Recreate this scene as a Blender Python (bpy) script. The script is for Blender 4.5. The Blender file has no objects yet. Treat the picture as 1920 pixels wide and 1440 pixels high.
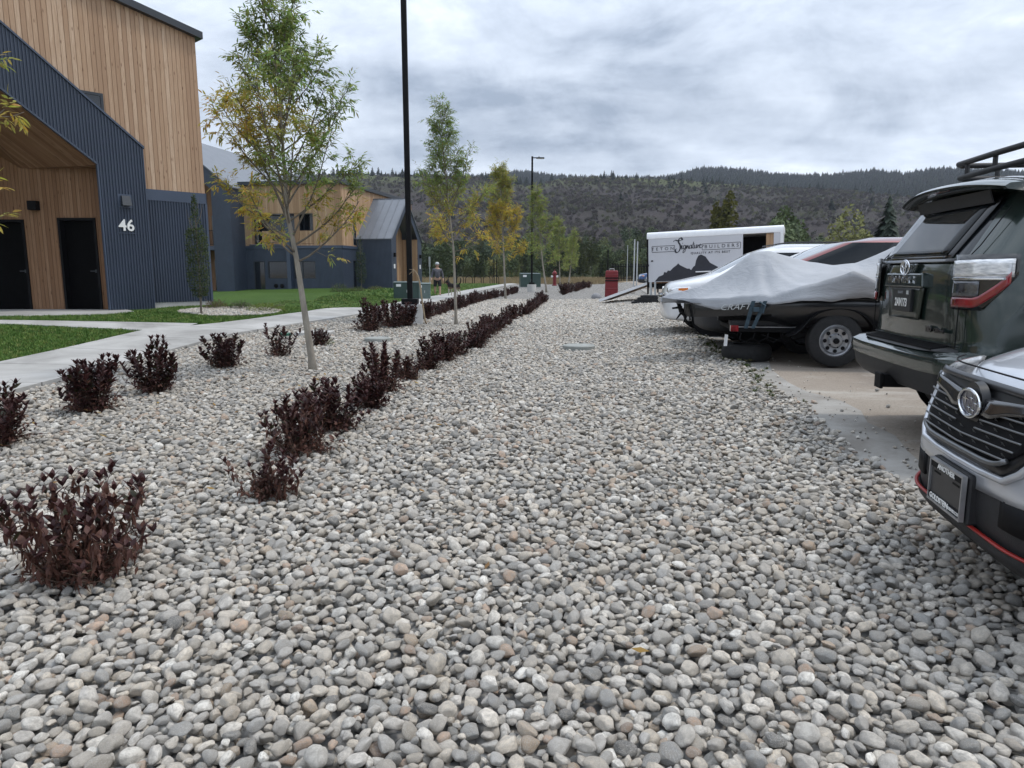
import bpy, bmesh, math, random
import numpy as np
from mathutils import Vector, Matrix, noise as mn
S = bpy.context.scene
COL = S.collection
R = math.radians
# ---------------- camera ----------------
PITCH = math.atan(210/1330)
cam = bpy.data.cameras.new('camera'); camo = bpy.data.objects.new('camera', cam); COL.objects.link(camo)
cam.sensor_width = 36; cam.lens = 36*1330/1920; cam.clip_start = .05; cam.clip_end = 6000
camo.location = (0, 0, 1.3); camo.rotation_euler = (math.pi/2-PITCH, 0, 0)
S.camera = camo
# ---------------- world: overcast cloud deck over a physical sky ----------------
SUN_EL, SUN_AZ = R(60), R(80)     # azimuth clockwise from +Y
w = bpy.data.worlds.new('World'); S.world = w; w.use_nodes = True
nt = w.node_tree; N = nt.nodes; L = nt.links; N.clear()
def nd(t, **k):
    n = N.new(t)
    for a, b in k.items(): setattr(n, a, b)
    return n
out = nd('ShaderNodeOutputWorld'); bg = nd('ShaderNodeBackground')
sky = nd('ShaderNodeTexSky', sky_type='NISHITA'); sky.sun_disc = False; sky.sun_elevation = SUN_EL; sky.sun_rotation = SUN_AZ
tc = nd('ShaderNodeTexCoord'); sep = nd('ShaderNodeSeparateXYZ'); L.new(tc.outputs['Generated'], sep.inputs[0])
def M(op, a, b=None, c=None, clamp=False):
    n = nd('ShaderNodeMath', operation=op); n.use_clamp = clamp
    for i, v in enumerate((a, b, c)):
        if v is None: continue
        if isinstance(v, (int, float)): n.inputs[i].default_value = v
        else: L.new(v, n.inputs[i])
    return n.outputs[0]
zc = M('ADD', M('MAXIMUM', sep.outputs[2], 0.0), .13)
cmb = nd('ShaderNodeCombineXYZ'); L.new(M('DIVIDE', sep.outputs[0], zc), cmb.inputs[0]); L.new(M('DIVIDE', sep.outputs[1], zc), cmb.inputs[1])
def noise_w(scale, det, rough, dist, off):
    mp = nd('ShaderNodeMapping'); mp.inputs['Location'].default_value = off; mp.inputs['Scale'].default_value = (.8, 1.1, 1)
    L.new(cmb.outputs[0], mp.inputs[0])
    n = nd('ShaderNodeTexNoise'); n.inputs['Scale'].default_value = scale; n.inputs['Detail'].default_value = det
    n.inputs['Roughness'].default_value = rough; n.inputs['Distortion'].default_value = dist
    L.new(mp.outputs[0], n.inputs['Vector']); return n.outputs[0]
nz = M('ADD', M('MULTIPLY', noise_w(.75, 9, .5, .2, (3.1, 1.7, 0)), .40), M('MULTIPLY', noise_w(2.3, 9, .54, .15, (7.3, 2.2, 3)), .24))
gn = nd('ShaderNodeTexNoise'); gm = nd('ShaderNodeMapping'); gm.inputs['Scale'].default_value = (1, 1, 1.9); gm.inputs['Location'].default_value = (.3, 2.2, .9); L.new(tc.outputs['Generated'], gm.inputs[0]); L.new(gm.outputs[0], gn.inputs['Vector'])
gn.inputs['Scale'].default_value = 5.5; gn.inputs['Detail'].default_value = 10; gn.inputs['Roughness'].default_value = .64; gn.inputs['Distortion'].default_value = .3
nz = M('ADD', nz, M('MULTIPLY', gn.outputs[0], .36))
cr = nd('ShaderNodeValToRGB'); L.new(nz, cr.inputs[0])
e = cr.color_ramp.elements
e[0].position = .39; e[0].color = (.24, .29, .37, 1); e[1].position = .61; e[1].color = (.74, .79, .87, 1)
m = cr.color_ramp.elements.new(.46); m.color = (.40, .455, .54, 1)
m = cr.color_ramp.elements.new(.54); m.color = (.55, .61, .70, 1)
# a cloud deck is brighter overhead (seen thin) and has a bright band low over the ridge
zen = M('ADD', 1.0, M('MULTIPLY', M('SMOOTH_MIN', M('MAXIMUM', sep.outputs[2], 0.0), 1.0, .1), 1.35))
lowb = M('MULTIPLY', M('SUBTRACT', 1.0, M('MULTIPLY', M('ABSOLUTE', M('SUBTRACT', sep.outputs[2], .135)), 14.0, clamp=True)), .28)
sidx = M('MULTIPLY', M('ADD', sep.outputs[0], .25, clamp=True), 1.0)
br = M('ADD', zen, M('MULTIPLY', lowb, sidx))
mul = nd('ShaderNodeVectorMath', operation='SCALE'); L.new(cr.outputs[0], mul.inputs[0]); L.new(br, mul.inputs['Scale'])
sk = nd('ShaderNodeVectorMath', operation='SCALE'); L.new(sky.outputs[0], sk.inputs[0]); sk.inputs['Scale'].default_value = .1
mx = nd('ShaderNodeMix', data_type='RGBA'); mx.inputs['Factor'].default_value = .93
L.new(sk.outputs[0], mx.inputs['A']); L.new(mul.outputs[0], mx.inputs['B'])
L.new(mx.outputs['Result'], bg.inputs[0]); bg.inputs[1].default_value = 1.0
L.new(bg.outputs[0], out.inputs[0])
sl = bpy.data.lights.new('sun', 'SUN'); so = bpy.data.objects.new('sun', sl); COL.objects.link(so)
sl.energy = 1.5; sl.angle = R(10); sl.color = (1, .93, .83)
sd = Vector((math.sin(SUN_AZ)*math.cos(SUN_EL), math.cos(SUN_AZ)*math.cos(SUN_EL), math.sin(SUN_EL)))
so.rotation_euler = sd.to_track_quat('Z', 'Y').to_euler()
vs = S.view_settings; vs.view_transform = 'Standard'; vs.look = 'None'; vs.gamma = 1; vs.exposure = .30; vs.use_curve_mapping = False
S.cycles.max_bounces = 5; S.cycles.diffuse_bounces = 2; S.cycles.glossy_bounces = 3

# ---------------- terrain height ----------------
A7 = math.tan(R(7.5))
def sm(t):
    t = np.clip(t, 0, 1); return t*t*(3-2*t)
def zt(x, y):
    x = np.asarray(x, float); y = np.asarray(y, float)
    c = x-A7*y
    r = .012*np.clip(y-4, 0, 16)*sm((c+1)/3)
    ax, ay, dx, dy = -14., 12.4, 5.93, 6.7
    t = np.clip(((x-ax)*dx+(y-ay)*dy)/(dx*dx+dy*dy), 0, 1)
    d = np.hypot(x-ax-t*dx, y-ay-t*dy)
    return r+.35*sm(1-d/8)
def Z(x, y): return float(zt(x, y))

# ---------------- materials ----------------
def mat(name, col, rough=.6, metal=0, var=.12, scale=6, bump=0, bscale=60, coat=0, spec=.5, col2=None, coords='Object', detail=6, emis=None, stretch=None):
    m = bpy.data.materials.new(name); m.use_nodes = True; t = m.node_tree; n = t.nodes; l = t.links
    b = n['Principled BSDF']; b.inputs['Roughness'].default_value = rough; b.inputs['Metallic'].default_value = metal
    b.inputs['Coat Weight'].default_value = coat; b.inputs['Coat Roughness'].default_value = .05; b.inputs['Specular IOR Level'].default_value = spec
    tc = n.new('ShaderNodeTexCoord'); src = tc.outputs[coords]
    if stretch:
        mp = n.new('ShaderNodeMapping'); mp.inputs['Scale'].default_value = stretch; l.new(src, mp.inputs[0]); src = mp.outputs[0]
    nz = n.new('ShaderNodeTexNoise'); nz.inputs['Scale'].default_value = scale; nz.inputs['Detail'].default_value = detail; nz.inputs['Roughness'].default_value = .6
    l.new(src, nz.inputs['Vector'])
    r = n.new('ShaderNodeValToRGB'); l.new(nz.outputs[0], r.inputs[0])
    c2 = col2 if col2 else tuple(min(1, c*(1+var)) for c in col)
    c1 = tuple(c*(1-var) for c in col) if not col2 else col
    r.color_ramp.elements[0].position = .32; r.color_ramp.elements[1].position = .68
    r.color_ramp.elements[0].color = (*c1, 1); r.color_ramp.elements[1].color = (*c2, 1)
    l.new(r.outputs[0], b.inputs['Base Color'])
    if bump:
        nb = n.new('ShaderNodeTexNoise'); nb.inputs['Scale'].default_value = bscale; nb.inputs['Detail'].default_value = 4
        l.new(src, nb.inputs['Vector'])
        bp = n.new('ShaderNodeBump'); bp.inputs['Strength'].default_value = bump; bp.inputs['Distance'].default_value = .02
        l.new(nb.outputs[0], bp.inputs['Height']); l.new(bp.outputs[0], b.inputs['Normal'])
    if emis:
        b.inputs['Emission Color'].default_value = (*emis, 1); b.inputs['Emission Strength'].default_value = 1
    return m
class NT:
    def __init__(s, name, rough=.7, spec=.3):
        s.m = bpy.data.materials.new(name); s.m.use_nodes = True; s.t = s.m.node_tree; s.b = s.t.nodes['Principled BSDF']
        s.b.inputs['Roughness'].default_value = rough; s.b.inputs['Specular IOR Level'].default_value = spec
        s.tc = s.t.nodes.new('ShaderNodeTexCoord')
    def n(s, ty, **k):
        x = s.t.nodes.new(ty)
        for a, b in k.items(): setattr(x, a, b)
        return x
    def set(s, inp, v):
        if isinstance(v, (int, float)): inp.default_value = v
        elif isinstance(v, tuple): inp.default_value = v if len(v) != 3 or inp.type != 'RGBA' else (*v, 1)
        else: s.t.links.new(v, inp)
    def math(s, op, *a, clamp=False):
        x = s.n('ShaderNodeMath', operation=op); x.use_clamp = clamp
        for i, v in enumerate(a): s.set(x.inputs[i], v)
        return x.outputs[0]
    def noise(s, vec, scale, det=5, rough=.55, dist=0):
        x = s.n('ShaderNodeTexNoise'); s.set(x.inputs['Vector'], vec); s.set(x.inputs['Scale'], scale); s.set(x.inputs['Detail'], det)
        s.set(x.inputs['Roughness'], rough); s.set(x.inputs['Distortion'], dist); return x.outputs[0]
    def ramp(s, f, stops):
        x = s.n('ShaderNodeValToRGB'); s.set(x.inputs[0], f); el = x.color_ramp.elements
        while len(el) < len(stops): el.new(.5)
        for e_, (p, c) in zip(el, stops): e_.position = p; e_.color = (*c, 1) if len(c) == 3 else c
        return x.outputs[0]
    def mix(s, f, a, b, blend='MIX'):
        x = s.n('ShaderNodeMix', data_type='RGBA', blend_type=blend); s.set(x.inputs['Factor'], f); s.set(x.inputs['A'], a); s.set(x.inputs['B'], b)
        return x.outputs['Result']
    def mapv(s, vec, scale=(1, 1, 1), loc=(0, 0, 0), rot=(0, 0, 0)):
        x = s.n('ShaderNodeMapping'); s.set(x.inputs[0], vec); x.inputs['Scale'].default_value = scale; x.inputs['Location'].default_value = loc; x.inputs['Rotation'].default_value = rot
        return x.outputs[0]
    def bump(s, h, st=.5, dist=.01):
        x = s.n('ShaderNodeBump'); s.set(x.inputs['Height'], h); x.inputs['Strength'].default_value = st; x.inputs['Distance'].default_value = dist
        s.t.links.new(x.outputs[0], s.b.inputs['Normal'])
    def col(s, c): s.set(s.b.inputs['Base Color'], c)

def wood_mat(name, pitch, tint=(1, 1, 1), mode='sum'):
    k = NT(name, .62, .25); sp = k.n('ShaderNodeSeparateXYZ'); k.set(sp.inputs[0], k.tc.outputs['Object'])
    src = {'sum': lambda: k.math('ADD', sp.outputs[0], sp.outputs[1]), 'dif': lambda: k.math('SUBTRACT', sp.outputs[0], sp.outputs[1]), 'y': lambda: k.math('MULTIPLY', sp.outputs[1], 1.0)}[mode]()
    u = k.math('DIVIDE', src, pitch)
    bi = k.math('FLOOR', u); fr = k.math('FRACT', u)
    wn = k.n('ShaderNodeTexWhiteNoise', noise_dimensions='1D'); k.set(wn.inputs['W'], bi)
    # board ends: a joint every few metres, different per board
    cb = k.n('ShaderNodeCombineXYZ'); k.set(cb.inputs[0], k.math('MULTIPLY', u, pitch*9)); k.set(cb.inputs[1], k.math('MULTIPLY', bi, 7.3)); k.set(cb.inputs[2], k.math('MULTIPLY', sp.outputs[2], .55))
    g = k.noise(cb.outputs[0], 3.2, 8, .65, 1.2)
    cb2 = k.n('ShaderNodeCombineXYZ'); k.set(cb2.inputs[0], k.math('MULTIPLY', u, 30*pitch)); k.set(cb2.inputs[1], k.math('MULTIPLY', bi, 3.1)); k.set(cb2.inputs[2], k.math('MULTIPLY', sp.outputs[2], .8))
    fg = k.noise(cb2.outputs[0], 4, 6, .7)
    t = tint
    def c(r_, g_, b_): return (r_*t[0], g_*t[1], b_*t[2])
    base = k.ramp(wn.outputs[0], [(0, c(.31, .20, .125)), (.35, c(.43, .295, .19)), (.7, c(.50, .36, .245)), (1, c(.62, .48, .35))])
    c1 = k.mix(k.ramp(g, [(.35, (0, 0, 0)), (.7, (.75, .75, .75))]), base, c(.27, .15, .08))
    c2 = k.mix(k.math('MULTIPLY', fg, .4), c1, c(.62, .46, .32))
    # knots
    vo = k.n('ShaderNodeTexVoronoi'); cb3 = k.n('ShaderNodeCombineXYZ'); k.set(cb3.inputs[0], k.math('MULTIPLY', u, 1.0)); k.set(cb3.inputs[1], k.math('MULTIPLY', bi, 11.7)); k.set(cb3.inputs[2], k.math('MULTIPLY', sp.outputs[2], 2.6))
    k.set(vo.inputs['Vector'], cb3.outputs[0]); vo.inputs['Scale'].default_value = 1.0
    kn = k.math('SUBTRACT', 1.0, k.math('MULTIPLY', k.math('SUBTRACT', vo.outputs['Distance'], .07), 13.0, clamp=True))
    c3 = k.mix(k.math('MULTIPLY', kn, .75), c2, c(.12, .055, .03))
    edge = k.math('SUBTRACT', 1.0, k.math('MULTIPLY', k.math('MINIMUM', fr, k.math('SUBTRACT', 1.0, fr)), 14.0, clamp=True))
    c4 = k.mix(k.math('MULTIPLY', edge, .55), c3, c(.12, .07, .04))
    k.col(c4)
    k.bump(k.math('SUBTRACT', k.math('MULTIPLY', fg, .25), edge), .9, .012)
    return k.m
def rib_mat(name, col, pitch):
    k = NT(name, .42, .4); sp = k.n('ShaderNodeSeparateXYZ'); k.set(sp.inputs[0], k.tc.outputs['Object'])
    u = k.math('DIVIDE', k.math('ADD', sp.outputs[0], sp.outputs[1]), pitch); fr = k.math('FRACT', u)
    tri = k.math('MULTIPLY', k.math('SUBTRACT', k.math('ABSOLUTE', k.math('SUBTRACT', fr, .5)), .15), 6.0, clamp=True)
    nz = k.noise(k.tc.outputs['Object'], 1.3, 6, .6)
    k.col(k.ramp(nz, [(.3, tuple(c*.85 for c in col)), (.7, tuple(c*1.12 for c in col))]))
    k.bump(tri, .8, .02); return k.m
MT = {}
MT['wood'] = wood_mat('cedar_siding', .105, (.97, .95, .95))
MT['wood_in'] = wood_mat('cedar_boards_shade_tint', .13, (.50, .40, .33), 'dif')  # same cedar, tint darkened to paint in the shade of a recess
MT['soffit'] = wood_mat('cedar_soffit_shade_tint', .085, (.50, .40, .33), 'y')  # soffit shade is put into this darker tint too
MT['wood_b'] = wood_mat('cedar_siding_far', .14, (.92, .86, .78))
MT['metal'] = mat('blue_steel_cladding', (.044, .058, .087), .42, var=.1, scale=.8, spec=.45, bump=.05, bscale=3)
MT['metal_b'] = rib_mat('blue_panel_cladding', (.041, .055, .083), .09)
MT['band'] = mat('blue_flashing', (.050, .068, .105), .38, var=.08, scale=1.2)
MT['fascia'] = mat('dark_roof_edge', (.028, .034, .042), .45, var=.15, scale=2)
MT['roof'] = mat('grey_standing_seam', (.145, .16, .185), .42, var=.08, scale=1.5)
MT['black'] = mat('black_paint', (.006, .006, .007), .6, var=.3, scale=4, spec=.15)
MT['blackpl'] = mat('black_textured_plastic', (.018, .018, .020), .62, var=.2, scale=30, bump=.15, bscale=220)
MT['gloss'] = mat('gloss_black_trim', (.008, .008, .010), .12, var=.2, coat=.6)
MT['rubber'] = mat('tyre_rubber', (.016, .016, .017), .82, var=.3, scale=20, bump=.3, bscale=90)
MT['chrome'] = mat('bright_chrome', (.72, .73, .75), .14, 1, var=.04)
MT['steel'] = mat('galvanised_steel', (.42, .43, .45), .42, .85, var=.2, scale=12)
MT['glass'] = mat('dark_window_glass', (.012, .016, .022), .06, var=.3, scale=1, spec=.8)
MT['conc'] = mat('concrete', (.36, .355, .34), .85, col2=(.50, .49, .47), scale=2.2, bump=.3, bscale=70, detail=10)
MT['white'] = mat('white_vinyl', (.78, .78, .78), .4, var=.05)
MT['green'] = mat('green_utility_paint', (.030, .060, .052), .45, var=.15, scale=2)
MT['red'] = mat('red_paint', (.17, .010, .014), .42, var=.2, scale=5)

# ---------------- mesh helpers ----------------
class MB:
    def __init__(s): s.v = []; s.f = []; s.mi = []; s.cm = 0
    def add(s, vs, fs):
        o = len(s.v); s.v += [tuple(map(float, p)) for p in vs]; s.f += [tuple(o+i for i in f) for f in fs]; s.mi += [s.cm]*len(fs); return s
    def box(s, a, b, mtx=None):
        x0, y0, z0 = a; x1, y1, z1 = b
        vs = [(x, y, z) for z in (z0, z1) for x, y in ((x0, y0), (x1, y0), (x1, y1), (x0, y1))]
        if mtx is not None: vs = [tuple(mtx@Vector(p)) for p in vs]
        return s.add(vs, [(3, 2, 1, 0), (4, 5, 6, 7), (0, 1, 5, 4), (1, 2, 6, 5), (2, 3, 7, 6), (3, 0, 4, 7)])
    def tube(s, pts, rad, n=8, cap=True, closed=False):
        pts = [Vector(p) for p in pts]; m_ = len(pts)
        rad = rad if isinstance(rad, (list, tuple)) else [rad]*m_
        vs = []; up = None
        for i, p in enumerate(pts):
            if closed: d = (pts[(i+1) % m_]-pts[i-1]).normalized()
            else: d = (pts[min(i+1, m_-1)]-pts[max(i-1, 0)]).normalized()
            if up is None: up = Vector((0, 0, 1)) if abs(d.z) < .9 else Vector((1, 0, 0))
            a = d.cross(up).normalized(); b = a.cross(d).normalized(); up = b
            for k in range(n):
                t = 2*math.pi*k/n; vs.append(p+(a*math.cos(t)+b*math.sin(t))*rad[i])
        fs = []
        for i in range(m_ if closed else m_-1):
            j = (i+1) % m_
            for k in range(n): fs.append((i*n+k, i*n+(k+1) % n, j*n+(k+1) % n, j*n+k))
        if cap and not closed: fs += [tuple(range(n))[::-1], tuple((m_-1)*n+k for k in range(n))]
        return s.add(vs, fs)
    def lathe(s, prof, c=(0, 0, 0), axis='z', n=24):
        vs = []; fs = []
        for r, h in prof:
            for k in range(n):
                t = 2*math.pi*k/n; x, y = r*math.cos(t), r*math.sin(t)
                p = (x, y, h) if axis == 'z' else ((x, h, y) if axis == 'y' else (h, x, y))
                vs.append((p[0]+c[0], p[1]+c[1], p[2]+c[2]))
        for i in range(len(prof)-1):
            for k in range(n): fs.append((i*n+k, i*n+(k+1) % n, (i+1)*n+(k+1) % n, (i+1)*n+k))
        return s.add(vs, fs)
    def prism(s, poly, off):       # poly: 3-D points in a plane; off: extrusion vector
        n = len(poly); off = Vector(off); vs = [Vector(p) for p in poly]+[Vector(p)+off for p in poly]
        return s.add(vs, [tuple(range(n))[::-1], tuple(range(n, 2*n))]+[(i, (i+1) % n, n+(i+1) % n, n+i) for i in range(n)])
    def grid(s, fn, us, vs_, close_u=False):
        nu, nv = len(us), len(vs_)
        vs = [fn(u, v) for u in us for v in vs_]; fs = []
        for i in range(nu-1+(1 if close_u else 0)):
            i2 = (i+1) % nu
            for j in range(nv-1): fs.append((i*nv+j, i2*nv+j, i2*nv+j+1, i*nv+j+1))
        return s.add(vs, fs)
    def build(s, name, m_, parent=None, smooth=False, loc=None, rotz=None, sharp=None, solid=0, subsurf=0, bevel=0, fixn=True):
        me = bpy.data.meshes.new(name); me.from_pydata(s.v, [], s.f); me.update()
        if fixn:
            bm = bmesh.new(); bm.from_mesh(me); bmesh.ops.recalc_face_normals(bm, faces=bm.faces); bm.to_mesh(me); bm.free()
        ms = m_ if isinstance(m_, (list, tuple)) else [m_]
        for x in ms: me.materials.append(x)
        if len(ms) > 1: me.polygons.foreach_set('material_index', s.mi)
        if smooth: me.polygons.foreach_set('use_smooth', [True]*len(me.polygons))
        if smooth and sharp: me.set_sharp_from_angle(angle=R(sharp))
        o = bpy.data.objects.new(name, me); COL.objects.link(o)
        if parent: o.parent = parent
        if loc: o.location = loc
        if rotz is not None: o.rotation_euler = (0, 0, rotz)
        if solid:
            q = o.modifiers.new('solid', 'SOLIDIFY'); q.thickness = solid; q.offset = -1
        if bevel:
            q = o.modifiers.new('bevel', 'BEVEL'); q.width = bevel; q.segments = 2; q.limit_method = 'ANGLE'
        if subsurf:
            q = o.modifiers.new('sub', 'SUBSURF'); q.levels = q.render_levels = subsurf
        return o
def tag(o, label=None, cat=None, group=None, kind=None):
    for k_, v_ in (('label', label), ('category', cat), ('group', group), ('kind', kind)):
        if v_: o[k_] = v_
    return o
def thing(name, loc, rotz, label, cat, group=None):
    o = bpy.data.objects.new(name, None); COL.objects.link(o); o.location = loc; o.rotation_euler = (0, 0, rotz); o.empty_display_size = .3
    return tag(o, label, cat, group)
def dup(o, loc=None, rotz=None, scale=None, label=None):
    def cp(a, par):
        c = a.copy(); COL.objects.link(c); c.parent = par
        for ch in [x for x in a.children]: cp(ch, c)
        return c
    r = cp(o, None)
    if loc: r.location = loc
    if rotz is not None: r.rotation_euler = (0, 0, rotz)
    if scale: r.scale = scale if isinstance(scale, tuple) else (scale,)*3
    if label: r['label'] = label
    return r
def text_mesh(txt, size, m_, name, parent, mtx, ext=.003, shear=0, sx=1, bold=0, space=1):
    cu = bpy.data.curves.new('t', 'FONT'); cu.body = txt; cu.size = size; cu.extrude = ext; cu.align_x = 'CENTER'; cu.align_y = 'CENTER'; cu.shear = shear; cu.offset = bold
    cu.space_character = space; cu.resolution_u = 3
    to = bpy.data.objects.new('t', cu); COL.objects.link(to)
    dg = bpy.context.evaluated_depsgraph_get(); me = bpy.data.meshes.new_from_object(to.evaluated_get(dg)); bpy.data.objects.remove(to)
    me.transform(Matrix.Diagonal((sx, 1, 1, 1))); me.materials.clear(); me.materials.append(m_)
    me.name = name; o = bpy.data.objects.new(name, me); COL.objects.link(o); o.parent = parent; me.transform(mtx); return o
def frame(origin, xdir, updir):    # matrix taking text plane (x right, y up, z out) to a face
    x = Vector(xdir).normalized(); y = Vector(updir).normalized(); z = x.cross(y).normalized(); y = z.cross(x)
    return Matrix(((x.x, y.x, z.x, origin[0]), (x.y, y.y, z.y, origin[1]), (x.z, y.z, z.z, origin[2]), (0, 0, 0, 1)))
def scatter(name, pts, rot, scl, idx, variants, kind='stuff', label=None, cat=None, m_=None):
    me = bpy.data.meshes.new(name+'_points'); me.vertices.add(len(pts)); me.vertices.foreach_set('co', np.asarray(pts, np.float32).ravel())
    a = me.attributes.new('rot', 'FLOAT_VECTOR', 'POINT'); a.data.foreach_set('vector', np.asarray(rot, np.float32).ravel())
    a = me.attributes.new('scl', 'FLOAT_VECTOR', 'POINT'); a.data.foreach_set('vector', np.asarray(scl, np.float32).ravel())
    a = me.attributes.new('idx', 'INT', 'POINT'); a.data.foreach_set('value', np.asarray(idx, np.int32))
    o = bpy.data.objects.new(name, me); COL.objects.link(o); tag(o, label, cat, None, kind)
    vc = bpy.data.collections.new(name+'_variants')
    for i, v in enumerate(variants):
        vo = bpy.data.objects.new('%s_variant_%02d' % (name, i), v); vc.objects.link(vo)
    g = bpy.data.node_groups.new(name+'_scatter', 'GeometryNodeTree')
    g.interface.new_socket('Geometry', in_out='INPUT', socket_type='NodeSocketGeometry'); g.interface.new_socket('Geometry', in_out='OUTPUT', socket_type='NodeSocketGeometry')
    gi = g.nodes.new('NodeGroupInput'); go = g.nodes.new('NodeGroupOutput'); iop = g.nodes.new('GeometryNodeInstanceOnPoints')
    ci = g.nodes.new('GeometryNodeCollectionInfo'); ci.inputs['Collection'].default_value = vc; ci.inputs['Separate Children'].default_value = True; ci.inputs['Reset Children'].default_value = True
    def na(nm, ty):
        q = g.nodes.new('GeometryNodeInputNamedAttribute'); q.data_type = ty; q.inputs['Name'].default_value = nm; return q.outputs['Attribute']
    l = g.links; m2p = g.nodes.new('GeometryNodeMeshToPoints')
    l.new(gi.outputs[0], m2p.inputs[0]); l.new(m2p.outputs[0], iop.inputs['Points']); l.new(ci.outputs[0], iop.inputs['Instance']); iop.inputs['Pick Instance'].default_value = True
    l.new(na('idx', 'INT'), iop.inputs['Instance Index']); e2r = g.nodes.new('FunctionNodeEulerToRotation'); l.new(na('rot', 'FLOAT_VECTOR'), e2r.inputs[0]); l.new(e2r.outputs[0], iop.inputs['Rotation'])
    l.new(na('scl', 'FLOAT_VECTOR'), iop.inputs['Scale']); l.new(iop.outputs[0], go.inputs[0])
    md = o.modifiers.new('scatter', 'NODES'); md.node_group = g
    return o
def in_view(x, y, margin=1.0, ymin=.6):    # keeps what the photo (and a step to the side) can see
    return (y > ymin) & (np.abs(x) < .74*(y+1.0)+margin)
# ================= ground, paths, gravel, lawn =================
SRy = [-6, 4, 7.3, 8.2, 11.7, 13.6, 15.2, 16.6, 18, 20, 28.4, 38, 50, 68, 80]; SRx = [-5.1, -5.2, -5.33, -5.39, -5.52, -5.42, -4.93, -4.45, -4.08, -3.85, -3.4, -2.95, -2.1, -.45, .8]
SLy = [-6, 6, 9.8, 13.6, 15, 16.4, 18.3, 22, 27.5, 31, 38.3, 50, 68, 80]; SLx = [-7, -7, -7.12, -7.1, -6.32, -5.79, -5.3, -5.12, -4.98, -4.7, -4.15, -3.3, -1.75, -.5]
LTy = [-8, 4.44, 5.5, 7.3, 10.6, 14.4, 21.5, 34, 90]; LTx = [1.0, 2.40, 2.55, 2.80, 3.20, 3.62, 4.7, 6.6, 14.5]
xSR = lambda y: np.interp(y, SRy, SRx); xSL = lambda y: np.interp(y, SLy, SLx)
def xLT(y): return np.interp(y, LTy, LTx)+.05*np.sin(y*2.1)+.03*np.sin(y*5.7+1)
def strip(name, xl, xr, ys, nx, off, m_, skirt=0, und=None, kind='structure'):
    b = MB(); vs = []
    us = np.linspace(0, 1, nx)
    for y in ys:
        for u in us:
            x = xl(y)*(1-u)+xr(y)*u; z = Z(x, y)+off+(und(x, y) if und else 0)
            vs.append((x, y, z))
    fs = [(i*nx+j, i*nx+j+1, (i+1)*nx+j+1, (i+1)*nx+j) for i in range(len(ys)-1) for j in range(nx-1)]
    b.add(vs, fs)
    if skirt:
        for j in (0, nx-1):
            lo = [(vs[i*nx+j][0], vs[i*nx+j][1], vs[i*nx+j][2]-skirt) for i in range(len(ys))]; up = [vs[i*nx+j] for i in range(len(ys))]
            n = len(ys); b.add(up+lo, [(i, i+1, n+i+1, n+i) for i in range(n-1)])
    o = b.build(name, m_, smooth=not skirt); return tag(o, kind=kind)
def yr(a, b, s0, g=1.04):
    o = [a]; s = s0
    while o[-1] < b: o.append(o[-1]+s); s = min(s*g, 3)
    o[-1] = b; return o
# field sheet to the foot of the hills
k = NT('dry_field', .95, .1); P_ = k.tc.outputs['Object']
n1 = k.noise(P_, .05, 8, .6); n2 = k.noise(k.mapv(P_, (1, .35, 1)), 1.2, 8, .7)
k.col(k.mix(k.math('MULTIPLY', n2, .7), k.ramp(n1, [(.4, (.19, .15, .085)), (.55, (.27, .21, .125)), (.65, (.13, .13, .06))]), (.33, .27, .18)))
k.bump(n2, .6, .1); MT['field'] = k.m
b = MB(); rs = [0, 3, 6, 10, 14, 18, 24, 32, 45, 60, 90, 130, 180, 260, 400, 700, 1200, 2500]; th = np.linspace(0, 2*math.pi, 73)[:-1]
b.grid(lambda t, r: (r*math.sin(t), r*math.cos(t), Z(r*math.sin(t), r*math.cos(t))-.10-(.004*max(0, r-400))), th, rs, close_u=True)
tag(b.build('ground', MT['field'], smooth=True), kind='structure')
# gravel bed base
k = NT('gravel_bed', .9, .2); P_ = k.tc.outputs['Object']
vo = k.n('ShaderNodeTexVoronoi'); k.set(vo.inputs['Vector'], k.mapv(P_, (1, 1, 1))); vo.inputs['Scale'].default_value = 17
cc = k.n('ShaderNodeSeparateColor'); k.set(cc.inputs[0], vo.outputs['Color'])
c = k.ramp(cc.outputs[0], [(0, (.20, .20, .20)), (.3, (.33, .325, .32)), (.6, (.47, .45, .42)), (.85, (.58, .56, .53)), (1, (.38, .31, .23))])
k.col(k.mix(k.ramp(vo.outputs['Distance'], [(.25, (0, 0, 0)), (.75, (1, 1, 1))]), c, (.10, .095, .085)))
k.bump(k.math('SUBTRACT', 1.0, vo.outputs['Distance']), 1, .05); MT['bed'] = k.m
strip('gravel_bed', lambda y: xSR(y)-.02, lambda y: xLT(y)+.06, yr(-5, 82, .5), 16, -.03, MT['bed'])
# parking ground and its concrete edge
k = NT('dusty_lot', .92, .15); P_ = k.tc.outputs['Object']
n1 = k.noise(P_, .45, 8, .6, .4); n2 = k.noise(P_, 9, 8, .7); n3 = k.noise(k.mapv(P_, (.7, 1.3, 1)), 1.3, 9, .68, 1.2)
c = k.ramp(n1, [(.35, (.205, .185, .165)), (.5, (.30, .262, .222)), (.65, (.36, .325, .28))])
n4 = k.noise(P_, 55, 6, .8); c = k.mix(k.ramp(n4, [(.5, (0, 0, 0)), (.62, (.75, .75, .75))]), c, (.15, .125, .10)); c = k.mix(k.math('MULTIPLY', n2, .6), c, (.21, .17, .135)); c = k.mix(k.ramp(n3, [(.52, (0, 0, 0)), (.68, (.6, .6, .6))]), c, (.43, .41, .37))
k.col(c); k.bump(n2, .7, .012); MT['lot'] = k.m
strip('parking_lot', lambda y: xLT(y), lambda y: 60+0*y, yr(-9, 88, .6), 40, -.012, MT['lot'])
k = NT('edge_concrete', .9, .2); P_ = k.tc.outputs['Object']
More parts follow.
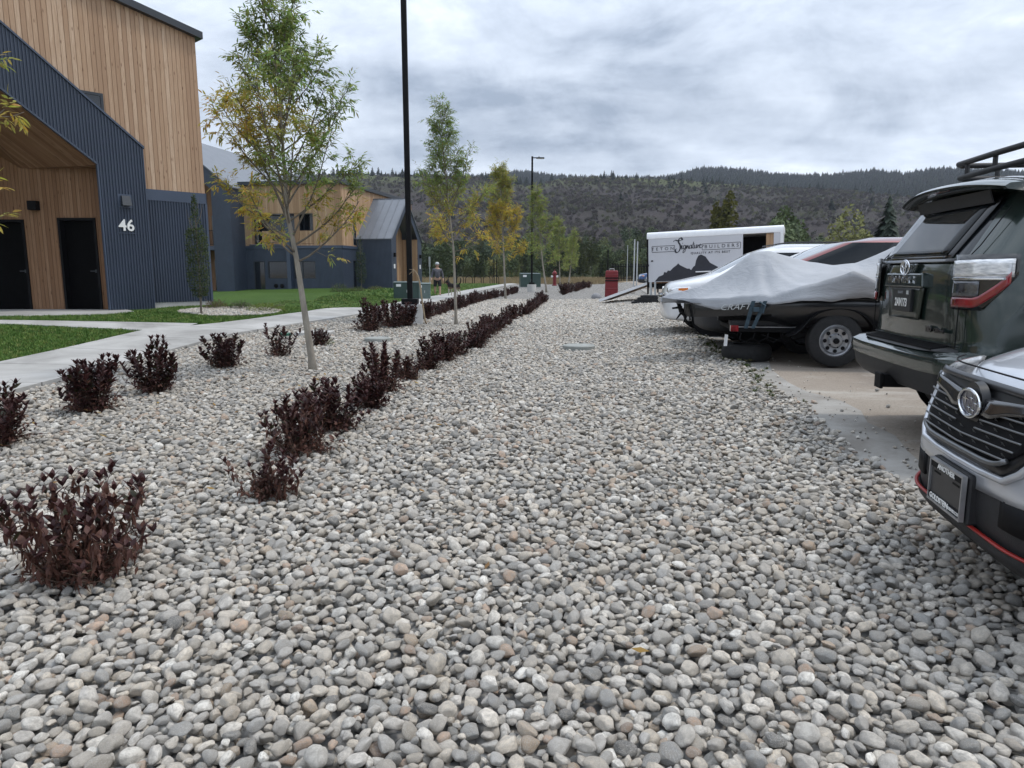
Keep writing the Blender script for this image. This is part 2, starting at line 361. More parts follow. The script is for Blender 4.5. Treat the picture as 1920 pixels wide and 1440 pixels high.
n1 = k.noise(P_, 1.6, 8, .65, .3); n2 = k.noise(P_, 26, 5, .7)
k.col(k.mix(k.math('MULTIPLY', n2, .35), k.ramp(n1, [(.35, (.22, .205, .185)), (.5, (.31, .30, .28)), (.68, (.38, .37, .35))]), (.19, .165, .14))); k.bump(n2, .4, .006); MT['edge'] = k.m
strip('lot_kerb_strip', lambda y: xLT(y)-.02, lambda y: xLT(y)+.42+.10*np.sin(y*1.3)+.05*np.sin(y*3.9), yr(-6, 60, .25, 1.02), 4, -.007, MT['edge'])
# pavement
k = NT('pavement_concrete', .85, .25); P_ = k.tc.outputs['Object']
n1 = k.noise(P_, .8, 9, .62, .6); n2 = k.noise(P_, 40, 4, .7); sp = k.n('ShaderNodeSeparateXYZ'); k.set(sp.inputs[0], P_)
fr = k.math('FRACT', k.math('DIVIDE', sp.outputs[1], 1.6)); jt = k.math('LESS_THAN', fr, .018)
c = k.ramp(n1, [(.33, (.26, .255, .243)), (.5, (.37, .365, .35)), (.66, (.47, .465, .45))]); c = k.mix(k.math('MULTIPLY', n2, .3), c, (.30, .29, .28))
k.col(k.mix(k.math('MULTIPLY', jt, .75), c, (.10, .095, .09))); k.bump(k.math('SUBTRACT', k.math('MULTIPLY', n2, .2), jt), .5, .01); MT['pave'] = k.m
strip('pavement', xSL, xSR, yr(-6, 80, .35, 1.02), 5, .055, MT['pave'], skirt=.16)
b = MB(); xs = np.linspace(-22, -6.6, 26)
ylo = lambda x: 13.6+.0*x; yhi = lambda x: np.interp(x, [-22, -10.2, -6.3], [13.6, 14.12, 15.0])
b.grid(lambda x, v: (x, ylo(x)*(1-v)+yhi(x)*v, Z(x, ylo(x)*(1-v)+yhi(x)*v)+.052), list(xs), [0, .5, 1])
b.grid(lambda x, v: (x, ylo(x), Z(x, ylo(x))+.052-.12*v), list(xs), [0, 1])
tag(b.build('path', MT['pave']), kind='structure')
b = MB(); ap = [(-8.95, 16.9), (-8.85, 16.45), (-9.05, 15.8), (-10.65, 14.78), (-14.5, 12.5), (-18, 17.9), (-9.7, 17.9)]
b.prism([(x, y, .15) for x, y in ap], (0, 0, .225)); tag(b.build('entrance_slab', MT['pave']), kind='structure')

# lawn sheet
def lawn_und(x, y):
    a = float(sm((y-20)/8)*sm((70-y)/10)*sm((-x-5.6)/2.0)*sm((14+x+6)/3))
    return a*(.10*math.sin(y*.62+x*.2)+.07*math.sin(y*1.25-x*.35+1.3)+.05)
k = NT('lawn_base', .95, .1); P_ = k.tc.outputs['Object']; n1 = k.noise(P_, .5, 6, .6); n2 = k.noise(P_, 45, 6, .75)
k.col(k.mix(n2, k.ramp(n1, [(.35, (.026, .058, .011)), (.65, (.052, .098, .019))]), (.07, .12, .032))); k.bump(n2, 1, .04); MT['lawn'] = k.m
strip('lawn', lambda y: -34+0*y, lambda y: xSL(y)+.03, yr(2, 76, .5), 60, .02, MT['lawn'], und=lawn_und)

# ---- river stones: packed once as a tile by dropping ellipsoids on a height map ----
rng = np.random.default_rng(7)
def stone_tile(T=3.0, n=16500, res=.01):
    G = int(T/res); hm = np.zeros((G, G)); own = -np.ones((G, G), int); st = []
    for i in range(n):
        a = float(np.clip(rng.lognormal(math.log(.0195), .34), .010, .040)); bb = a*rng.uniform(.62, .9); cc_ = a*rng.uniform(.40, .62)
        if i < n*.12: a *= .8; bb *= .8; cc_ *= .8
        th_ = rng.uniform(0, math.pi); ct, stn = math.cos(th_), math.sin(th_); K = int(a/res)+1
        g = np.arange(-K, K+1)*res; X, Y = np.meshgrid(g, g, indexing='ij'); U = (X*ct+Y*stn)/a; V = (-X*stn+Y*ct)/bb; r2 = U*U+V*V; ms = r2 < .92
        prof = cc_*np.sqrt(np.clip(1-r2, 0, 1)); best = None
        for _ in range(7):
            ix, iy = rng.integers(0, G, 2); I = (ix+np.arange(-K, K+1)) % G; J = (iy+np.arange(-K, K+1)) % G
            h = hm[np.ix_(I, J)]; z0 = (h+prof)[ms].max() if ms.any() else 0
            z0 = .8*z0+.2*(h[ms].mean()+cc_)
            if best is None or z0 < best[0]: best = (z0, ix, iy, I, J)
        z0, ix, iy, I, J = best; h = hm[np.ix_(I, J)]; ow = own[np.ix_(I, J)]; top = z0+prof; up = ms & (top > h)
        h[up] = top[up]; ow[up] = i; hm[np.ix_(I, J)] = h; own[np.ix_(I, J)] = ow
        st.append((ix*res, iy*res, z0, a, bb, cc_, th_))
    vis = np.bincount(own[own >= 0].ravel(), minlength=n) > 2
    return np.array(st)[vis], hm.mean()
tile, hmean = stone_tile()
def stone_mesh(i):
    bm = bmesh.new(); bmesh.ops.create_icosphere(bm, subdivisions=3, radius=1); rd = random.Random(i); o = Vector((rd.uniform(-50, 50), rd.uniform(-50, 50), i*3.3))
    planes = [(Vector((rd.gauss(0, 1), rd.gauss(0, 1), rd.gauss(0, .8))).normalized(), rd.uniform(.58, .92)) for _ in range(rd.choice([5, 7, 9, 12]))]
    for v in bm.verts:
        p = v.co.normalized(); q = p*(1+.26*mn.noise(p*1.1+o)+.07*mn.noise(p*2.6+o))
        for n_, d in planes:
            s_ = q.dot(n_)-d
            if s_ > 0: q = q-n_*s_*.92
        v.co = q
    me = bpy.data.meshes.new('stone'); bm.to_mesh(me); bm.free(); me.polygons.foreach_set('use_smooth', [True]*len(me.polygons)); me.materials.append(MT['stone']); return me
k = NT('river_stone', .62, .32); oi = k.n('ShaderNodeObjectInfo'); rnd = oi.outputs['Random']; P_ = k.tc.outputs['Object']
off = k.n('ShaderNodeVectorMath', operation='ADD'); k.set(off.inputs[0], P_); cb = k.n('ShaderNodeCombineXYZ')
for i_ in range(3): k.set(cb.inputs[i_], k.math('MULTIPLY', rnd, 37.0+i_*19))
k.set(off.inputs[1], cb.outputs[0])
wn = k.n('ShaderNodeTexWhiteNoise', noise_dimensions='1D'); k.set(wn.inputs['W'], k.math('MULTIPLY', rnd, 913.0))
c = k.ramp(rnd, [(0, (.17, .165, .155)), (.04, (.27, .265, .25)), (.12, (.39, .38, .36)), (.27, (.52, .49, .445)), (.41, (.68, .63, .56)), (.54, (.52, .465, .39)), (.69, (.69, .60, .48)), (.80, (.79, .73, .64)), (.90, (.86, .83, .76)), (.94, (.46, .35, .24)), (.975, (.57, .39, .27)), (1, (.26, .18, .13))])
n1 = k.noise(off.outputs[0], 1.6, 7, .68, .5); n2 = k.noise(off.outputs[0], 9, 6, .75)
hs = k.n('ShaderNodeHueSaturation'); k.set(hs.inputs['Color'], c); k.set(hs.inputs['Value'], k.math('ADD', k.math('MULTIPLY', wn.outputs[0], .42), .66)); hs.inputs['Saturation'].default_value = .95
c = k.mix(k.ramp(n1, [(.40, (0, 0, 0)), (.60, (.62, .62, .62))]), hs.outputs[0], (.30, .275, .24)); c = k.mix(k.ramp(n2, [(.5, (0, 0, 0)), (.68, (.5, .5, .5))]), c, (.68, .66, .62))
vn = k.math('ABSOLUTE', k.math('SUBTRACT', k.noise(off.outputs[0], 1.1, 3, .5, 1.5), .5)); c = k.mix(k.math('SUBTRACT', k.math('MULTIPLY', wn.outputs[0], .5), k.math('MULTIPLY', vn, 40.0), clamp=True), c, (.66, .65, .62))
k.col(c); k.bump(k.math('ADD', n2, k.math('MULTIPLY', n1, .5)), .5, .08); MT['stone'] = k.m
SV = [stone_mesh(i) for i in range(18)]
blockers = []      # (x, y, r) nothing is strewn here: lids, pedestals
def place_stones():
    T = 3.0; P = []; Rr = []; Sc = []
    for i in range(-6, 6):
        for j in range(0, 16):
            q = rng.integers(0, 4); t = tile.copy(); x, y = t[:, 0]-T/2, t[:, 1]-T/2; a = q*math.pi/2
            X = x*math.cos(a)-y*math.sin(a)+(i+.5)*T; Y = x*math.sin(a)+y*math.cos(a)+(j+.5)*T
            k_ = (X > xSR(Y)+.02) & (X < xLT(Y)+.03+rng.normal(0, .05, len(X))) & in_view(X, Y, 2.2, .6) & (Y < 34)
            thin = rng.uniform(0, 1, len(X)) < np.where(Y < 14, 1, np.clip(1.2-Y/40, .35, 1)); k_ &= thin
            for bx, by, br in blockers: k_ &= np.hypot(X-bx, Y-by) > br
            X, Y, t = X[k_], Y[k_], t[k_]
            if not len(X): continue
            g = np.where(Y > 18, 1.35, 1.0)
            P.append(np.stack([X, Y, zt(X, Y)-.035+t[:, 2]*.85], 1)); Rr.append(np.stack([rng.normal(0, .30, len(X)), rng.normal(0, .30, len(X)), t[:, 6]+a], 1)); Sc.append(t[:, 3:6]*g[:, None])
    # strays on the lot, pushed off the bed
    n = 700; Y = rng.uniform(3, 22, n); X = xLT(Y)+np.abs(rng.exponential(.30, n)); a = rng.lognormal(math.log(.009), .45, n)
    P.append(np.stack([X, Y, zt(X, Y)+a*.2], 1)); Rr.append(rng.uniform(0, 3, (n, 3))*[.2, .2, 2]); Sc.append(np.stack([a, a*.8, a*.6], 1))
    # the small stone bed by building 46
    n = 2600; tt = rng.uniform(0, 6.28, n); rr_ = np.sqrt(rng.uniform(0, 1, n)); X = -7.0+rr_*np.cos(tt)*1.15; Y = 17.75+rr_*np.sin(tt)*1.25+(X+7)*.1; a = rng.uniform(.02, .042, n)
    k_ = ((X+8.22)*.748-(Y-19.55)*.664 > .06); X, Y, a = X[k_], Y[k_], a[k_]; n = len(X)
    P.append(np.stack([X, Y, zt(X, Y)+.03+a*.3], 1)); Rr.append(rng.uniform(0, 3, (n, 3))*[.2, .2, 2]); Sc.append(np.stack([a, a*.8, a*.55], 1))
    P = np.concatenate(P); Rr = np.concatenate(Rr); Sc = np.concatenate(Sc); print('stones', len(P))
    scatter('river_stones', P, Rr, Sc, rng.integers(0, len(SV), len(P)), SV, 'stuff')
# ---- grass ----
def blade_mesh(i, nb, h, rad):
    rd = random.Random(i+40); b = MB()
    for _ in range(nb):
        a = rd.uniform(0, 6.28); r = rad*math.sqrt(rd.random()); x, y = r*math.cos(a), r*math.sin(a); hh = h*rd.uniform(.6, 1.1); l = rd.uniform(.1, .6)*hh; d = rd.uniform(0, 6.28); w_ = rd.uniform(.0022, .0040)
        dx, dy = math.cos(d), math.sin(d); px, py = -dy*w_, dx*w_
        b.add([(x-px, y-py, -.01), (x+px, y+py, -.01), (x+dx*l*.4+px*.8, y+dy*l*.4+py*.8, hh*.6), (x+dx*l*.4-px*.8, y+dy*l*.4-py*.8, hh*.6), (x+dx*l, y+dy*l, hh)], [(0, 1, 2, 3), (3, 2, 4)])
    me = bpy.data.meshes.new('grass_tuft'); me.from_pydata(b.v, [], b.f); me.materials.append(MT['grass']); return me
k = NT('grass_blade', .6, .3); oi = k.n('ShaderNodeObjectInfo'); 
k.col(k.ramp(oi.outputs['Random'], [(0, (.040, .095, .014)), (.4, (.072, .15, .022)), (.8, (.115, .20, .034)), (1, (.22, .23, .07))])); k.b.inputs['Subsurface Weight'].default_value = 0; MT['grass'] = k.m
def in_A(x, y):   # inside building 46 (and its slab)
    u = (x+8.22)*.664+(y-19.55)*.748; v = -(x+8.22)*.748+(y-19.55)*.664
    return (v > -.02) & (u < .1)
def in_slab(x, y):
    ed = np.interp(x, [-14.5, -10.65, -9.05, -8.8], [12.5, 14.78, 15.8, 16.9]); return (x < -8.85) & (y > ed)
def place_grass():
    P = []; Sc = []; ID = []
    for (x0, x1, y0, y1, d, s0) in ((-13, -5, 8, 20, 420, 1.0), (-14, -4, 20, 34, 110, 1.5), (-24, -1.5, 34, 76, 26, 2.6)):
        n = int((x1-x0)*(y1-y0)*d); x = rng.uniform(x0, x1, n); y = rng.uniform(y0, y1, n)
        k_ = (x < xSL(y)-.02) & in_view(x, y, 1.5) & ~in_A(x, y) & ~in_slab(x, y) & ~((y > 13.56) & (y < np.interp(x, [-22, -10.2, -6.3], [13.66, 14.16, 15.02])))
        k_ &= np.hypot((x+7.0)/1.2, (y-17.75)/1.3) > 1
        k_ &= ~((x < -11.1+(y-47.6)*.18) & (y > 47.3)) & ~((x > -11) & (x < -8.1) & (y > 50) & (y < 58))
        x, y = x[k_], y[k_]; u = np.array([lawn_und(a, c_) for a, c_ in zip(x, y)])
        P.append(np.stack([x, y, zt(x, y)+.015+u], 1)); s = s0*rng.uniform(.75, 1.25, len(x)); Sc.append(np.stack([s*(1.3 if s0 > 1 else 1), s*(1.3 if s0 > 1 else 1), s*(.8 if s0 > 1 else 1)], 1)); ID.append(rng.integers(0, 6, len(x)))
    P = np.concatenate(P); print('tufts', len(P)); Rr = np.zeros_like(P); Rr[:, 2] = rng.uniform(0, 6.28, len(P))
    scatter('lawn_grass', P, Rr, np.concatenate(Sc), np.concatenate(ID), [blade_mesh(i, 16, .06, .05) for i in range(6)], 'stuff')
place_grass()

# ================= hills =================
F_ = 1330.
def elev(px, py):
    u = (px-960)/F_; v = (720-py)/F_
    x, y, z = u, math.cos(PITCH)+v*math.sin(PITCH), -math.sin(PITCH)+v*math.cos(PITCH)
    return math.atan2(x, y), z/math.hypot(x, y)
fr_s = [(-9000, 330), (-600, 322), (0, 325), (620, 326), (700, 327), (800, 331), (900, 333), (960, 341), (1010, 347), (1048, 334), (1115, 331), (1182, 333), (1268, 336), (1355, 344), (1479, 351), (1599, 358), (1695, 368), (1920, 386), (2600, 410), (9000, 430)]
bk_s = [(-9000, 345), (-600, 335), (600, 332), (800, 331), (900, 330), (940, 323), (980, 322), (1020, 327), (1060, 331), (1240, 333), (1290, 322), (1325, 315), (1400, 319), (1440, 325), (1500, 329), (1560, 327), (1640, 321), (1700, 326), (1750, 318), (1800, 317), (1920, 322), (2500, 330), (9000, 350)]
fth, fel = zip(*[elev(*p) for p in fr_s]); bth, bel = zip(*[elev(*p) for p in bk_s])
def hill_h(t, r):
    h1 = np.interp(t, fth, fel)*720+1.3; h2 = np.interp(t, bth, bel)*1500+1.3
    q = np.clip((r-190)/530, 0, 1); f = h1*(q**1.5*(1.55-.55*q))
    f = np.where(r > 720, h1-(r-720)*.10, f)
    q2 = np.clip((r-900)/600, 0, 1); g = h2*(.40+.60*q2)*sm((r-760)/150)-2; g = np.where(r > 1500, h2-(r-1500)*.2, g)
    return f, g
b = MB(); ths = np.linspace(R(-80), R(80), 260); rr = [150, 190, 215, 240]+list(np.linspace(265, 720, 44))+[735, 760, 800, 850, 900]+list(np.linspace(960, 1500, 16))+[1560, 1700, 2200]
def hpt(t, r):
    f, g = hill_h(t, r); x, y = r*math.sin(t), r*math.cos(t); a = math.sin(math.pi*min(1, max(0, (r-190)/530)))
    nf = mn.noise(Vector((t*9, r*.004, 1)))*6+mn.noise(Vector((x*.012, y*.012, 0)))*3+mn.noise(Vector((x*.05, y*.05, 4)))*1.6
    nf -= 7*abs(mn.noise(Vector((t*16+r*.002, r*.0016, 7))))
    f = f+nf*a if r < 720 else f
    return (x, y, max(f, g)-.35 if r > 160 else -1.2)
b.grid(hpt, list(ths), rr)
k = NT('hillside', .98, .05); P_ = k.tc.outputs['Object']; sp = k.n('ShaderNodeSeparateXYZ'); k.set(sp.inputs[0], P_)
ln = k.n('ShaderNodeVectorMath', operation='LENGTH'); k.set(ln.inputs[0], P_); dist = ln.outputs['Value']
n1 = k.noise(P_, .012, 9, .62, .4); n2 = k.noise(P_, .09, 9, .72); n3 = k.noise(P_, .5, 7, .75)
c = k.ramp(n2, [(.36, (.046, .038, .041)), (.5, (.060, .051, .053)), (.64, (.074, .063, .063))]); c = k.mix(k.ramp(n1, [(.47, (0, 0, 0)), (.62, (.6, .6, .6))]), c, (.050, .056, .030))
hg = k.math('MULTIPLY', k.math('SUBTRACT', k.math('ADD', sp.outputs[2], k.math('MULTIPLY', n2, 22.0)), 78.0), .08, clamp=True); c = k.mix(hg, c, (.085, .098, .042))
lo = k.math('MULTIPLY', k.math('SUBTRACT', 26.0, k.math('ADD', sp.outputs[2], k.math('MULTIPLY', n1, 22.0))), .09, clamp=True); c = k.mix(lo, c, (.065, .075, .035))
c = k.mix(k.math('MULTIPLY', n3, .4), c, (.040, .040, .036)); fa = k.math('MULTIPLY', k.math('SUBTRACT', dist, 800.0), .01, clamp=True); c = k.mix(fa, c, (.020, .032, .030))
k.col(c); k.bump(n3, 1, 1.2); MT['hill'] = k.m
tag(b.build('hills', MT['hill'], smooth=True), kind='structure')
# vegetation kinds for the far ground
def leafball(i, n, size, m_, sx=1, sz=1, flat=False):
    rd = random.Random(i+90); b = MB(); blobs = [(rd.uniform(-.5, .5), rd.uniform(-.5, .5), rd.uniform(.25, .85), rd.uniform(.25, .5)) for _ in range(7)]
    for _ in range(n):
        cx, cy, cz, cr_ = rd.choice(blobs); v = Vector((rd.gauss(0, 1), rd.gauss(0, 1), rd.gauss(0, 1))).normalized()*cr_*rd.uniform(.7, 1.1)
        p = Vector((cx+v.x, cy+v.y, max(.02, cz+v.z*.8))); a = Vector((rd.gauss(0, 1), rd.gauss(0, 1), rd.gauss(0, 1))).normalized(); e_ = a.orthogonal().normalized(); s = size*rd.uniform(.6, 1.4)
        p = Vector((p.x*sx, p.y*sx, p.z*sz)); b.add([p-a*s, p+e_*s*.6, p+a*s, p-e_*s*.6], [(0, 1, 2, 3)])
    b.tube([(0, 0, -.3), (0, 0, .5*sz)], [.04, .02], 5)
    me = bpy.data.meshes.new('far_bush'); me.from_pydata(b.v, [], b.f); me.materials.append(m_); return me
def conifer(i, m_, tiers=11, dens=16):
    rd = random.Random(i+200); b = MB(); b.tube([(0, 0, -.1), (0, 0, .95)], [.02, .004], 5)
    for t in range(tiers):
        h = .08+.9*t/tiers; r = .24*(1-h)**.85+.012
        for q in range(int(dens*(1-h*.6))):
            a = rd.uniform(0, 6.28); rr_ = r*rd.uniform(.55, 1.15); d = Vector((math.cos(a), math.sin(a), 0)); s_ = Vector((-d.y, d.x, 0)); hh = h+rd.uniform(-.03, .03)
            tip = d*rr_+Vector((0, 0, hh-.10*rr_/.24-.02)); b.add([Vector((0, 0, hh+.03)), d*rr_*.6+s_*rr_*.28+Vector((0, 0, hh-.01)), tip, d*rr_*.6-s_*rr_*.28+Vector((0, 0, hh-.03))], [(0, 1, 2, 3)])
    me = bpy.data.meshes.new('conifer'); me.from_pydata(b.v, [], b.f); me.materials.append(m_); return me
def rndmat(name, stops, rough=.85):
    k = NT(name, rough, .15); oi = k.n('ShaderNodeObjectInfo'); c = k.ramp(oi.outputs['Random'], stops); nz = k.noise(k.tc.outputs['Object'], 3.5, 4, .6)
    k.col(k.mix(k.math('MULTIPLY', nz, .5), c, tuple(x*.5 for x in stops[0][1]))); return k.m
MT['far_con'] = rndmat('far_conifer', [(0, (.014, .026, .022)), (.6, (.024, .042, .032)), (1, (.035, .055, .032))])
MT['far_bush'] = rndmat('hill_brush', [(0, (.078, .066, .066)), (.5, (.100, .085, .082)), (.78, (.088, .090, .062)), (.92, (.11, .125, .06)), (1, (.16, .16, .07))])
MT['far_dec'] = rndmat('valley_foliage', [(0, (.050, .070, .038)), (.4, (.075, .105, .05)), (.75, (.11, .14, .058)), (.93, (.15, .165, .06)), (1, (.23, .19, .05))])
def hz(th_, r): return np.array([hpt(t, q)[2] for t, q in zip(th_, r)])
def far_scatter(name, n, tr, rrng, hrange, variants, keep=None, asp=1.0, seed=0):
    g = np.random.default_rng(seed); t = g.uniform(R(tr[0]), R(tr[1]), n); r = np.sqrt(g.uniform(rrng[0]**2, rrng[1]**2, n))
    if keep is not None: k_ = keep(t, r, g); t, r = t[k_], r[k_]
    z = hz(t, r) if rrng[1] > 190 else np.full(len(t), -.1)
    z = np.where(r < 190, -.2, z)
    P = np.stack([r*np.sin(t), r*np.cos(t), z], 1); h = g.uniform(*hrange, len(t)); Rr = np.zeros_like(P); Rr[:, 2] = g.uniform(0, 6.28, len(t))
    scatter(name, P, Rr, np.stack([h*asp, h*asp, h], 1), g.integers(0, len(variants), len(t)), variants, 'stuff')
cons = [conifer(i, MT['far_con']) for i in range(5)]; bsh = [leafball(i, 160, .13, MT['far_bush']) for i in range(5)]; dec = [leafball(i+20, 700, .045, MT['far_dec'], .42, 1) for i in range(7)]
far_scatter('far_conifer_forest', 15000, (-20, 44), (930, 1505), (5, 9.5), cons, asp=1.9, seed=1)
def kr(t, r, g):    # conifers thin out down the front slope, none on the bare brown middle
    px = 960+F_*np.tan(t); d = (720-r); p = np.where(px < 1030, .75, np.where(px < 1290, .40, .30))*np.exp(-d/38.)+.012
    return g.uniform(0, 1, len(t)) < p
far_scatter('ridge_conifers', 2300, (-22, 44), (420, 722), (3.5, 8.5), cons, keep=kr, asp=1.6, seed=2)
def kb(t, r, g):
    x, y = r*np.sin(t), r*np.cos(t); v = np.array([mn.noise(Vector((a*.014, b_*.014, 2.5))) for a, b_ in zip(x, y)]); return g.uniform(0, 1, len(t)) < np.clip(.55+v*1.3, .18, 1)
far_scatter('hill_brush', 34000, (-34, 44), (215, 715), (.7, 2.4), bsh, keep=kb, asp=.85, seed=3)
far_scatter('valley_trees', 1500, (-36, 42), (128, 285), (2.5, 7.5), dec, seed=4, keep=lambda t, r, g: g.uniform(0, 1, len(t)) < .75)
# dry tall grass in the field
MT['dry'] = rndmat('dry_grass', [(0, (.24, .18, .10)), (.6, (.33, .26, .16)), (1, (.20, .19, .09))])
def drytuft(i):
    rd = random.Random(i+300); b = MB()
    for _ in range(40):
        a = rd.uniform(0, 6.28); r = rd.uniform(0, .5); x, y = r*math.cos(a), r*math.sin(a); h = rd.uniform(.4, 1); d = rd.uniform(0, 6.28); lx, ly = .25*math.cos(d), .25*math.sin(d)
        b.add([(x-.012, y, 0), (x+.012, y, 0), (x+lx, y+ly, h)], [(0, 1, 2)])
    me = bpy.data.meshes.new('dry_tuft'); me.from_pydata(b.v, [], b.f); me.materials.append(MT['dry']); return me
g = np.random.default_rng(5); n = 14000; y = g.uniform(74, 150, n); x = g.uniform(-.72, .75, n)*y; k_ = (y > 77)|(x < -22); k_ &= ~((x > 12) & (y < 92)); x, y = x[k_], y[k_]
P = np.stack([x, y, 0*x-.1], 1); Rr = np.zeros_like(P); Rr[:, 2] = g.uniform(0, 6.28, len(x)); h = g.uniform(.35, .8, len(x))
scatter('dry_field_grass', P, Rr, np.stack([h*1.3, h*1.3, h], 1), g.integers(0, 4, len(x)), [drytuft(i) for i in range(4)], 'stuff')
# ================= building 46 (near, left) =================
def ribbed(b, x0, x1, bot, top, y, pitch=.068, dep=.026, brk=()):
    # trapezoid-ribbed sheet in the plane y, local x from x0 to x1, between bot(x) and top(x)
    xs = []; x = x0
    while x < x1-1e-6:
        for f, d in ((0, 0), (.42, 0), (.56, 1), (.86, 1)): xs.append((min(x1, x+f*pitch), d))
        x += pitch
    xs.append((x1, 0)); 
    pts = [((xx, y-d*dep, bot(xx)), (xx, y-d*dep, top(xx))) for xx, d in xs]
    vs = []; fs = []
    for i, (p, q) in enumerate(pts): vs += [p, q]
    for i in range(len(pts)-1):
        if xs[i+1][0]-xs[i][0] > 1e-6: fs.append((2*i, 2*i+2, 2*i+3, 2*i+1))
    b.add(vs, fs)
def boards(b, x0, x1, bot, top, y, pitch=.105, gap=.010, dep=.014):
    x = math.floor(x0/pitch)*pitch; vs = []; fs = []
    while x < x1:
        a, c_ = max(x0, x), min(x1, x+pitch)
        cols = [(a, dep), (a+gap, 0), (c_-.0004, 0), (c_-.0002, dep)]
        o = len(vs)
        for xx, d in cols: vs += [(xx, y+d, bot(xx)), (xx, y+d, top(xx))]
        fs += [(o+2*i, o+2*i+2, o+2*i+3, o+2*i+1) for i in range(3)]
        x += pitch
    b.add(vs, fs)
def wall_lamp(parent, loc, s=.2):
    b = MB(); x, y, z = loc
    b.box((x-s*.62, y-.012, z-s*.62), (x+s*.62, y, z+s*.62)); l = b.build('wall_light', MT['band'], parent)
    b = MB(); b.add([(x-s*.42, y-.014, z-s*.45), (x+s*.42, y-.014, z-s*.45), (x+s*.42, y-.16, z-s*.45), (x-s*.42, y-.16, z-s*.45), (x-s*.36, y-.014, z+s*.45), (x+s*.36, y-.014, z+s*.45), (x+s*.36, y-.09, z+s*.45), (x-s*.36, y-.09, z+s*.45)],
          [(0, 1, 2, 3), (4, 5, 6, 7), (0, 1, 5, 4), (1, 2, 6, 5), (2, 3, 7, 6), (3, 0, 4, 7)]); b.build('lamp_shade', MT['fascia'], l)
A = thing('apartment_building', (-8.22, 19.55, 0), math.atan2(.748, .664), 'near building with upright cedar boards over ribbed blue metal, gabled doorway and number 46', 'building')
roofA = lambda x: 7.29-.20*x
b = MB(); go_ = lambda x: 4.32+.825*((-1.59-x) if x > -5.9 else (x-(2*-5.9+1.59)))
boards(b, -17, 0, lambda x: 3.36 if (x > -1.8 or x < -10.2) else go_(x)-.12, lambda x: roofA(x), 0)
b.add([(0, 0, 3.36), (0, 10, 3.36), (0, 10, 7.29), (0, 0, 7.29)], [(0, 1, 2, 3)])
b.build('timber_wall', MT['wood'], A)
b = MB(); b.box((-1.62, -.030, 3.10), (.025, .02, 3.37)); b.box((0, -.03, 3.10), (.025, 10, 3.37)); b.box((-.03, -.028, .5), (.03, .0, 3.10)); b.build('flashing_band', MT['band'], A)
b = MB(); ribbed(b, -1.70, -.03, lambda x: .52, lambda x: 3.10, -.004); b.add([(.0, 0, .4), (.0, 10, .4), (.0, 10, 3.1), (.0, 0, 3.1)], [(0, 1, 2, 3)]); b.build('metal_wall', MT['metal'], A)
b = MB(); b.box((-1.7, .0, 0), (.0, .3, .53)); b.box((-.3, .3, 0), (-.005, 10, .48)); b.build('foundation', MT['conc'], A)
b = MB(); x0, x1 = .14, -17; t = .17
b.prism([(x0, -.16, roofA(x0)), (x1, -.16, roofA(x1)), (x1, -.16, roofA(x1)+t), (x0, -.16, roofA(x0)+t)], (0, 10.3, 0)); b.build('roof', MT['fascia'], A)
# gabled portal of ribbed metal, ridge at local x = -5.9
RX = -5.9
go_ = lambda x: 4.32+.825*((-1.59-x) if x > RX else (x-(2*RX+1.59)))
gi_ = lambda x: 3.82+.775*((-2.64-x) if x > RX else (x-(2*RX+2.64)))
b = MB(); ribbed(b, -2.64, -1.59, lambda x: .33, go_, -.15); ribbed(b, RX, -2.64, gi_, go_, -.15); ribbed(b, 2*RX+2.64, RX, gi_, go_, -.15); ribbed(b, 2*RX+1.59, 2*RX+2.64, lambda x: .3, go_, -.15)
b.add([(-1.59, -.15, .33), (-1.59, .02, .33), (-1.59, .02, 4.32), (-1.59, -.15, 4.32)], [(0, 1, 2, 3)])
b.build('gable_cladding', MT['metal'], A)
b = MB()
for s_ in (0, 1):
    xa, xb = (-1.555, RX) if s_ == 0 else (2*RX+1.555, RX)
    b.prism([(xa, -.20, go_(-1.59)-.01), (xb, -.20, go_(RX)), (xb, -.20, go_(RX)+.045), (xa, -.20, go_(-1.59)+.05)], (0, .21, 0))
b.box((-1.60, -.172, .33), (-1.575, -.10, 4.33)); b.box((-2.655, -.172, .33), (-2.62, -.08, 3.83))
b.prism([(-2.62, -.175, 3.80), (RX, -.175, gi_(RX)-.02), (RX, -.175, gi_(RX)+.03), (-2.62, -.175, 3.85)], (0, .10, 0)); b.prism([(2*RX+2.62, -.175, 3.80), (RX, -.175, gi_(RX)-.02), (RX, -.175, gi_(RX)+.03), (2*RX+2.62, -.175, 3.85)], (0, .10, 0))
b.build('gable_trim', MT['band'], A)
# entrance recess: soffit, back wall (runs oblique to the facade), jamb
def wl(x, y, z): d = Vector((x+8.22, y-19.55, 0)); return (d.x*.664+d.y*.748, -d.x*.748+d.y*.664, z)
BY = 17.93
ex, ey = -8.22-2.64*.664, 19.55-2.64*.748
b = MB(); W0 = wl(-9.62, BY, 3.80); W1 = wl(-12.0, BY, 3.80); W2 = wl(-15.5, BY, 5.9); E0 = (-2.64, -.10, 3.815); E1 = (RX, -.10, gi_(RX)); E2 = (2*RX+2.64, -.10, 3.815)
W3 = wl(-18.5, BY, 3.8)
b.add([E0, E1, W2, W1, W0], [(0, 1, 3, 4), (1, 2, 3)]); b.add([E1, E2, W3, W2], [(0, 1, 2, 3)])
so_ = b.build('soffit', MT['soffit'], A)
def backwall(name, m_, rects):
    b = MB()
    for xa, xb, za, zb in rects: b.add([wl(xa, BY, za), wl(xb, BY, za), wl(xb, BY, zb), wl(xa, BY, zb)], [(0, 1, 2, 3)])
    return b.build(name, m_, A)
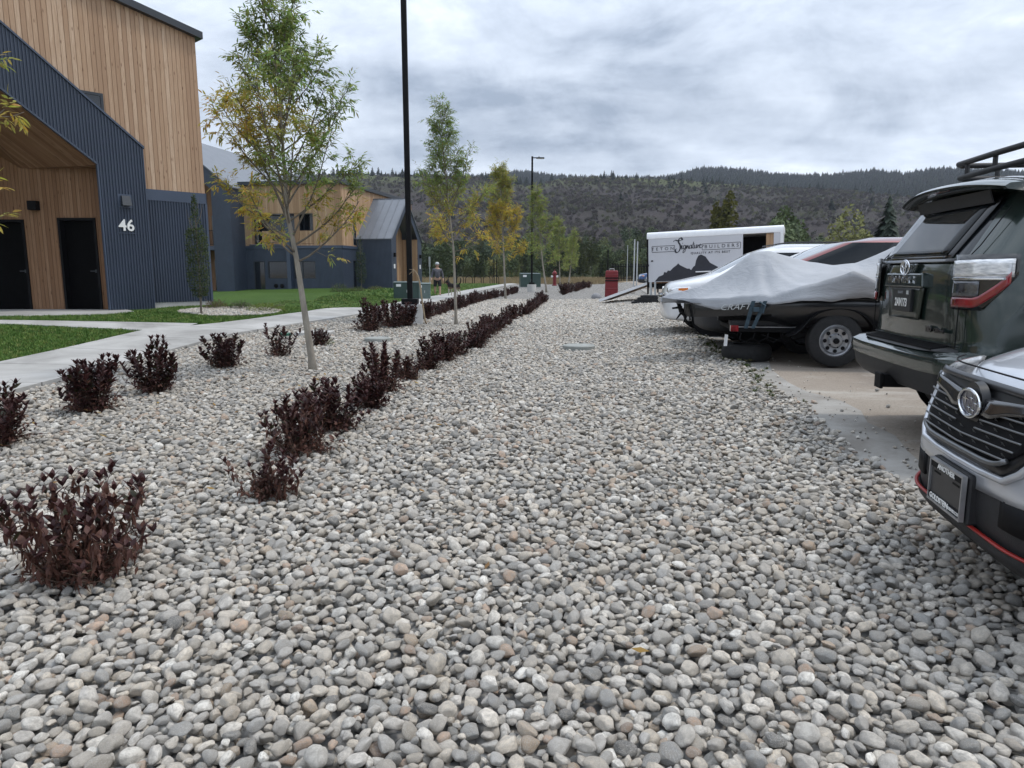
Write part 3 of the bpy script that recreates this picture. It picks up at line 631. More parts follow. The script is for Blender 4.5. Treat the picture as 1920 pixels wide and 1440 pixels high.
backwall('recess_wall', MT['wood_in'], [(-19, -13.5, .3, 6), (-13.5, -12.05, 2.58, 6), (-12.05, -11.22, .3, 6), (-11.22, -10.28, 2.62, 3.83), (-10.28, -9.55, .3, 3.83)])
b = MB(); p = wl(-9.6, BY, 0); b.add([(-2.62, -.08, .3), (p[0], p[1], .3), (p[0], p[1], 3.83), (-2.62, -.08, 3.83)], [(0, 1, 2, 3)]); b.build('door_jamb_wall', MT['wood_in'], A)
MT['doorb'] = mat('black_door_shade_tint', (.0025, .0025, .003), .7, var=.3, spec=.08)  # black paint, deepened further to stand in for the recess shade
def door(xa, xb, zb):
    b = MB(); Mx = Matrix.Rotation(0, 4, 'Z')
    def q(x, y, z): return wl(x, y, z)
    def bx(x0, x1, z0, z1, y0, y1): 
        vs = [q(x, y, z) for z in (z0, z1) for x, y in ((x0, y0), (x1, y0), (x1, y1), (x0, y1))]; b.add(vs, [(3, 2, 1, 0), (4, 5, 6, 7), (0, 1, 5, 4), (1, 2, 6, 5), (2, 3, 7, 6), (3, 0, 4, 7)])
    bx(xa+.06, xb-.06, .36, zb-.06, BY+.16, BY+.2); d = b.build('door', MT['doorb'], A)
    b = MB(); bx(xa, xa+.06, .36, zb, BY-.03, BY+.2); bx(xb-.06, xb, .36, zb, BY-.03, BY+.2); bx(xa, xb, zb-.06, zb, BY-.033, BY+.2); b.build('door_frame', MT['black'], d)
    b = MB(); bx(xb-.17, xb-.13, 1.28, 1.36, BY+.08, BY+.16); bx(xb-.28, xb-.13, 1.31, 1.335, BY+.06, BY+.085); b.build('door_handle', MT['fascia'], d)
door(-11.22, -10.28, 2.62); door(-13.5, -12.05, 2.58)
b = MB()
for (za, zb, w_) in ((2.80, 3.02, .10),): 
    vs = [wl(x, y, z) for z in (za, zb) for x, y in ((-11.84-w_*.0, BY-.16), (-11.62, BY-.16), (-11.62, BY), (-11.84, BY))]; b.add(vs, [(3, 2, 1, 0), (4, 5, 6, 7), (0, 1, 5, 4), (1, 2, 6, 5), (2, 3, 7, 6), (3, 0, 4, 7)])
b.build('porch_light', MT['black'], A, bevel=.01)
wall_lamp(A, (-2.10, -.17, 3.02), .26)
# number plate 46: raised white figures on a small rail
MT['numw'] = mat('white_number', (.80, .80, .78), .4, var=.03)
t_ = text_mesh('46', .385, MT['numw'], 'house_number', A, frame((-2.115, -.195, 2.42), (1, 0, 0), (0, 0, 1)), ext=.012, bold=.006, sx=.95)
b = MB(); b.box((-2.31, -.19, 2.235), (-1.93, -.168, 2.255)); b.build('number_rail', MT['band'], t_)
# window half hidden by the portal gable
b = MB(); b.box((-3.72, -.03, 4.85), (-3.66, .05, 5.50)); b.box((-2.40, -.03, 4.85), (-2.34, .05, 5.50)); b.box((-3.66, -.028, 5.44), (-2.40, .05, 5.50)); b.box((-3.66, -.02, 5.16), (-2.40, .04, 5.19)); wf = b.build('window', MT['fascia'], A)
b = MB(); b.box((-3.66, -.008, 4.85), (-2.40, -.004, 5.44)); b.build('pane', MT['glass'], wf)

# ================= far building =================
B = thing('townhouse_block', (-11.2, 47.69, 0), R(-10), 'far timber and blue block beyond the lawn with grey gabled porch and balconies', 'building')
H_ = 7.0
def wall_holes(x0, x1, z0, z1, holes, y, m_, name, axis='x', dep=0):
    """flat wall with rectangular holes, made of butted panels; axis 'x' = along local x at y, 'y' = along local y at x=y"""
    b = MB(); xs = sorted({x0, x1, *[h[0] for h in holes], *[h[1] for h in holes]}); zs = sorted({z0, z1, *[h[2] for h in holes], *[h[3] for h in holes]})
    for i in range(len(xs)-1):
        for j in range(len(zs)-1):
            cx, cz = (xs[i]+xs[i+1])/2, (zs[j]+zs[j+1])/2
            if any(h[0] < cx < h[1] and h[2] < cz < h[3] for h in holes): continue
            q = [(xs[i], zs[j]), (xs[i+1], zs[j]), (xs[i+1], zs[j+1]), (xs[i], zs[j+1])]
            b.add([(a, y, c) if axis == 'x' else (y, a, c) for a, c in q], [(0, 1, 2, 3)])
    for h in holes:   # reveals
        d = .35 if h[1]-h[0] > 3 else .12
        s_ = 1 if axis == 'x' else -1
        for (a, c), (a2, c2) in (((h[0], h[2]), (h[0], h[3])), ((h[1], h[2]), (h[1], h[3])), ((h[0], h[2]), (h[1], h[2])), ((h[0], h[3]), (h[1], h[3]))):
            q = [(a, y, c), (a2, y, c2), (a2, y+d*s_, c2), (a, y+d*s_, c)]
            b.add([p if axis == 'x' else (p[1], p[0], p[2]) for p in q], [(0, 1, 2, 3)])
    return b.build(name, m_, B)
loh = [(-6.45, -5.62, .08, 2.02), (-5.40, -3.98, .84, 2.02), (-3.50, -1.95, .84, 2.02)]
wall_holes(-7.2, 0, 0, 3.02, loh, 0, MT['metal_b'], 'lower_wall')
wall_holes(-7.2, 0, 3.02, H_, [(-6.45, -2.02, 3.16, 5.15)], .03, MT['wood_b'], 'timber_wall')
wall_holes(0, 15, 0, 3.02, [(1.75, 2.35, .05, 2.1)], 0, MT['metal_b'], 'side_wall', axis='y')
wall_holes(0, 15, 3.02, H_, [(1.95, 2.5, 3.1, 5.1)], -.03, MT['wood_b'], 'timber_wall', axis='y')
b = MB(); b.box((-7.2, -.05, 2.86), (.02, .03, 3.04)); b.box((-.03, -.05, 2.861), (.05, 15, 3.041)); b.build('flashing_band', MT['band'], B)
b = MB(); b.prism([(-7.2, -.15, H_), (.15, -.15, H_), (.15, 15, H_), (-9, 15, H_), (-9, 3, H_), (-7.2, 3, H_)], (0, 0, .24)); b.box((-.5, 3, 7.24), (-.3, 15, 7.3)); b.build('roof', MT['fascia'], B)
def win(name, x0, x1, z0, z1, y, mull=(), axis='x'):
    b = MB(); f = .06
    def bx(a0, a1, c0, c1, d0, d1, bb): bb.box((a0, y+d0, c0), (a1, y+d1, c1)) if axis == 'x' else bb.box((y-d1, a0, c0), (y-d0, a1, c1))
    bx(x0, x0+f, z0, z1, .03, .12, b); bx(x1-f, x1, z0, z1, .03, .12, b); bx(x0+f, x1-f, z1-f, z1, .03, .12, b); bx(x0+f, x1-f, z0, z0+f, .03, .12, b)
    for m_ in mull: bx(m_-.03, m_+.03, z0+f, z1-f, .04, .11, b)
    o = b.build(name, MT['fascia'], B); b = MB(); bx(x0+f, x1-f, z0+f, z1-f, .08, .085, b); b.build('pane', MT['glass'], o); return o
win('glazed_door', -6.45, -5.62, .08, 2.02, 0); win('window', -5.40, -3.98, .84, 2.02, 0); win('window', -3.50, -1.95, .84, 2.02, 0, (-2.9,))
win('glazed_door', 1.75, 2.35, .05, 2.1, 0, axis='y'); win('window', 1.95, 2.5, 3.1, 5.1, 0, axis='y')
# recessed balcony: back wall, glazing, timber parapet with round vents, slab edge
b = MB(); b.box((-6.45, .9, 3.16), (-2.02, .95, 5.15)); b.box((-6.45, .38, 3.10), (-2.02, .9, 3.16)); b.build('balcony_wall', MT['glass'], B)
b = MB(); b.box((-5.75, .10, 3.18), (-2.02, .16, 4.02)); b.box((-3.35, .06, 3.17), (-3.05, .17, 5.15)); b.build('balcony_front', MT['wood_b'], B)
b = MB(); b.box((-3.83, -.35, .0), (-3.57, .0, 5.15)); b.box((-6.6, -.12, 3.055), (-3.83, .02, 3.13)); b.build('pilaster', MT['band'], B)
def vents(pts, y):
    for x, z in pts:
        b = MB(); b.lathe([(.001, 0), (.13, 0), (.15, -.03), (.11, -.05), (.001, -.045)], (x, y, z), 'y', 16); b.build('round_vent', MT['black'], B, smooth=True)
vents([(-4.87, 3.55), (-4.45, 3.55)], .09); vents([(-4.85, .37), (-4.42, .37), (-3.11, .37)], -.01)
# porch with standing seam roof; ridge runs out along +x at y = 5.97
pk, pe = 6.5, 3.55
def pz(y): return pe+(pk-pe)*(1-abs(y-5.97)/3.47)
for yy in (2.5, 9.44):
    b = MB(); b.add([(-.0, yy, 0), (2.5, yy, 0), (2.5, yy, pe), (0, yy, pe)], [(0, 1, 2, 3)]); b.build('porch_wall', MT['metal_b'], B)
b = MB(); y0, y1, w_ = 2.5, 9.44, 1.0; gi2 = lambda y: pe-.55+(pk-pe)*(1-abs(y-5.97)/3.47)*.98+.0
for a, c_ in ((y0, y0+w_), (y1-w_, y1)): b.add([(2.5, a, 0), (2.5, c_, 0), (2.5, c_, pz(c_)), (2.5, a, pz(a))], [(0, 1, 2, 3)])
for a, c_ in ((y0+w_, 5.97), (5.97, y1-w_)):
    b.add([(2.5, a, pz(a)-.62), (2.5, c_, pz(c_)-.62), (2.5, c_, pz(c_)), (2.5, a, pz(a))], [(0, 1, 2, 3)])
b.build('porch_gable', MT['metal_b'], B)
b = MB()
for s_ in (0, 1):
    ya, yb = (2.42, 5.97) if s_ == 0 else (9.52, 5.97)
    b.prism([(-.6, ya, pe-.03), (2.58, ya, pe-.03), (2.58, yb, pk+.01), (-.6, yb, pk+.01)], (0, 0, .06))
    for i in range(6):
        x = -.1+i*.52; b.prism([(x, ya, pe+.03), (x+.035, ya, pe+.03), (x+.035, yb, pk+.07), (x, yb, pk+.07)], (0, 0, .05))
b.box((-.6, 5.93, pk+.06), (2.6, 6.01, pk+.12)); b.build('porch_roof', MT['roof'], B)
b = MB(); b.prism([(1.2, 3.5, 0), (1.2, 8.44, 0), (1.2, 8.44, 4.2), (1.2, 5.97, 6.3), (1.2, 3.5, 4.2)], (.05, 0, 0)); b.box((1.2, 3.46, 0), (2.48, 3.5, 3.75)); b.box((1.2, 8.44, 0), (2.48, 8.48, 3.75)); b.build('porch_timber_wall', MT['wood_b'], B)
b = MB(); b.box((1.26, 5.3, 0), (1.3, 6.6, 2.2)); b.build('porch_door', MT['black'], B)
for y in (3.0, 8.94):
    b = MB(); b.box((2.5, y-.09, 2.35), (2.64, y+.09, 2.62)); b.build('wall_light', MT['black'], B)
    b = MB(); b.box((2.505, y-.13, 1.55), (2.53, y+.13, 1.85)); b.build('number_plate', MT['white'], B)
# tall left portal with balcony, grey roof behind it
b = MB(); px0 = -6.95; gz = lambda x: 6.75+.80*(px0-x) if x > -11.2 else 6.75+.80*(px0+11.2)-.8*(-11.2-x)
def pf(a, c_, lo): b.add([(a, -1.6, lo(a)), (c_, -1.6, lo(c_)), (c_, -1.6, gz(c_)), (a, -1.6, gz(a))], [(0, 1, 2, 3)])
pf(-8.25, px0, lambda x: 0); pf(-11.2, -8.25, lambda x: gz(x)-1.15); pf(-14.15, -11.2, lambda x: gz(x)-1.15); pf(-15.4, -14.15, lambda x: 0)
b.add([(px0, -1.6, 0), (px0, 1.5, 0), (px0, 1.5, 6.75), (px0, -1.6, 6.75)], [(0, 1, 2, 3)]); b.add([(-8.25, -1.6, 0), (-8.25, .3, 0), (-8.25, .3, 6.6), (-8.25, -1.6, 6.6)], [(0, 1, 2, 3)])
b.build('portal_gable', MT['metal_b'], B)
b = MB()
for xa, xb in ((px0+.1, -11.2), (-15.5, -11.2)):
    b.prism([(xa, -1.72, gz(px0)-.05), (xb, -1.72, gz(-11.2)+.02), (xb, 11, gz(-11.2)+.02), (xa, 11, gz(px0)-.05)], (0, 0, .08))
b.build('portal_roof', MT['roof'], B)
b = MB(); b.box((-15.3, .3, 0), (-8.3, .35, 8)); b.build('portal_timber_wall', MT['wood_in'], B)
b = MB(); b.box((-15.3, -1.5, 2.75), (-8.3, .28, 3.0)); b.build('balcony_slab', MT['band'], B)
for za, zb in ((3.05, 5.1), (.05, 2.1)):
    b = MB(); b.box((-9.5, .27, za), (-8.9, .292, zb)); b.build('glazed_door', MT['glass'], B)
b = MB(); b.box((-15.2, -1.45, 3.98), (-8.35, -1.41, 4.02)); b.box((-15.2, -1.45, 3.08), (-8.35, -1.41, 3.11))
for i in range(68): x = -15.15+i*.1; b.box((x, -1.44, 3.1), (x+.014, -1.42, 3.99))
b.build('railing', MT['black'], B)
b = MB(); b.box((-14.5, 3, H_), (-9.0, 14, H_+1.2)); b.build('rear_block', MT['roof'], B)
for x in (-3.4, -4.1, -4.5):
    b = MB(); b.lathe([(.001, 0), (.13, 0), (.13, .55), (.2, .58), (.2, .74), (.001, .76)], (x, 2.4, 7.24), 'z', 12); b.build('roof_vent', MT['steel'], B)
# ================= vegetation =================
def leafmat(name, rough=.5, trans=.25):
    k = NT(name, rough, .3); at = k.n('ShaderNodeVertexColor'); at.layer_name = 'tint'
    nz = k.noise(k.tc.outputs['Object'], 30, 3, .5); c = k.mix(k.math('MULTIPLY', nz, .35), at.outputs[0], (.03, .03, .012), 'MULTIPLY')
    k.col(at.outputs[0])
    if trans:
        tr = k.n('ShaderNodeBsdfTranslucent'); k.set(tr.inputs[0], at.outputs[0]); mxs = k.n('ShaderNodeMixShader'); mxs.inputs[0].default_value = trans
        k.t.links.new(k.b.outputs[0], mxs.inputs[1]); k.t.links.new(tr.outputs[0], mxs.inputs[2]); k.t.links.new(mxs.outputs[0], k.t.nodes['Material Output'].inputs[0])
    return k.m
MT['leaf'] = leafmat('tree_leaf', .5, .5); MT['sleaf'] = leafmat('shrub_leaf', .55, .12)
MT['bark'] = mat('young_bark', (.20, .175, .145), .85, col2=(.33, .30, .25), scale=9, bump=.4, bscale=50, stretch=(1, 1, .35))
MT['twig'] = mat('shrub_twig', (.060, .036, .026), .8, col2=(.13, .085, .06), scale=14)
MT['branch'] = mat('branch_bark', (.10, .085, .065), .85, col2=(.18, .155, .125), scale=9)
class LB:      # leaves with a colour of their own
    def __init__(s): s.v = []; s.f = []; s.c = []
    def leaf(s, p, d, up, ln, wd, col, curl=.15):
        d = d.normalized(); sd_ = d.cross(up)
        if sd_.length < 1e-3: sd_ = d.orthogonal()
        sd_.normalize(); nn = sd_.cross(d); o = len(s.v)
        m1 = p+d*ln*.35-nn*ln*.02; m2 = p+d*ln*.7-nn*ln*curl*.4; tip = p+d*ln-nn*ln*curl
        for q in (p, m1+sd_*wd*.5+nn*wd*.12, m1-sd_*wd*.5+nn*wd*.12, m2+sd_*wd*.36+nn*wd*.08, m2-sd_*wd*.36+nn*wd*.08, tip, m1, m2): s.v.append(tuple(q))
        s.f += [(o, o+1, o+6), (o, o+6, o+2), (o+1, o+3, o+7, o+6), (o+6, o+7, o+4, o+2), (o+3, o+5, o+7), (o+7, o+5, o+4)]; s.c += [col]*8
    def simple(s, p, d, up, ln, wd, col):
        d = d.normalized(); sd_ = d.cross(up)
        if sd_.length < 1e-3: sd_ = d.orthogonal()
        sd_.normalize(); o = len(s.v); m1 = p+d*ln*.45
        for q in (p, m1+sd_*wd*.5, p+d*ln-Vector((0, 0, ln*.15)), m1-sd_*wd*.5): s.v.append(tuple(q))
        s.f.append((o, o+1, o+2, o+3)); s.c += [col]*4
    def build(s, name, m_, parent=None):
        me = bpy.data.meshes.new(name); me.from_pydata(s.v, [], s.f); me.update(); me.materials.append(m_)
        a = me.color_attributes.new('tint', 'FLOAT_COLOR', 'POINT'); a.data.foreach_set('color', np.array([(*c, 1) for c in s.c], np.float32).ravel())
        o = bpy.data.objects.new(name, me); COL.objects.link(o); o.parent = parent; return o
def rv(rd, s=1): return Vector((rd.gauss(0, s), rd.gauss(0, s), rd.gauss(0, s)))
def mixc(a, b, t): return tuple(x*(1-t)+y*t for x, y in zip(a, b))
G1, G2, Y1, Y2, O1 = (.15, .215, .06), (.29, .35, .11), (.50, .39, .07), (.60, .43, .07), (.55, .30, .06)
def ash_tree(name, loc, label, path, H, zc, prof, colf, seed, nb=26, lsz=1.0, trunk_r=.05, group='young ash trees along the gravel', dens=1.0, cat='tree', simple=False):
    rd = random.Random(seed); t = thing(name, loc, 0, label, cat, group); path = [Vector(p) for p in path]
    def at(z):
        for a, b_ in zip(path, path[1:]):
            if z <= b_.z: f = (z-a.z)/(b_.z-a.z); return a.lerp(b_, f)
        return path[-1]
    ps = [at(z) for z in np.linspace(0, H*.98, 26)]; rr_ = [trunk_r*(1-.93*(i/25)**.8)+(.02 if i == 0 else 0) for i in range(26)]
    ps[0] = ps[0]-Vector((0, 0, .12))
    b = MB(); b.tube(ps, rr_, 9); b.build('trunk', MT['bark'], t, smooth=True)
    br = MB(); lf = LB()
    def compound(p, d, sc):
        k_ = rd.choice([5, 7, 7]); L_ = .16*sc*rd.uniform(.75, 1.15); d = (d+Vector((0, 0, -.25))+rv(rd, .25)).normalized(); sd_ = d.cross(Vector((0, 0, 1)))+rv(rd, .2); sd_.normalize()
        col = colf(p, rd)
        for q in range(k_):
            f = .35+.65*(q//2)/((k_-1)/2) if q < k_-1 else 1; s_ = (-1)**q if q < k_-1 else 0
            dd = (d*(.55 if s_ else 1)+sd_*s_*.85+Vector((0, 0, -.25))+rv(rd, .12)); c_ = tuple(x*rd.uniform(.8, 1.2) for x in col)
            (lf.simple if simple else lf.leaf)(p+d*L_*f*.8, dd, Vector((0, 0, 1))+rv(rd, .3), .082*sc*rd.uniform(.8, 1.2), .021*sc, c_)
    for i in range(nb):
        f = (i+rd.random()*.6)/nb; z0 = zc+(H-zc)*f**1.05*.86; p0 = at(z0); az = i*2.4+rd.uniform(-.5, .5); el = R(rd.uniform(24, 48)+f*22); zt_ = z0; R_ = prof(min(1, (z0-zc)/(H-zc)+.16))*rd.uniform(.7, 1.12)
        if i < 3: el = R(rd.uniform(8, 28))
        L_ = R_/math.cos(el)*1.05; L_ = min(L_, (H-z0)*.95/max(.2, math.sin(el)+.25)); d = Vector((math.cos(az)*math.cos(el), math.sin(az)*math.cos(el), math.sin(el)))
        pts = [p0]; n = 7
        for q in range(n): d = (d+Vector((0, 0, .07))+rv(rd, .05)).normalized(); pts.append(pts[-1]+d*L_/n)
        br.tube(pts, [trunk_r*.25*(1-.75*f)*(1-.85*q/n)+.0028 for q in range(n+1)], 5, cap=False)
        nt = int(max(4, 11*dens*(L_/1.1)**.5))
        for q in range(nt):
            u = .22+.78*q/nt+rd.uniform(0, .05); j = min(n-1, int(u*n)); bp_ = pts[j].lerp(pts[j+1], u*n-j); bd = (pts[j+1]-pts[j]).normalized()
            td = (bd*.7+rv(rd, .45)+Vector((0, 0, .15))).normalized(); tl = rd.uniform(.14, .38)*(1.15-u*.5)*lsz; tp = [bp_, bp_+td*tl*.5, bp_+(td+Vector((0, 0, .2))).normalized()*tl]
            br.tube(tp, [.0045*lsz, .0035*lsz, .002*lsz], 4, cap=False)
            for w_ in range(int(rd.choice([3, 4, 5, 5])*dens+.5)):
                g_ = rd.uniform(.25, 1); p = bp_.lerp(tp[2], g_); compound(p, td+rv(rd, .6), rd.uniform(.8, 1.1)*lsz)
        for w_ in range(4): compound(pts[-1-(w_ % 2)], d+rv(rd, .5), lsz)
    for w_ in range(int(14*dens)): z = zc+(H-zc)*rd.uniform(.75, 1); compound(at(min(z, H*.98)), rv(rd, 1)+Vector((0, 0, .6)), lsz*.9)
    br.build('branches', MT['branch'], t); lf.build('crown', MT['leaf'], t); return t
# nearest tree: yellow on its left and low, green to the top and right
def c1(p, rd):
    x = p.x+.25; y = 0
    yl = np.clip((-x-.15)*1.7, 0, 1)*np.clip(1.25-abs(p.z-2.9)/1.0, 0, 1)*1.2 + (np.clip(1-abs(p.z-3.1)/.35, 0, 1)*.7 if abs(x) < .4 else 0) + (.8 if p.z < 2.3 else 0)*rd.random()*1.4
    t = float(np.clip(yl*rd.uniform(.5, 1.3), 0, 1)); g_ = mixc(G1, G2, rd.random()); return mixc(g_, mixc(Y1, mixc(Y2, O1, .5), rd.random()), t)
pr1 = lambda u: np.interp(u, [0, .12, .3, .5, .68, .8, 1], [.9, 1.05, 1.12, .98, .66, .42, .30])
ash_tree('ash_tree', (-2.62, 9.28, 0), 'nearest young ash tree, slanting pale trunk, crown half yellow on its left', [(0, 0, 0), (-.16, 0, 1.5), (-.25, 0, 2.05), (-.27, 0, 3.4), (-.34, 0, 4.9)], 4.75, 1.42, pr1, c1, 3, nb=42, trunk_r=.052, dens=1.15)
def mk(yf):
    def f(p, rd):
        g_ = mixc(G1, G2, rd.random()); t = float(np.clip(yf(p)*rd.uniform(.4, 1.4), 0, 1)); return mixc(g_, mixc(Y1, Y2, rd.random()), t)
    return f
ash_tree('ash_tree', (-1.36, 17.3, .01), 'second ash tree along the gravel, tall pointed green top and yellow skirt', [(0, 0, 0), (-.04, 0, 1.8), (-.22, 0, 3.6), (-.34, 0, 5.4)], 5.4, 1.75, lambda u: np.interp(u, [0, .12, .35, .5, .7, 1], [.95, 1.1, .95, .58, .32, .14]), mk(lambda p: (3.3-p.z)*.8+.1), 12, nb=34, trunk_r=.042, lsz=1.15, simple=True, dens=1.1)
ash_tree('ash_tree', (-.32, 35.2, 0), 'third ash tree, the most golden crown, between the second tree and the far lamp', [(0, 0, 0), (-.08, 0, 2), (-.3, 0, 6.8)], 6.7, 2.0, lambda u: np.interp(u, [0, .15, .4, .52, .62, .8, 1], [.9, 1.25, 1.0, .55, .65, .5, .15]), mk(lambda p: .95 if p.z < 4.6 else .35), 21, nb=32, trunk_r=.06, lsz=1.5, simple=True, dens=1.2)
far_p = lambda u: np.interp(u, [0, .2, .5, .8, 1], [.8, 1.1, .9, .5, .2])
ft = ash_tree('ash_tree', (2.3, 47.5, 0), 'fourth ash tree, dull green, beside the far lamp post', [(0, 0, 0), (-.3, 0, 2), (-.8, 0, 7)], 7.0, 1.9, far_p, mk(lambda p: .12), 31, nb=24, trunk_r=.07, lsz=1.9, simple=True, dens=.95)
dup(ft, (3.9, 58, 0), 1.2, .82, 'fifth ash tree in the far row, green crown just past the far lamp'); dup(ft, (5.3, 68, 0), 2.9, .78, 'sixth ash tree in the far row, near the red hydrant'); dup(ft, (6.4, 80, 0), 4.1, .76, 'farthest small ash tree at the end of the planted row')
ash_tree('ash_tree', (-3.86, 4.75, 0), 'young tree at the left edge of the photo, only yellow-green twigs reach in', [(0, 0, 0), (0, 0, 3)], 3.0, 1.45, lambda u: .62 if u < .45 else .45, mk(lambda p: .55), 41, nb=16, trunk_r=.035, lsz=.85, group=None)

# ---- burgundy shrubs ----
D1, D2, B1, B2 = (.028, .010, .011), (.062, .021, .020), (.080, .034, .026), (.12, .055, .038)
def shrub_parts(seed, h, w_, ns, wilt=0, brown=.2, lsz=1.0, lean=0, sparse=1.0):
    rd = random.Random(seed); st = MB(); lf = LB()
    for i in range(ns):
        a = rd.uniform(0, 6.28); r0 = rd.uniform(0, .10)*w_/.35; p = Vector((r0*math.cos(a), r0*math.sin(a), -.02)); out = rd.random()**.7; hh = h*(rd.uniform(.62, 1.05) if rd.random() < .75 else rd.uniform(.35, .6))*(1-.25*out)
        tgt = Vector((math.cos(a)*w_*out, math.sin(a)*w_*out, hh)); n = 9; pts = []
        for q in range(n+1):
            u = q/n; pts.append(Vector((p.x+(tgt.x-p.x)*u**.8, p.y+(tgt.y-p.y)*u**.8, -.02+hh*u))+rv(rd, .006)*(1+u)+Vector((lean*u, 0, 0)))
        st.tube(pts, [.0042*(1-.7*q/n) for q in range(n+1)], 4, cap=False)
        nl = int(hh/.0165*sparse); ph = rd.uniform(0, 6)
        for q in range(nl):
            u = .22+.78*q/nl; j = min(n-1, int(u*n)); c_ = pts[j].lerp(pts[j+1], u*n-j); ph += 1.57+rd.uniform(-.2, .2)
            if rd.random() > .38+u*.8: continue
            for s_ in (0, math.pi):
                aa = ph+s_+rd.uniform(-.2, .2); dr = (wilt and rd.random() < wilt*(1.25-u*.6))
                el = -1.1+rd.uniform(-.3, .3) if dr else .25+.75*u+rd.uniform(-.2, .25)
                d = Vector((math.cos(aa)*math.cos(el), math.sin(aa)*math.cos(el), math.sin(el))); sz = lsz*(.046 if u > .45 else .036)*rd.uniform(.75, 1.25)*(1-.35*max(0, u-.85)/.15)
                cb_ = mixc(D1, D2, rd.random()) if rd.random() < .9 else (.035, .032, .014)
                if dr or rd.random() < brown*(1.4-u): cb_ = mixc(B1, B2, rd.random())
                lf.leaf(c_, d, Vector((0, 0, 1))+rv(rd, .2), sz, sz*(.30 if dr else .46), cb_, .35 if dr else .22)
        for q in range(4):    # tip rosette
            aa = ph+q*1.57; el = 1.05; d = Vector((math.cos(aa)*math.cos(el), math.sin(aa)*math.cos(el), math.sin(el))); lf.leaf(pts[-1], d, Vector((0, 0, 1)), .040*lsz, .017*lsz, mixc(D1, D2, rd.random()))
    for i in range(int(ns*4.5)):   # dead low twigs with scraps of leaf
        a = rd.uniform(0, 6.28); l_ = rd.uniform(.08, .26)*h/.45; el = rd.uniform(.25, 1.35); d = Vector((math.cos(a)*math.cos(el), math.sin(a)*math.cos(el), math.sin(el))); p = Vector((rd.gauss(0, .04), rd.gauss(0, .04), 0)); st.tube([p, p+d*l_*.5+rv(rd, .01), p+d*l_+rv(rd, .015)], [.0026, .002, .001], 3, cap=False)
        for q in range(6): pp = p+d*l_*rd.uniform(.35, 1); lf.simple(pp, rv(rd, 1), rv(rd, 1), rd.uniform(.016, .032)*lsz, .012*lsz, mixc(B1, B2, rd.random()) if rd.random() < .35+brown else mixc(D1, D2, rd.random()))
    return st, lf
def make_shrub(seed, label, group, **kw):
    t = thing('burgundy_shrub', (0, 0, 0), 0, label, 'shrub', group); st, lf = shrub_parts(seed, **kw); st.build('stems', MT['twig'], t); lf.build('foliage', MT['sleaf'], t); return t
GR, GL = 'burgundy shrubs in the long row beside the gravel strip', 'burgundy shrubs in the row along the pavement'
S0 = make_shrub(14, 'large half-wilted brown-purple shrub nearest the camera at lower left', GR, h=.52, w_=.33, ns=36, wilt=.7, brown=.6, lsz=1.3, lean=.03, sparse=.8); S0.location = (-1.84, 2.88, 0)
S1 = make_shrub(2, 'small sparse twiggy shrub, second of the gravel row from the camera', GR, h=.36, w_=.22, ns=20, wilt=.3, brown=.6, lsz=1.15, sparse=.7); S1.location = (-1.42, 3.95, 0)
V1 = make_shrub(3, 'broad dark shrub with upright tips, left of the first tree by the pavement', GL, h=.60, w_=.31, ns=32, brown=.18, lsz=1.7, sparse=.66); V1.location = (-3.92, 6.5, 0)
V2 = make_shrub(4, 'tallest dark shrub with spiky tips at the pavement edge', GL, h=.68, w_=.31, ns=26, brown=.10, lsz=1.75, sparse=.64); V2.location = (-3.86, 7.55, 0)
V3 = make_shrub(5, 'wide low dark shrub behind the tall spiky one, left of the first tree', GL, h=.52, w_=.36, ns=28, brown=.12, lsz=1.7, sparse=.66); V3.location = (-3.92, 9.6, 0)
V4 = make_shrub(6, 'thin open shrub by the green cap, just left of the first tree trunk', GL, h=.56, w_=.32, ns=13, brown=.2, lsz=1.6, sparse=.7); V4.location = (-3.6, 10.9, 0)
V5 = make_shrub(7, 'dense brown-purple shrub, third of the gravel row from the camera', GR, h=.48, w_=.28, ns=36, wilt=.2, brown=.5, lsz=1.3, sparse=.75); V5.location = (-1.52, 4.95, 0)
V6 = make_shrub(8, 'cropped dark shrub at the left frame edge above the nearest shrub', GL, h=.52, w_=.34, ns=30, brown=.3, lsz=1.6, sparse=.7); V6.location = (-3.88, 5.2, 0)
V7 = make_shrub(9, 'dark spiky shrub just right of the first tree trunk in the gravel row', GR, h=.62, w_=.26, ns=28, brown=.25, lsz=1.6, sparse=.68); V7.location = (-1.40, 7.6, 0)
protos = [V1, V2, V3, V5, V7]; rs_ = random.Random(5)
ordw = ['', '', '', 'third', 'fourth', 'fifth', 'sixth', 'seventh', 'eighth', 'ninth', 'tenth', 'eleventh', 'twelfth', 'thirteenth', 'fourteenth']
hy = [3.9, 5, 5.9, 6.9, 8.4, 9.3, 12.5, 19.5, 22, 32]; hx = [-1.46, -1.5, -1.48, -1.4, -1.22, -1.05, -.62, -.05, .45, 1.4]
y = 5.75; n = 4
while y < 34:
    if not (7.3 < y < 7.95):
        x = float(np.interp(y, hy, hx))+rs_.uniform(-.09, .09); sc = rs_.uniform(.70, 1.05)*(1 if y < 18 else .92)*(1 if y < 6.4 or y > 9 else .95)
        lb = ('%s burgundy shrub of the gravel row counting from the camera' % ordw[n]) if n < 15 else 'one of the merging dark shrubs in the far half of the gravel row'
        dup(protos[(n*3) % 5], (x, y, Z(x, y)), rs_.uniform(0, 6), (sc, sc, sc*rs_.uniform(.74, .95)), lb)['group'] = GR if n < 15 else 'far merging shrubs of the gravel row'
        n += 1
    y += rs_.uniform(.74, .98) if y < 16 else rs_.uniform(.9, 1.15)
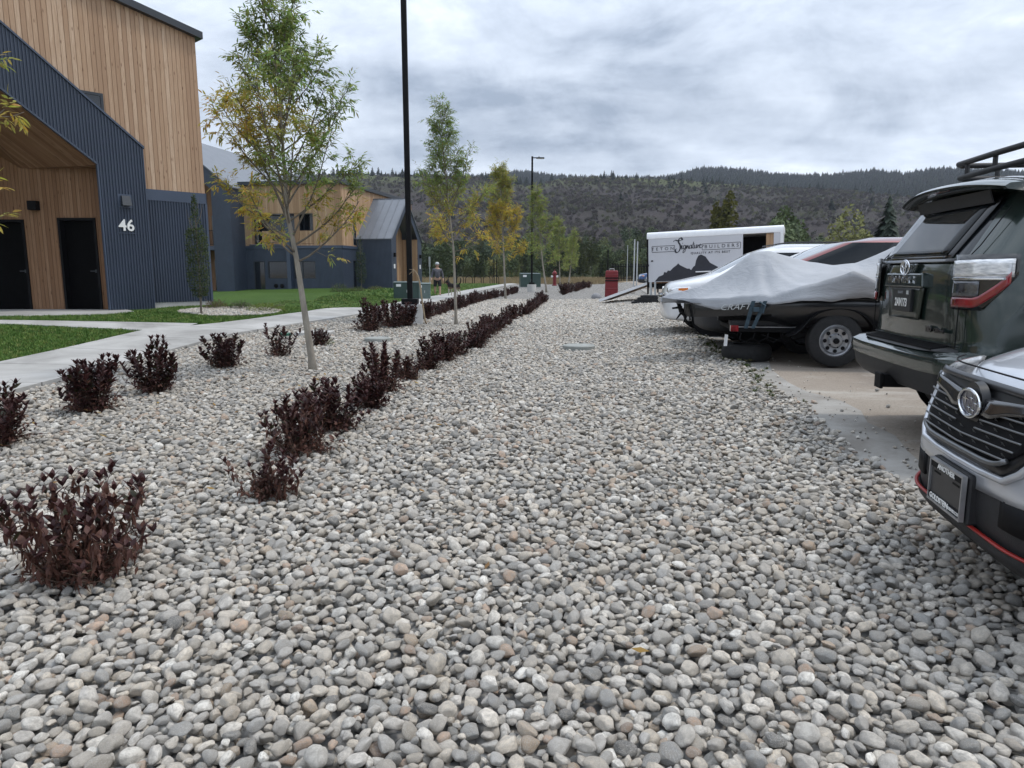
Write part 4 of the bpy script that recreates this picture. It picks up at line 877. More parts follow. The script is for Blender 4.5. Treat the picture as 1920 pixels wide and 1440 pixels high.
for x, y, s_, lb in ((-3.42, 12.5, .55, 'tiny dark shrub left behind the first tree trunk'), (-3.05, 15.2, 1.0, 'rounded dark shrub left of the lamp pedestal, nearest of the pair'), (-2.72, 16.1, 1.12, 'wide dark shrub touching the left of the lamp pedestal'), (-2.45, 16.5, .9, 'dark shrub right in front of the lamp pedestal')):
    o = dup(protos[(int(y*7)) % 5], (x, y, Z(x, y)), y*2.2, s_*1.15, lb); o['group'] = GL
y = 18.6; n = 0
while y < 46:
    x = float(np.interp(y, [18, 22, 25, 29.3, 35.2, 44, 50], [-2.35, -2.15, -1.95, -1.65, -.95, .1, .9])); lb = 'one of the dark shrubs along the pavement beyond the lamp pedestal'
    o = dup(protos[n % 5], (x+rs_.uniform(-.1, .1), y, Z(x, y)), rs_.uniform(0, 6), rs_.uniform(.72, .98), lb); o['group'] = 'dark shrubs along the pavement beyond the lamp'; n += 1; y += rs_.uniform(.85, 1.15) if y < 33 else 1.3
for i in range(9):
    o = dup(protos[i % 5], (2.9+i*.42+rs_.uniform(-.2, .2), 42+i*2.3, Z(3+i*.4, 42+i*2.3)), rs_.uniform(0, 6), rs_.uniform(1.0, 1.3), 'one of the reddish shrubs in the last row before the red hydrant'); o['group'] = 'reddish shrubs in the far right row'
# ---- columnar young trees and low bushes by the buildings ----
def bush(name, loc, label, cat, r, h, n, lsz, cols, seed, stems=5, column=False, group=None):
    rd = random.Random(seed); t = thing(name, loc, 0, label, cat, group); st = MB(); lf = LB()
    if column:
        st.tube([(0, 0, -.05), (.02, 0, h*.5), (0, .01, h)], [.028, .018, .005], 7)
        for i in range(26): a = rd.uniform(0, 6.28); z = h*rd.uniform(.12, .85); st.tube([(0, 0, z), (r*.5*math.cos(a), r*.5*math.sin(a), z+.2), (r*.8*math.cos(a), r*.8*math.sin(a), z+.5)], [.008, .005, .002], 4, cap=False)
    else:
        for i in range(stems*3): a = rd.uniform(0, 6.28); st.tube([(0, 0, 0), (r*.5*math.cos(a), r*.5*math.sin(a), h*.5), (r*.9*math.cos(a), r*.9*math.sin(a), h*rd.uniform(.5, .95))], [.006, .004, .002], 4, cap=False)
    for i in range(n):
        a = rd.uniform(0, 6.28)
        if column: u = rd.random()**.9; z = h*(.16+.84*u); q = r*(np.interp(u, [0, .15, .6, .78, 1], [.6, 1, .95, .35, .12]))*rd.random()**.4; 
        if column and u > .68 and rd.random() < .75: continue
        if not column:
            q = r*math.sqrt(rd.random()); z = h*(1-(q/r)**2)**.5*rd.random()**.45*(.75+.25*mn.noise(Vector((a*2, q*9, seed))))
        lf.leaf(Vector((q*math.cos(a), q*math.sin(a), max(.02, z))), rv(rd, 1)+Vector((math.cos(a), math.sin(a), .6)), Vector((0, 0, 1))+rv(rd, .3), lsz*rd.uniform(.7, 1.2), lsz*(.6 if column else .4), mixc(cols[0], cols[1], rd.random()))
    st.build('stems', MT['branch'], t); lf.build('foliage', MT['leaf'], t); return t
bush('columnar_tree', (-7.29, 16.7, Z(-7.29, 16.7)), 'slim dark columnar tree at the corner of building 46', 'tree', .25, 2.75, 4200, .05, ((.045, .07, .026), (.11, .14, .06)), 1, column=True, group='columnar trees by the building corners')
bush('columnar_tree', (-9.65, 45.9, 0), 'small columnar tree against the far blue building corner', 'tree', .34, 3.5, 1600, .09, ((.03, .05, .025), (.07, .095, .05)), 2, column=True, group='columnar trees by the building corners')
for nm, x, y, r, h, cc_, lb, sd in (('juniper', -7.6, 18.3, .30, .34, ((.10, .06, .035), (.14, .11, .05)), 'small reddish-brown bush beside the building 46 wall', 3), ('juniper', -7.0, 18.35, .28, .32, ((.05, .07, .03), (.09, .10, .04)), 'small olive bush in the stone bed by building 46', 4), ('juniper', -6.25, 18.1, .52, .30, ((.09, .13, .02), (.20, .24, .05)), 'low spreading yellow-green juniper in the stone bed', 5),
    ('juniper', -10.9, 45.2, .60, .75, ((.06, .09, .03), (.11, .14, .05)), 'round green bush left of the far building corner', 6), ('juniper', -9.9, 45.6, .6, .5, ((.08, .11, .03), (.13, .15, .05)), 'green bush at the far building side wall', 7), ('juniper', -8.9, 46.6, .6, .5, ((.10, .12, .03), (.16, .17, .05)), 'yellowish bush between the far side wall and the grey porch', 8), ('juniper', -6.9, 47.6, .5, .5, ((.07, .08, .03), (.11, .11, .05)), 'dull little bush in front of the grey roofed porch', 9)):
    bush(nm, (x, y, Z(x, y)), lb, 'bush', r, h, int(900*r/.3) if y < 30 else 500, .035 if y < 30 else .09, cc_, sd, group='low bushes by the buildings')
bush('ground_weed', (-3.35, 12.75, 0.0), 'little pale green weed behind the first tree trunk', 'weed', .16, .14, 160, .03, ((.12, .16, .05), (.2, .22, .09)), 12)
# weeds along the edge of the parking ground
g = np.random.default_rng(9); n = 520; y = np.concatenate([g.normal(10.8, 1.0, 110), g.normal(8.2, .6, 30), g.uniform(5, 26, 50)]); n = 190; x = xLT(y)+g.normal(-.02, .09, n)
MT['weed'] = rndmat('edge_weed', [(0, (.05, .07, .025)), (.5, (.09, .11, .04)), (1, (.18, .15, .08))])
def weed(i):
    rd = random.Random(i+500); b = MB()
    for _ in range(26):
        a = rd.uniform(0, 6.28); el = rd.uniform(.1, 1.2); l_ = rd.uniform(.4, 1); d = Vector((math.cos(a)*math.cos(el), math.sin(a)*math.cos(el), math.sin(el))); s_ = Vector((-d.y, d.x, 0))*.10; b.add([Vector((0, 0, 0)), d*l_*.6+s_, d*l_, d*l_*.6-s_], [(0, 1, 2, 3)])
    me = bpy.data.meshes.new('weed'); me.from_pydata(b.v, [], b.f); me.materials.append(MT['weed']); return me
s_ = g.uniform(.03, .075, n); Rr = np.zeros((n, 3)); Rr[:, 2] = g.uniform(0, 6, n)
scatter('edge_weeds', np.stack([x, y, zt(x, y)+.02], 1), Rr, np.stack([s_]*3, 1), g.integers(0, 4, n), [weed(i) for i in range(4)], 'stuff')
# bigger trees standing behind the vehicles
def bigtree(name, x, y, h, sx, m_, label, seed, n=2600):
    t = thing(name, (x, y, 0), seed*1.3, label, 'tree', 'trees standing behind the parked vehicles'); me = leafball(seed, n, .030, m_, sx, 1); me.name = 'crown'
    bm_ = bpy.data.objects.new('crown', me); COL.objects.link(bm_); bm_.parent = t; bm_.scale = (h, h, h); b = MB(); b.tube([(0, 0, -.2), (0, 0, h*.3), (.1, 0, h*.6)], [.12, .09, .04], 8); b.build('trunk', MT['bark'], t); return t
MT['yel_tree'] = mat('yellowing_foliage', (.10, .115, .035), .8, col2=(.19, .19, .05), scale=6); MT['grn_tree'] = mat('mid_green_foliage', (.045, .07, .03), .8, col2=(.10, .14, .045), scale=5)
bigtree('aspen_tree', 26.5, 92, 10.4, .20, MT['yel_tree'], 'yellowing aspen rising behind the white cargo trailer', 51)
bigtree('leafy_tree', 36, 95, 9.0, .42, MT['grn_tree'], 'leafy green tree behind the right end of the cargo trailer', 52); bigtree('leafy_tree', 32, 84, 7.0, .42, MT['grn_tree'], 'round green tree just above the white car roof', 53)
bigtree('leafy_tree', 38, 82, 7.4, .5, MT['yel_tree'], 'lighter yellow-green bushy tree left of the dark spruce', 54, 2200)
me = conifer(77, mat('spruce_needles', (.012, .022, .016), .8, col2=(.03, .048, .03), scale=5), 26, 44); me.name = 'crown'
for x, y, h, lb in ((31.6, 61, 7.6, 'dark spruce between the leafy trees and the green off-roader'), (37.5, 66, 7.2, 'second dark spruce mostly hidden by the green off-roader')):
    t = thing('spruce_tree', (x, y, 0), x, lb, 'tree', 'trees standing behind the parked vehicles'); o = bpy.data.objects.new('crown', me); COL.objects.link(o); o.parent = t; o.scale = (h*1.25, h*1.25, h)
    b = MB(); b.tube([(0, 0, -.2), (0, 0, h*.5)], [.14, .06], 8); b.build('trunk', MT['bark'], t)
# ================= lamps, utilities, small things =================
def lamp_post(x, y, lb):
    z = Z(x, y); t = thing('lamp_post', (x, y, z), 0, lb, 'lamp post', 'tall black lamp posts')
    b = MB(); b.lathe([(.30, -.2), (.31, .44), (.295, .46), (.001, .462)], n=40); b.build('pedestal', MT['conc'], t, smooth=True, sharp=40)
    b = MB(); b.box((-.19, -.19, .463), (.19, .19, .60)); b.build('base_cover', MT['black'], t, bevel=.015)
    b = MB(); q = .062; b.prism([(-q, -q, .6), (q, -q, .6), (q, q, .6), (-q, q, .6)], (0, 0, 8.3)); b.build('pole', MT['black'], t, bevel=.012)
    b = MB(); b.box((.05, -.03, 8.78), (.30, .03, 8.84)); b.build('arm', MT['black'], t)
    b = MB(); b.box((.28, -.14, 8.76), (.80, .14, 8.83)); h_ = b.build('lamp_head', MT['black'], t, bevel=.01)
    b = MB(); b.box((.34, -.10, 8.745), (.74, .10, 8.758)); b.build('lens', MT['white'], h_); b = MB(); b.lathe([(.03, 0), (.03, .07), (.001, .08)], (.45, 0, 8.83)); b.build('photocell', MT['black'], h_); return t
lamp_post(-2.48, 17.38, 'near black lamp post on a round concrete pedestal, top out of frame'); lamp_post(1.35, 49.0, 'far black lamp post with a flat head, standing in the shrubs')
blockers.append((-2.48, 17.38, .33))
MT['tan'] = mat('tan_conduit', (.36, .27, .17), .6, var=.15)
b = MB(); b.tube([(-2.06, 17.2, .03), (-2.10, 17.17, .15), (-2.16, 17.16, .6), (-2.20, 17.15, 1.0), (-2.24, 17.14, 1.2), (-2.31, 17.13, 1.32), (-2.36, 17.12, 1.36)], [.02]*5+[.017, .012], 8)
for dx, dz in ((-.10, .02), (-.11, -.10), (-.03, -.14)): b.tube([(-2.34, 17.12, 1.345), (-2.34+dx, 17.1, 1.345+dz)], .006, 5)
tag(b.build('bent_conduit', MT['tan'], smooth=True), 'bent tan conduit with loose wires rising beside the near lamp pedestal', 'conduit')
def lid(name, x, y, r, h, m_, lb, cat, sq=None):
    b = MB(); z = Z(x, y)
    if sq: b.box((x-sq[0], y-sq[1], z-.05), (x+sq[0], y+sq[1], z+h))
    else: b.lathe([(r, z-.05), (r, z+h-.012), (r-.012, z+h), (r*.86, z+h), (r*.85, z+h-.006), (r*.82, z+h-.006), (r*.81, z+h), (.001, z+h)], (x, y, 0), n=40)
    blockers.append((x, y, (r or max(sq))*1.0)); return tag(b.build(name, m_, bevel=.008 if sq else 0), lb, cat)
MT['lid'] = mat('valve_lid', (.24, .25, .235), .7, col2=(.32, .33, .31), scale=4, bump=.2, bscale=120)
lid('valve_cover', 1.12, 11.85, .27, .085, MT['lid'], 'round grey valve cover alone in the middle of the gravel strip', 'cover'); lid('valve_cover', -2.53, 13.3, .24, .085, MT['lid'], 'round grey valve cover between the two shrub rows', 'cover')
lid('concrete_slab', -3.98, 14.3, None, .07, MT['conc'], 'flat pale concrete slab at the pavement edge behind the first tree', 'slab', (.34, .28)); lid('irrigation_cap', -4.45, 13.9, .11, .075, mat('green_plastic', (.012, .11, .07), .4), 'small green irrigation cap at the pavement edge', 'cap')
def cabinet(x, y, w_, d, h, lb, m_, rz=.1):
    t = thing('utility_cabinet', (x, y, Z(x, y)), rz, lb, 'utility box'); b = MB(); b.prism([(-w_/2, -d/2, 0), (w_/2, -d/2, 0), (w_/2, -d/2, h*.93), (-w_/2, -d/2, h*.93)], (0, d, 0)); b.build('body', m_, t, bevel=.02)
    b = MB(); b.prism([(-w_/2-.02, -d/2-.03, h*.93), (-w_/2-.02, -d/2-.03, h*.95), (-w_/2-.02, d/2, h), (-w_/2-.02, d/2, h*.93)], (w_+.04, 0, 0)); b.build('lid', m_, t, bevel=.01)
    b = MB(); b.box((-w_*.40, -d/2-.006, h*.72), (-w_*.22, -d/2-.002, h*.86)); b.build('notice', MT['white'], t); b = MB(); b.box((-.02, -d/2-.02, h*.4), (.02, -d/2-.003, h*.55)); b.build('latch', MT['steel'], t)
    b = MB(); b.box((-w_/2-.1, -d/2-.1, -.15), (w_/2+.1, d/2+.1, .03)); b.build('pad', MT['conc'], t)
cabinet(-5.0, 34.2, 1.25, 1.0, .86, 'dark green transformer box behind the near lamp post', MT['green']); cabinet(-4.15, 34.0, .55, .6, .80, 'lighter grey-green meter box right of the dark transformer', mat('grey_green_paint', (.10, .14, .13), .5)); cabinet(1.55, 62, 1.7, 1.4, 1.22, 'far dark green transformer box left of the far lamp post', MT['green'])
def hydrant(x, y, lb):
    t = thing('fire_hydrant', (x, y, 0), 0, lb, 'hydrant'); b = MB(); b.lathe([(.15, 0), (.15, .05), (.10, .06), (.10, .62), (.13, .64), (.13, .70), (.09, .76), (.03, .80), (.03, .86), (.001, .87)], n=20); b.build('barrel', MT['red'], t, smooth=True, sharp=40)
    for s_ in (-1, 1): b = MB(); b.lathe([(.05, .08*s_), (.05, .16*s_), (.06, .17*s_), (.06, .20*s_), (.001, .21*s_)], (0, 0, .5), 'x', 12); b.build('outlet_cap', MT['white'], t)
    t.scale = (1.7, 1.7, 1.75); return t
hydrant(4.1, 69, 'red fire hydrant beyond the shrubs near the end of the gravel')
def post(name, x, y, h, r, m_, lb, cat, group=None, sign=None):
    t = MB(); t.lathe([(r, -.1), (r, h), (.001, h+.01)], (0, 0, 0), n=8)
    if sign: t.box((-sign[0]/2, -r-.02, h-sign[1]), (sign[0]/2, -r-.003, h))
    o = t.build(name, m_); o.location = (x, y, Z(x, y)); return tag(o, lb, cat, group)
post('metal_post', -1.9, 76, 2.65, .05, MT['black'], 'left one of two close black posts at the lawn edge', 'post'); post('metal_post', -1.62, 76, 2.65, .05, MT['black'], 'right one of two close black posts at the lawn edge', 'post'); post('metal_post', -5.9, 76, 2.4, .05, MT['black'], 'black post behind the second ash tree, by the bike hoops', 'post')
MT['pale'] = mat('pale_grey_post', (.42, .44, .45), .5)
post('marker_post', 8.35, 49.2, 3.3, .045, MT['pale'], 'taller pale grey post left of the trailer', 'post', 'pale posts by the trailer'); post('marker_post', 8.75, 50.3, 3.2, .045, MT['pale'], 'shorter pale grey post left of the trailer', 'post', 'pale posts by the trailer'); post('metal_post', 7.6, 57, 3.0, .05, MT['black'], 'thin black post behind the red upright case', 'post')
post('marker_post', 10.9, 68, 3.6, .03, MT['pale'], 'thin farther pale post over the black picket fence', 'post', 'pale posts by the trailer')
post('path_sign', -7.1, 62, 2.6, .035, MT['pale'], 'narrow pale upright sign left of the walking man', 'sign', None, (.16, .85))
for i in range(7):
    b = MB(); w_ = .36; pts = [(-w_, 0, -.1), (-w_, 0, .55)]+[(-w_*math.cos(a), 0, .55+w_*math.sin(a)) for a in np.linspace(.3, math.pi-.3, 7)]+[(w_, 0, .55), (w_, 0, -.1)]; b.tube(pts, .035, 8)
    o = b.build('bike_hoop', MT['black'], smooth=True); o.location = (-7.4+i*.94-(.15 if i == 0 else 0), 76.5, 0); tag(o, '%s of the seven dark bike hoops past the lawn, counted from the left' % ['first', 'second', 'third', 'fourth', 'fifth', 'sixth', 'seventh'][i], 'bike rack', 'bike hoops past the lawn')
t = thing('picket_fence', (12.2, 88, .1), 0, 'tall black picket fence behind the far parked cars', 'fence')
b = MB()
for i in range(44): b.box((i*.20, 0, .1), (i*.20+.12, .03, 2.2))
b.build('pickets', MT['black'], t); b = MB(); b.box((0, .03, .4), (8.9, .07, .5)); b.build('rail', MT['black'], t); b = MB(); b.box((0, .03, 1.8), (8.9, .07, 1.9)); b.build('rail', MT['black'], t)
for i in range(4): b = MB(); b.box((i*2.9, .07, -.2), (i*2.9+.1, .17, 2.3)); b.build('post', MT['black'], t)
# red upright case with straps, grey drum, chunk of stone
t = thing('upright_case', (4.92, 35.4, Z(4.92, 35.4)), -.12, 'dark red upright case with black bands standing in the gravel near the ramp', 'case')
b = MB(); prof = [(.33, 0), (.35, .05), (.345, .40), (.36, .44), (.345, .48), (.34, .80), (.355, .84), (.34, .88), (.335, 1.12), (.35, 1.16), (.335, 1.20), (.33, 1.36), (.28, 1.42)]
vs = []; fs = []
for r, h in prof:
    for sx, sy in ((-1, -1), (0, -1.06), (1, -1), (1.03, 0), (1, 1), (0, 1.05), (-1, 1), (-1.03, 0)): vs.append((sx*r, sy*r*.6, h))
for i in range(len(prof)-1): fs += [(i*8+k_, i*8+(k_+1) % 8, (i+1)*8+(k_+1) % 8, (i+1)*8+k_) for k_ in range(8)]
fs += [tuple(range(8)), tuple((len(prof)-1)*8+k_ for k_ in range(8))]; b.add(vs, fs); b.build('body', MT['red'], t, bevel=.02); t.scale = (.9, .9, .92)
for z_ in (.86, 1.0): b = MB(); b.box((-.355, -.235, z_-.02), (.355, .235, z_+.045)); b.build('strap', MT['black'], t)
b = MB(); b.tube([(-.12, 0, 1.40), (-.12, 0, 1.50), (.12, 0, 1.50), (.12, 0, 1.40)], .025, 6); b.build('handle', MT['pale'], t)
b = MB(); b.lathe([(.24, 0), (.25, .10), (.22, .2), (.12, .27), (.001, .29)], n=20); o = b.build('grey_tub', mat('grey_tub', (.22, .22, .23), .7), smooth=True); o.location = (4.05, 34.3, Z(4, 34.3)); tag(o, 'upturned grey tub on the gravel left of the red case', 'tub')
b = MB(); b.add(*(lambda me: ([tuple(v.co*Vector((.16, .12, .11))) if False else (v.co.x*.17, v.co.y*.12, v.co.z*.11) for v in me.vertices], [tuple(p.vertices) for p in me.polygons]))(SV[3])); o = b.build('boulder', MT['stone'], smooth=True); o.location = (6.6, 39, Z(6.6, 39)+.06); tag(o, 'lone dark rock on the gravel right of the red case', 'rock')
# fallen leaves
g = np.random.default_rng(21); n = 110; a = g.uniform(0, 6.28, n); r = np.abs(g.normal(0, 2.0, n)); x = -2.3+r*np.cos(a)*1.1+1.0*(g.random(n) < .2); y = 8.2+r*np.sin(a)*2.0
MT['fleaf'] = rndmat('fallen_leaf', [(0, (.32, .22, .06)), (.5, (.22, .12, .05)), (1, (.14, .08, .05))]); me = bpy.data.meshes.new('fallen_leaf'); me.from_pydata([(-1, 0, 0), (0, .35, .1), (1, 0, .25), (0, -.35, .1)], [], [(0, 1, 2, 3)]); me.materials.append(MT['fleaf'])
scatter('fallen_leaves', np.stack([x, y, zt(x, y)+.055], 1), g.uniform(-.5, 6, (n, 3))*[.1, .1, 1], np.full((n, 3), .032), np.zeros(n, int), [me], 'stuff')
# ================= vehicles =================
def paint(name, col, metal=.5, rough=.32, var=.06):
    return mat(name, col, rough, metal, var=var, scale=1.5, coat=1.0)
MT['cglass'] = mat('car_glass', (.006, .008, .010), .04, var=.2, scale=1, spec=.45)
MT['wshield'] = mat('windscreen_sky_sheen', (.12, .14, .15), .05, var=.2, scale=1, spec=1.0, coat=1)  # base colour lightened to paint in the sky's reflection
MT['lamp_clear'] = mat('clear_lamp_lens', (.80, .83, .86), .12, .35, var=.45, scale=16, coat=1, stretch=(1, 1, 4))
MT['lamp_red'] = mat('red_lamp_lens', (.20, .008, .014), .12, var=.5, scale=9, coat=1); MT['amber'] = mat('amber_lens', (.75, .20, .02), .2, coat=1)
MT['alloy'] = mat('alloy_wheel', (.40, .41, .42), .35, .8, var=.1)
def wheel(parent, x, y, r, w_, spokes=5, rimm=None, side=1, name='wheel'):
    b = MB(); R_ = r; pr = [(r*.62, -w_/2), (r*.86, -w_/2), (r*.97, -w_*.42), (r, -w_*.3), (r*.985, -w_*.1), (r, 0), (r*.985, w_*.1), (r, w_*.3), (r*.97, w_*.42), (r*.86, w_/2), (r*.62, w_/2), (r*.60, w_*.3), (r*.60, -w_*.3)]
    b.lathe(pr, (0, 0, 0), 'y', 36); wh = b.build(name, MT['rubber'], parent, smooth=True, sharp=35); wh.location = (x, y, r)
    b = MB(); s_ = side; b.lathe([(r*.62, -.1*w_*s_), (r*.62, w_*.44*s_), (r*.585, w_*.46*s_), (r*.56, w_*.30*s_), (r*.54, -.1*w_*s_)], (0, 0, 0), 'y', 36)
    b.lathe([(r*.20, w_*.12*s_), (r*.20, w_*.34*s_), (r*.12, w_*.38*s_), (.001, w_*.39*s_)], (0, 0, 0), 'y', 24)
    for i in range(spokes):
        a = 2*math.pi*i/spokes+.3; ca, sa = math.cos(a), math.sin(a); n_ = .10*r
        pts = [(r*.16, n_*1.3), (r*.57, n_*1.0), (r*.57, -n_*1.0), (r*.16, -n_*1.3)]; b.prism([(p*ca-q*sa, w_*.18*s_, p*sa+q*ca) for p, q in pts], (0, w_*.14*s_, 0))
    b.build('rim', rimm or MT['alloy'], wh, smooth=True, sharp=35)
    b = MB(); b.lathe([(.001, .05*w_*s_), (r*.56, .05*w_*s_), (r*.56, .08*w_*s_), (.001, .08*w_*s_)], (0, 0, 0), 'y', 24); b.build('brake_disc', MT['fascia'], wh); return wh
def car_body(parent, rows, L, fr, mats, tagfn, crease={}, level=2, crown=.03, roofm=0, names=None):
    """stacked plan outlines, rear (x=0) to front (x=L); y>0 half mirrored"""
    bm = bmesh.new(); rings = []; nside = len(fr)
    for r in rows:
        xr, xf, w_, z, rr_, rf = r['xr'], r['xf'], r['w'], r['z'], r.get('rr', .18), r.get('rf', .30); zf = r.get('zf', 0); bw = r.get('bw', 1)
        half = [(xr, 0), (xr+.015, .42*w_), (xr+.10*rr_, .76*w_), (xr+.45*rr_, .94*w_), (xr+rr_, w_)]
        a, c_ = xr+rr_, xf-rf
        half += [(a+(c_-a)*t, w_) for t in fr]
        half += [(xf-rf, w_*.995), (xf-.42*rf, w_*.90), (xf-.13*rf, w_*.70), (xf-.03*rf, w_*.40), (xf, 0)]
        zz = []
        for i, (x, y) in enumerate(half):
            u = (x-xr)/(xf-xr); zz.append(z+zf*max(0, (u-.55)/.45)**1.0)
        full = [(x, y, q) for (x, y), q in zip(half, zz)]+[(x, -y, q) for (x, y), q in list(zip(half, zz))[-2:0:-1]]
        rings.append([bm.verts.new(p) for p in full])
    nh = len(half); nf = len(rings[0]); cl = bm.edges.layers.float.new('crease_edge')
    for i in range(len(rings)-1):
        for j in range(nf):
            j2 = (j+1) % nf; f = bm.faces.new((rings[i][j], rings[i][j2], rings[i+1][j2], rings[i+1][j])); jh = j if j < nh-1 else nf-1-j; f.material_index = tagfn(i, jh)
    top = rings[-1]; cen = [top[0]]
    for j in range(1, nh-1):
        p, q = top[j].co, top[nf-j].co; cen.append(bm.verts.new(((p.x+q.x)/2, 0, p.z+crown*min(1, (j)/3, (nh-1-j)/3))))
    cen.append(top[nh-1])
    for j in range(nh-1):
        a, a2 = top[j], top[j+1]; b_, b2 = top[(nf-j) % nf], top[(nf-j-1) % nf]
        for u, v in ((a, a2), (b_, b2)):
            vs = []
            for q in (u, v, cen[j+1], cen[j]):
                if q not in vs: vs.append(q)
            if len(vs) > 2:
                try: f = bm.faces.new(vs); f.material_index = roofm
                except ValueError: pass
    bm.faces.new(list(reversed(rings[0]))).material_index = len(mats)-1
    bm.edges.ensure_lookup_table()
    for i, c_ in crease.items():
        for j in range(nf):
            e_ = bm.edges.get((rings[i][j], rings[i][(j+1) % nf])); 
            if e_: e_[cl] = c_
    bmesh.ops.recalc_face_normals(bm, faces=bm.faces)
    me = bpy.data.meshes.new('tmp'); bm.to_mesh(me); bm.free(); to = bpy.data.objects.new('tmp', me); COL.objects.link(to)
    m_ = to.modifiers.new('s', 'SUBSURF'); m_.levels = m_.render_levels = level
    dg = bpy.context.evaluated_depsgraph_get(); ev = bpy.data.meshes.new_from_object(to.evaluated_get(dg)); bpy.data.objects.remove(to)
    out = {}
    # split into connected parts per material so each pane is a part of its own
    for mi, (nm, mm) in enumerate(mats):
        b2 = bmesh.new(); b2.from_mesh(ev); bmesh.ops.delete(b2, geom=[f for f in b2.faces if f.material_index != mi], context='FACES')
        if not b2.faces: b2.free(); continue
        comps = []; seen = set()
        if nm in ('window', 'windscreen', 'rear_window'):
            b2.faces.ensure_lookup_table()
            for f in b2.faces:
                if f.index in seen: continue
                st = [f]; seen.add(f.index); comp = []
                while st:
                    q = st.pop(); comp.append(q.index)
                    for e_ in q.edges:
                        for g_ in e_.link_faces:
                            if g_.index not in seen: seen.add(g_.index); st.append(g_)
                comps.append(set(comp))
        else: comps = [None]
        for cp in comps:
            b3 = b2.copy()
            if cp is not None: b3.faces.ensure_lookup_table(); bmesh.ops.delete(b3, geom=[f for f in b3.faces if f.index not in cp], context='FACES')
            for f in b3.faces: f.material_index = 0; f.smooth = True
            m3 = bpy.data.meshes.new(nm); b3.to_mesh(m3); b3.free(); m3.materials.clear(); m3.materials.append(mm); o = bpy.data.objects.new(nm, m3); COL.objects.link(o); o.parent = parent; out.setdefault(nm, []).append(o)
        b2.free()
    return out
def arch(parent, x, y, r, side):
    b = MB(); b.grid(lambda a, v: (x+(r+.045*v)*math.cos(a), (y+.012*side-(.0 if v else .12*side)), .02+r*0+max(.1, (r+.045*v)*math.sin(a)+r*.9)), list(np.linspace(-.2, math.pi+.2, 25)), [0, 1]); b.build('wheel_arch', MT['blackpl'], parent, smooth=True, solid=.02)
    b = MB(); b.lathe([(.001, 0), (r, 0), (r, -.02*side), (.001, -.02*side)], (x, y+.006*side, r*.92), 'y', 30); b.build('wheel_well', MT['black'], parent)
FRS = [.04, .17, .185, .40, .415, .62, .70, .86]
NAX = Vector((-math.cos(R(7.5)), math.sin(R(7.5)), 0)); LAX = Vector((math.sin(R(7.5)), math.cos(R(7.5)), 0))
ANG = math.atan2(NAX.y, NAX.x)     # heading of a nose-out vehicle
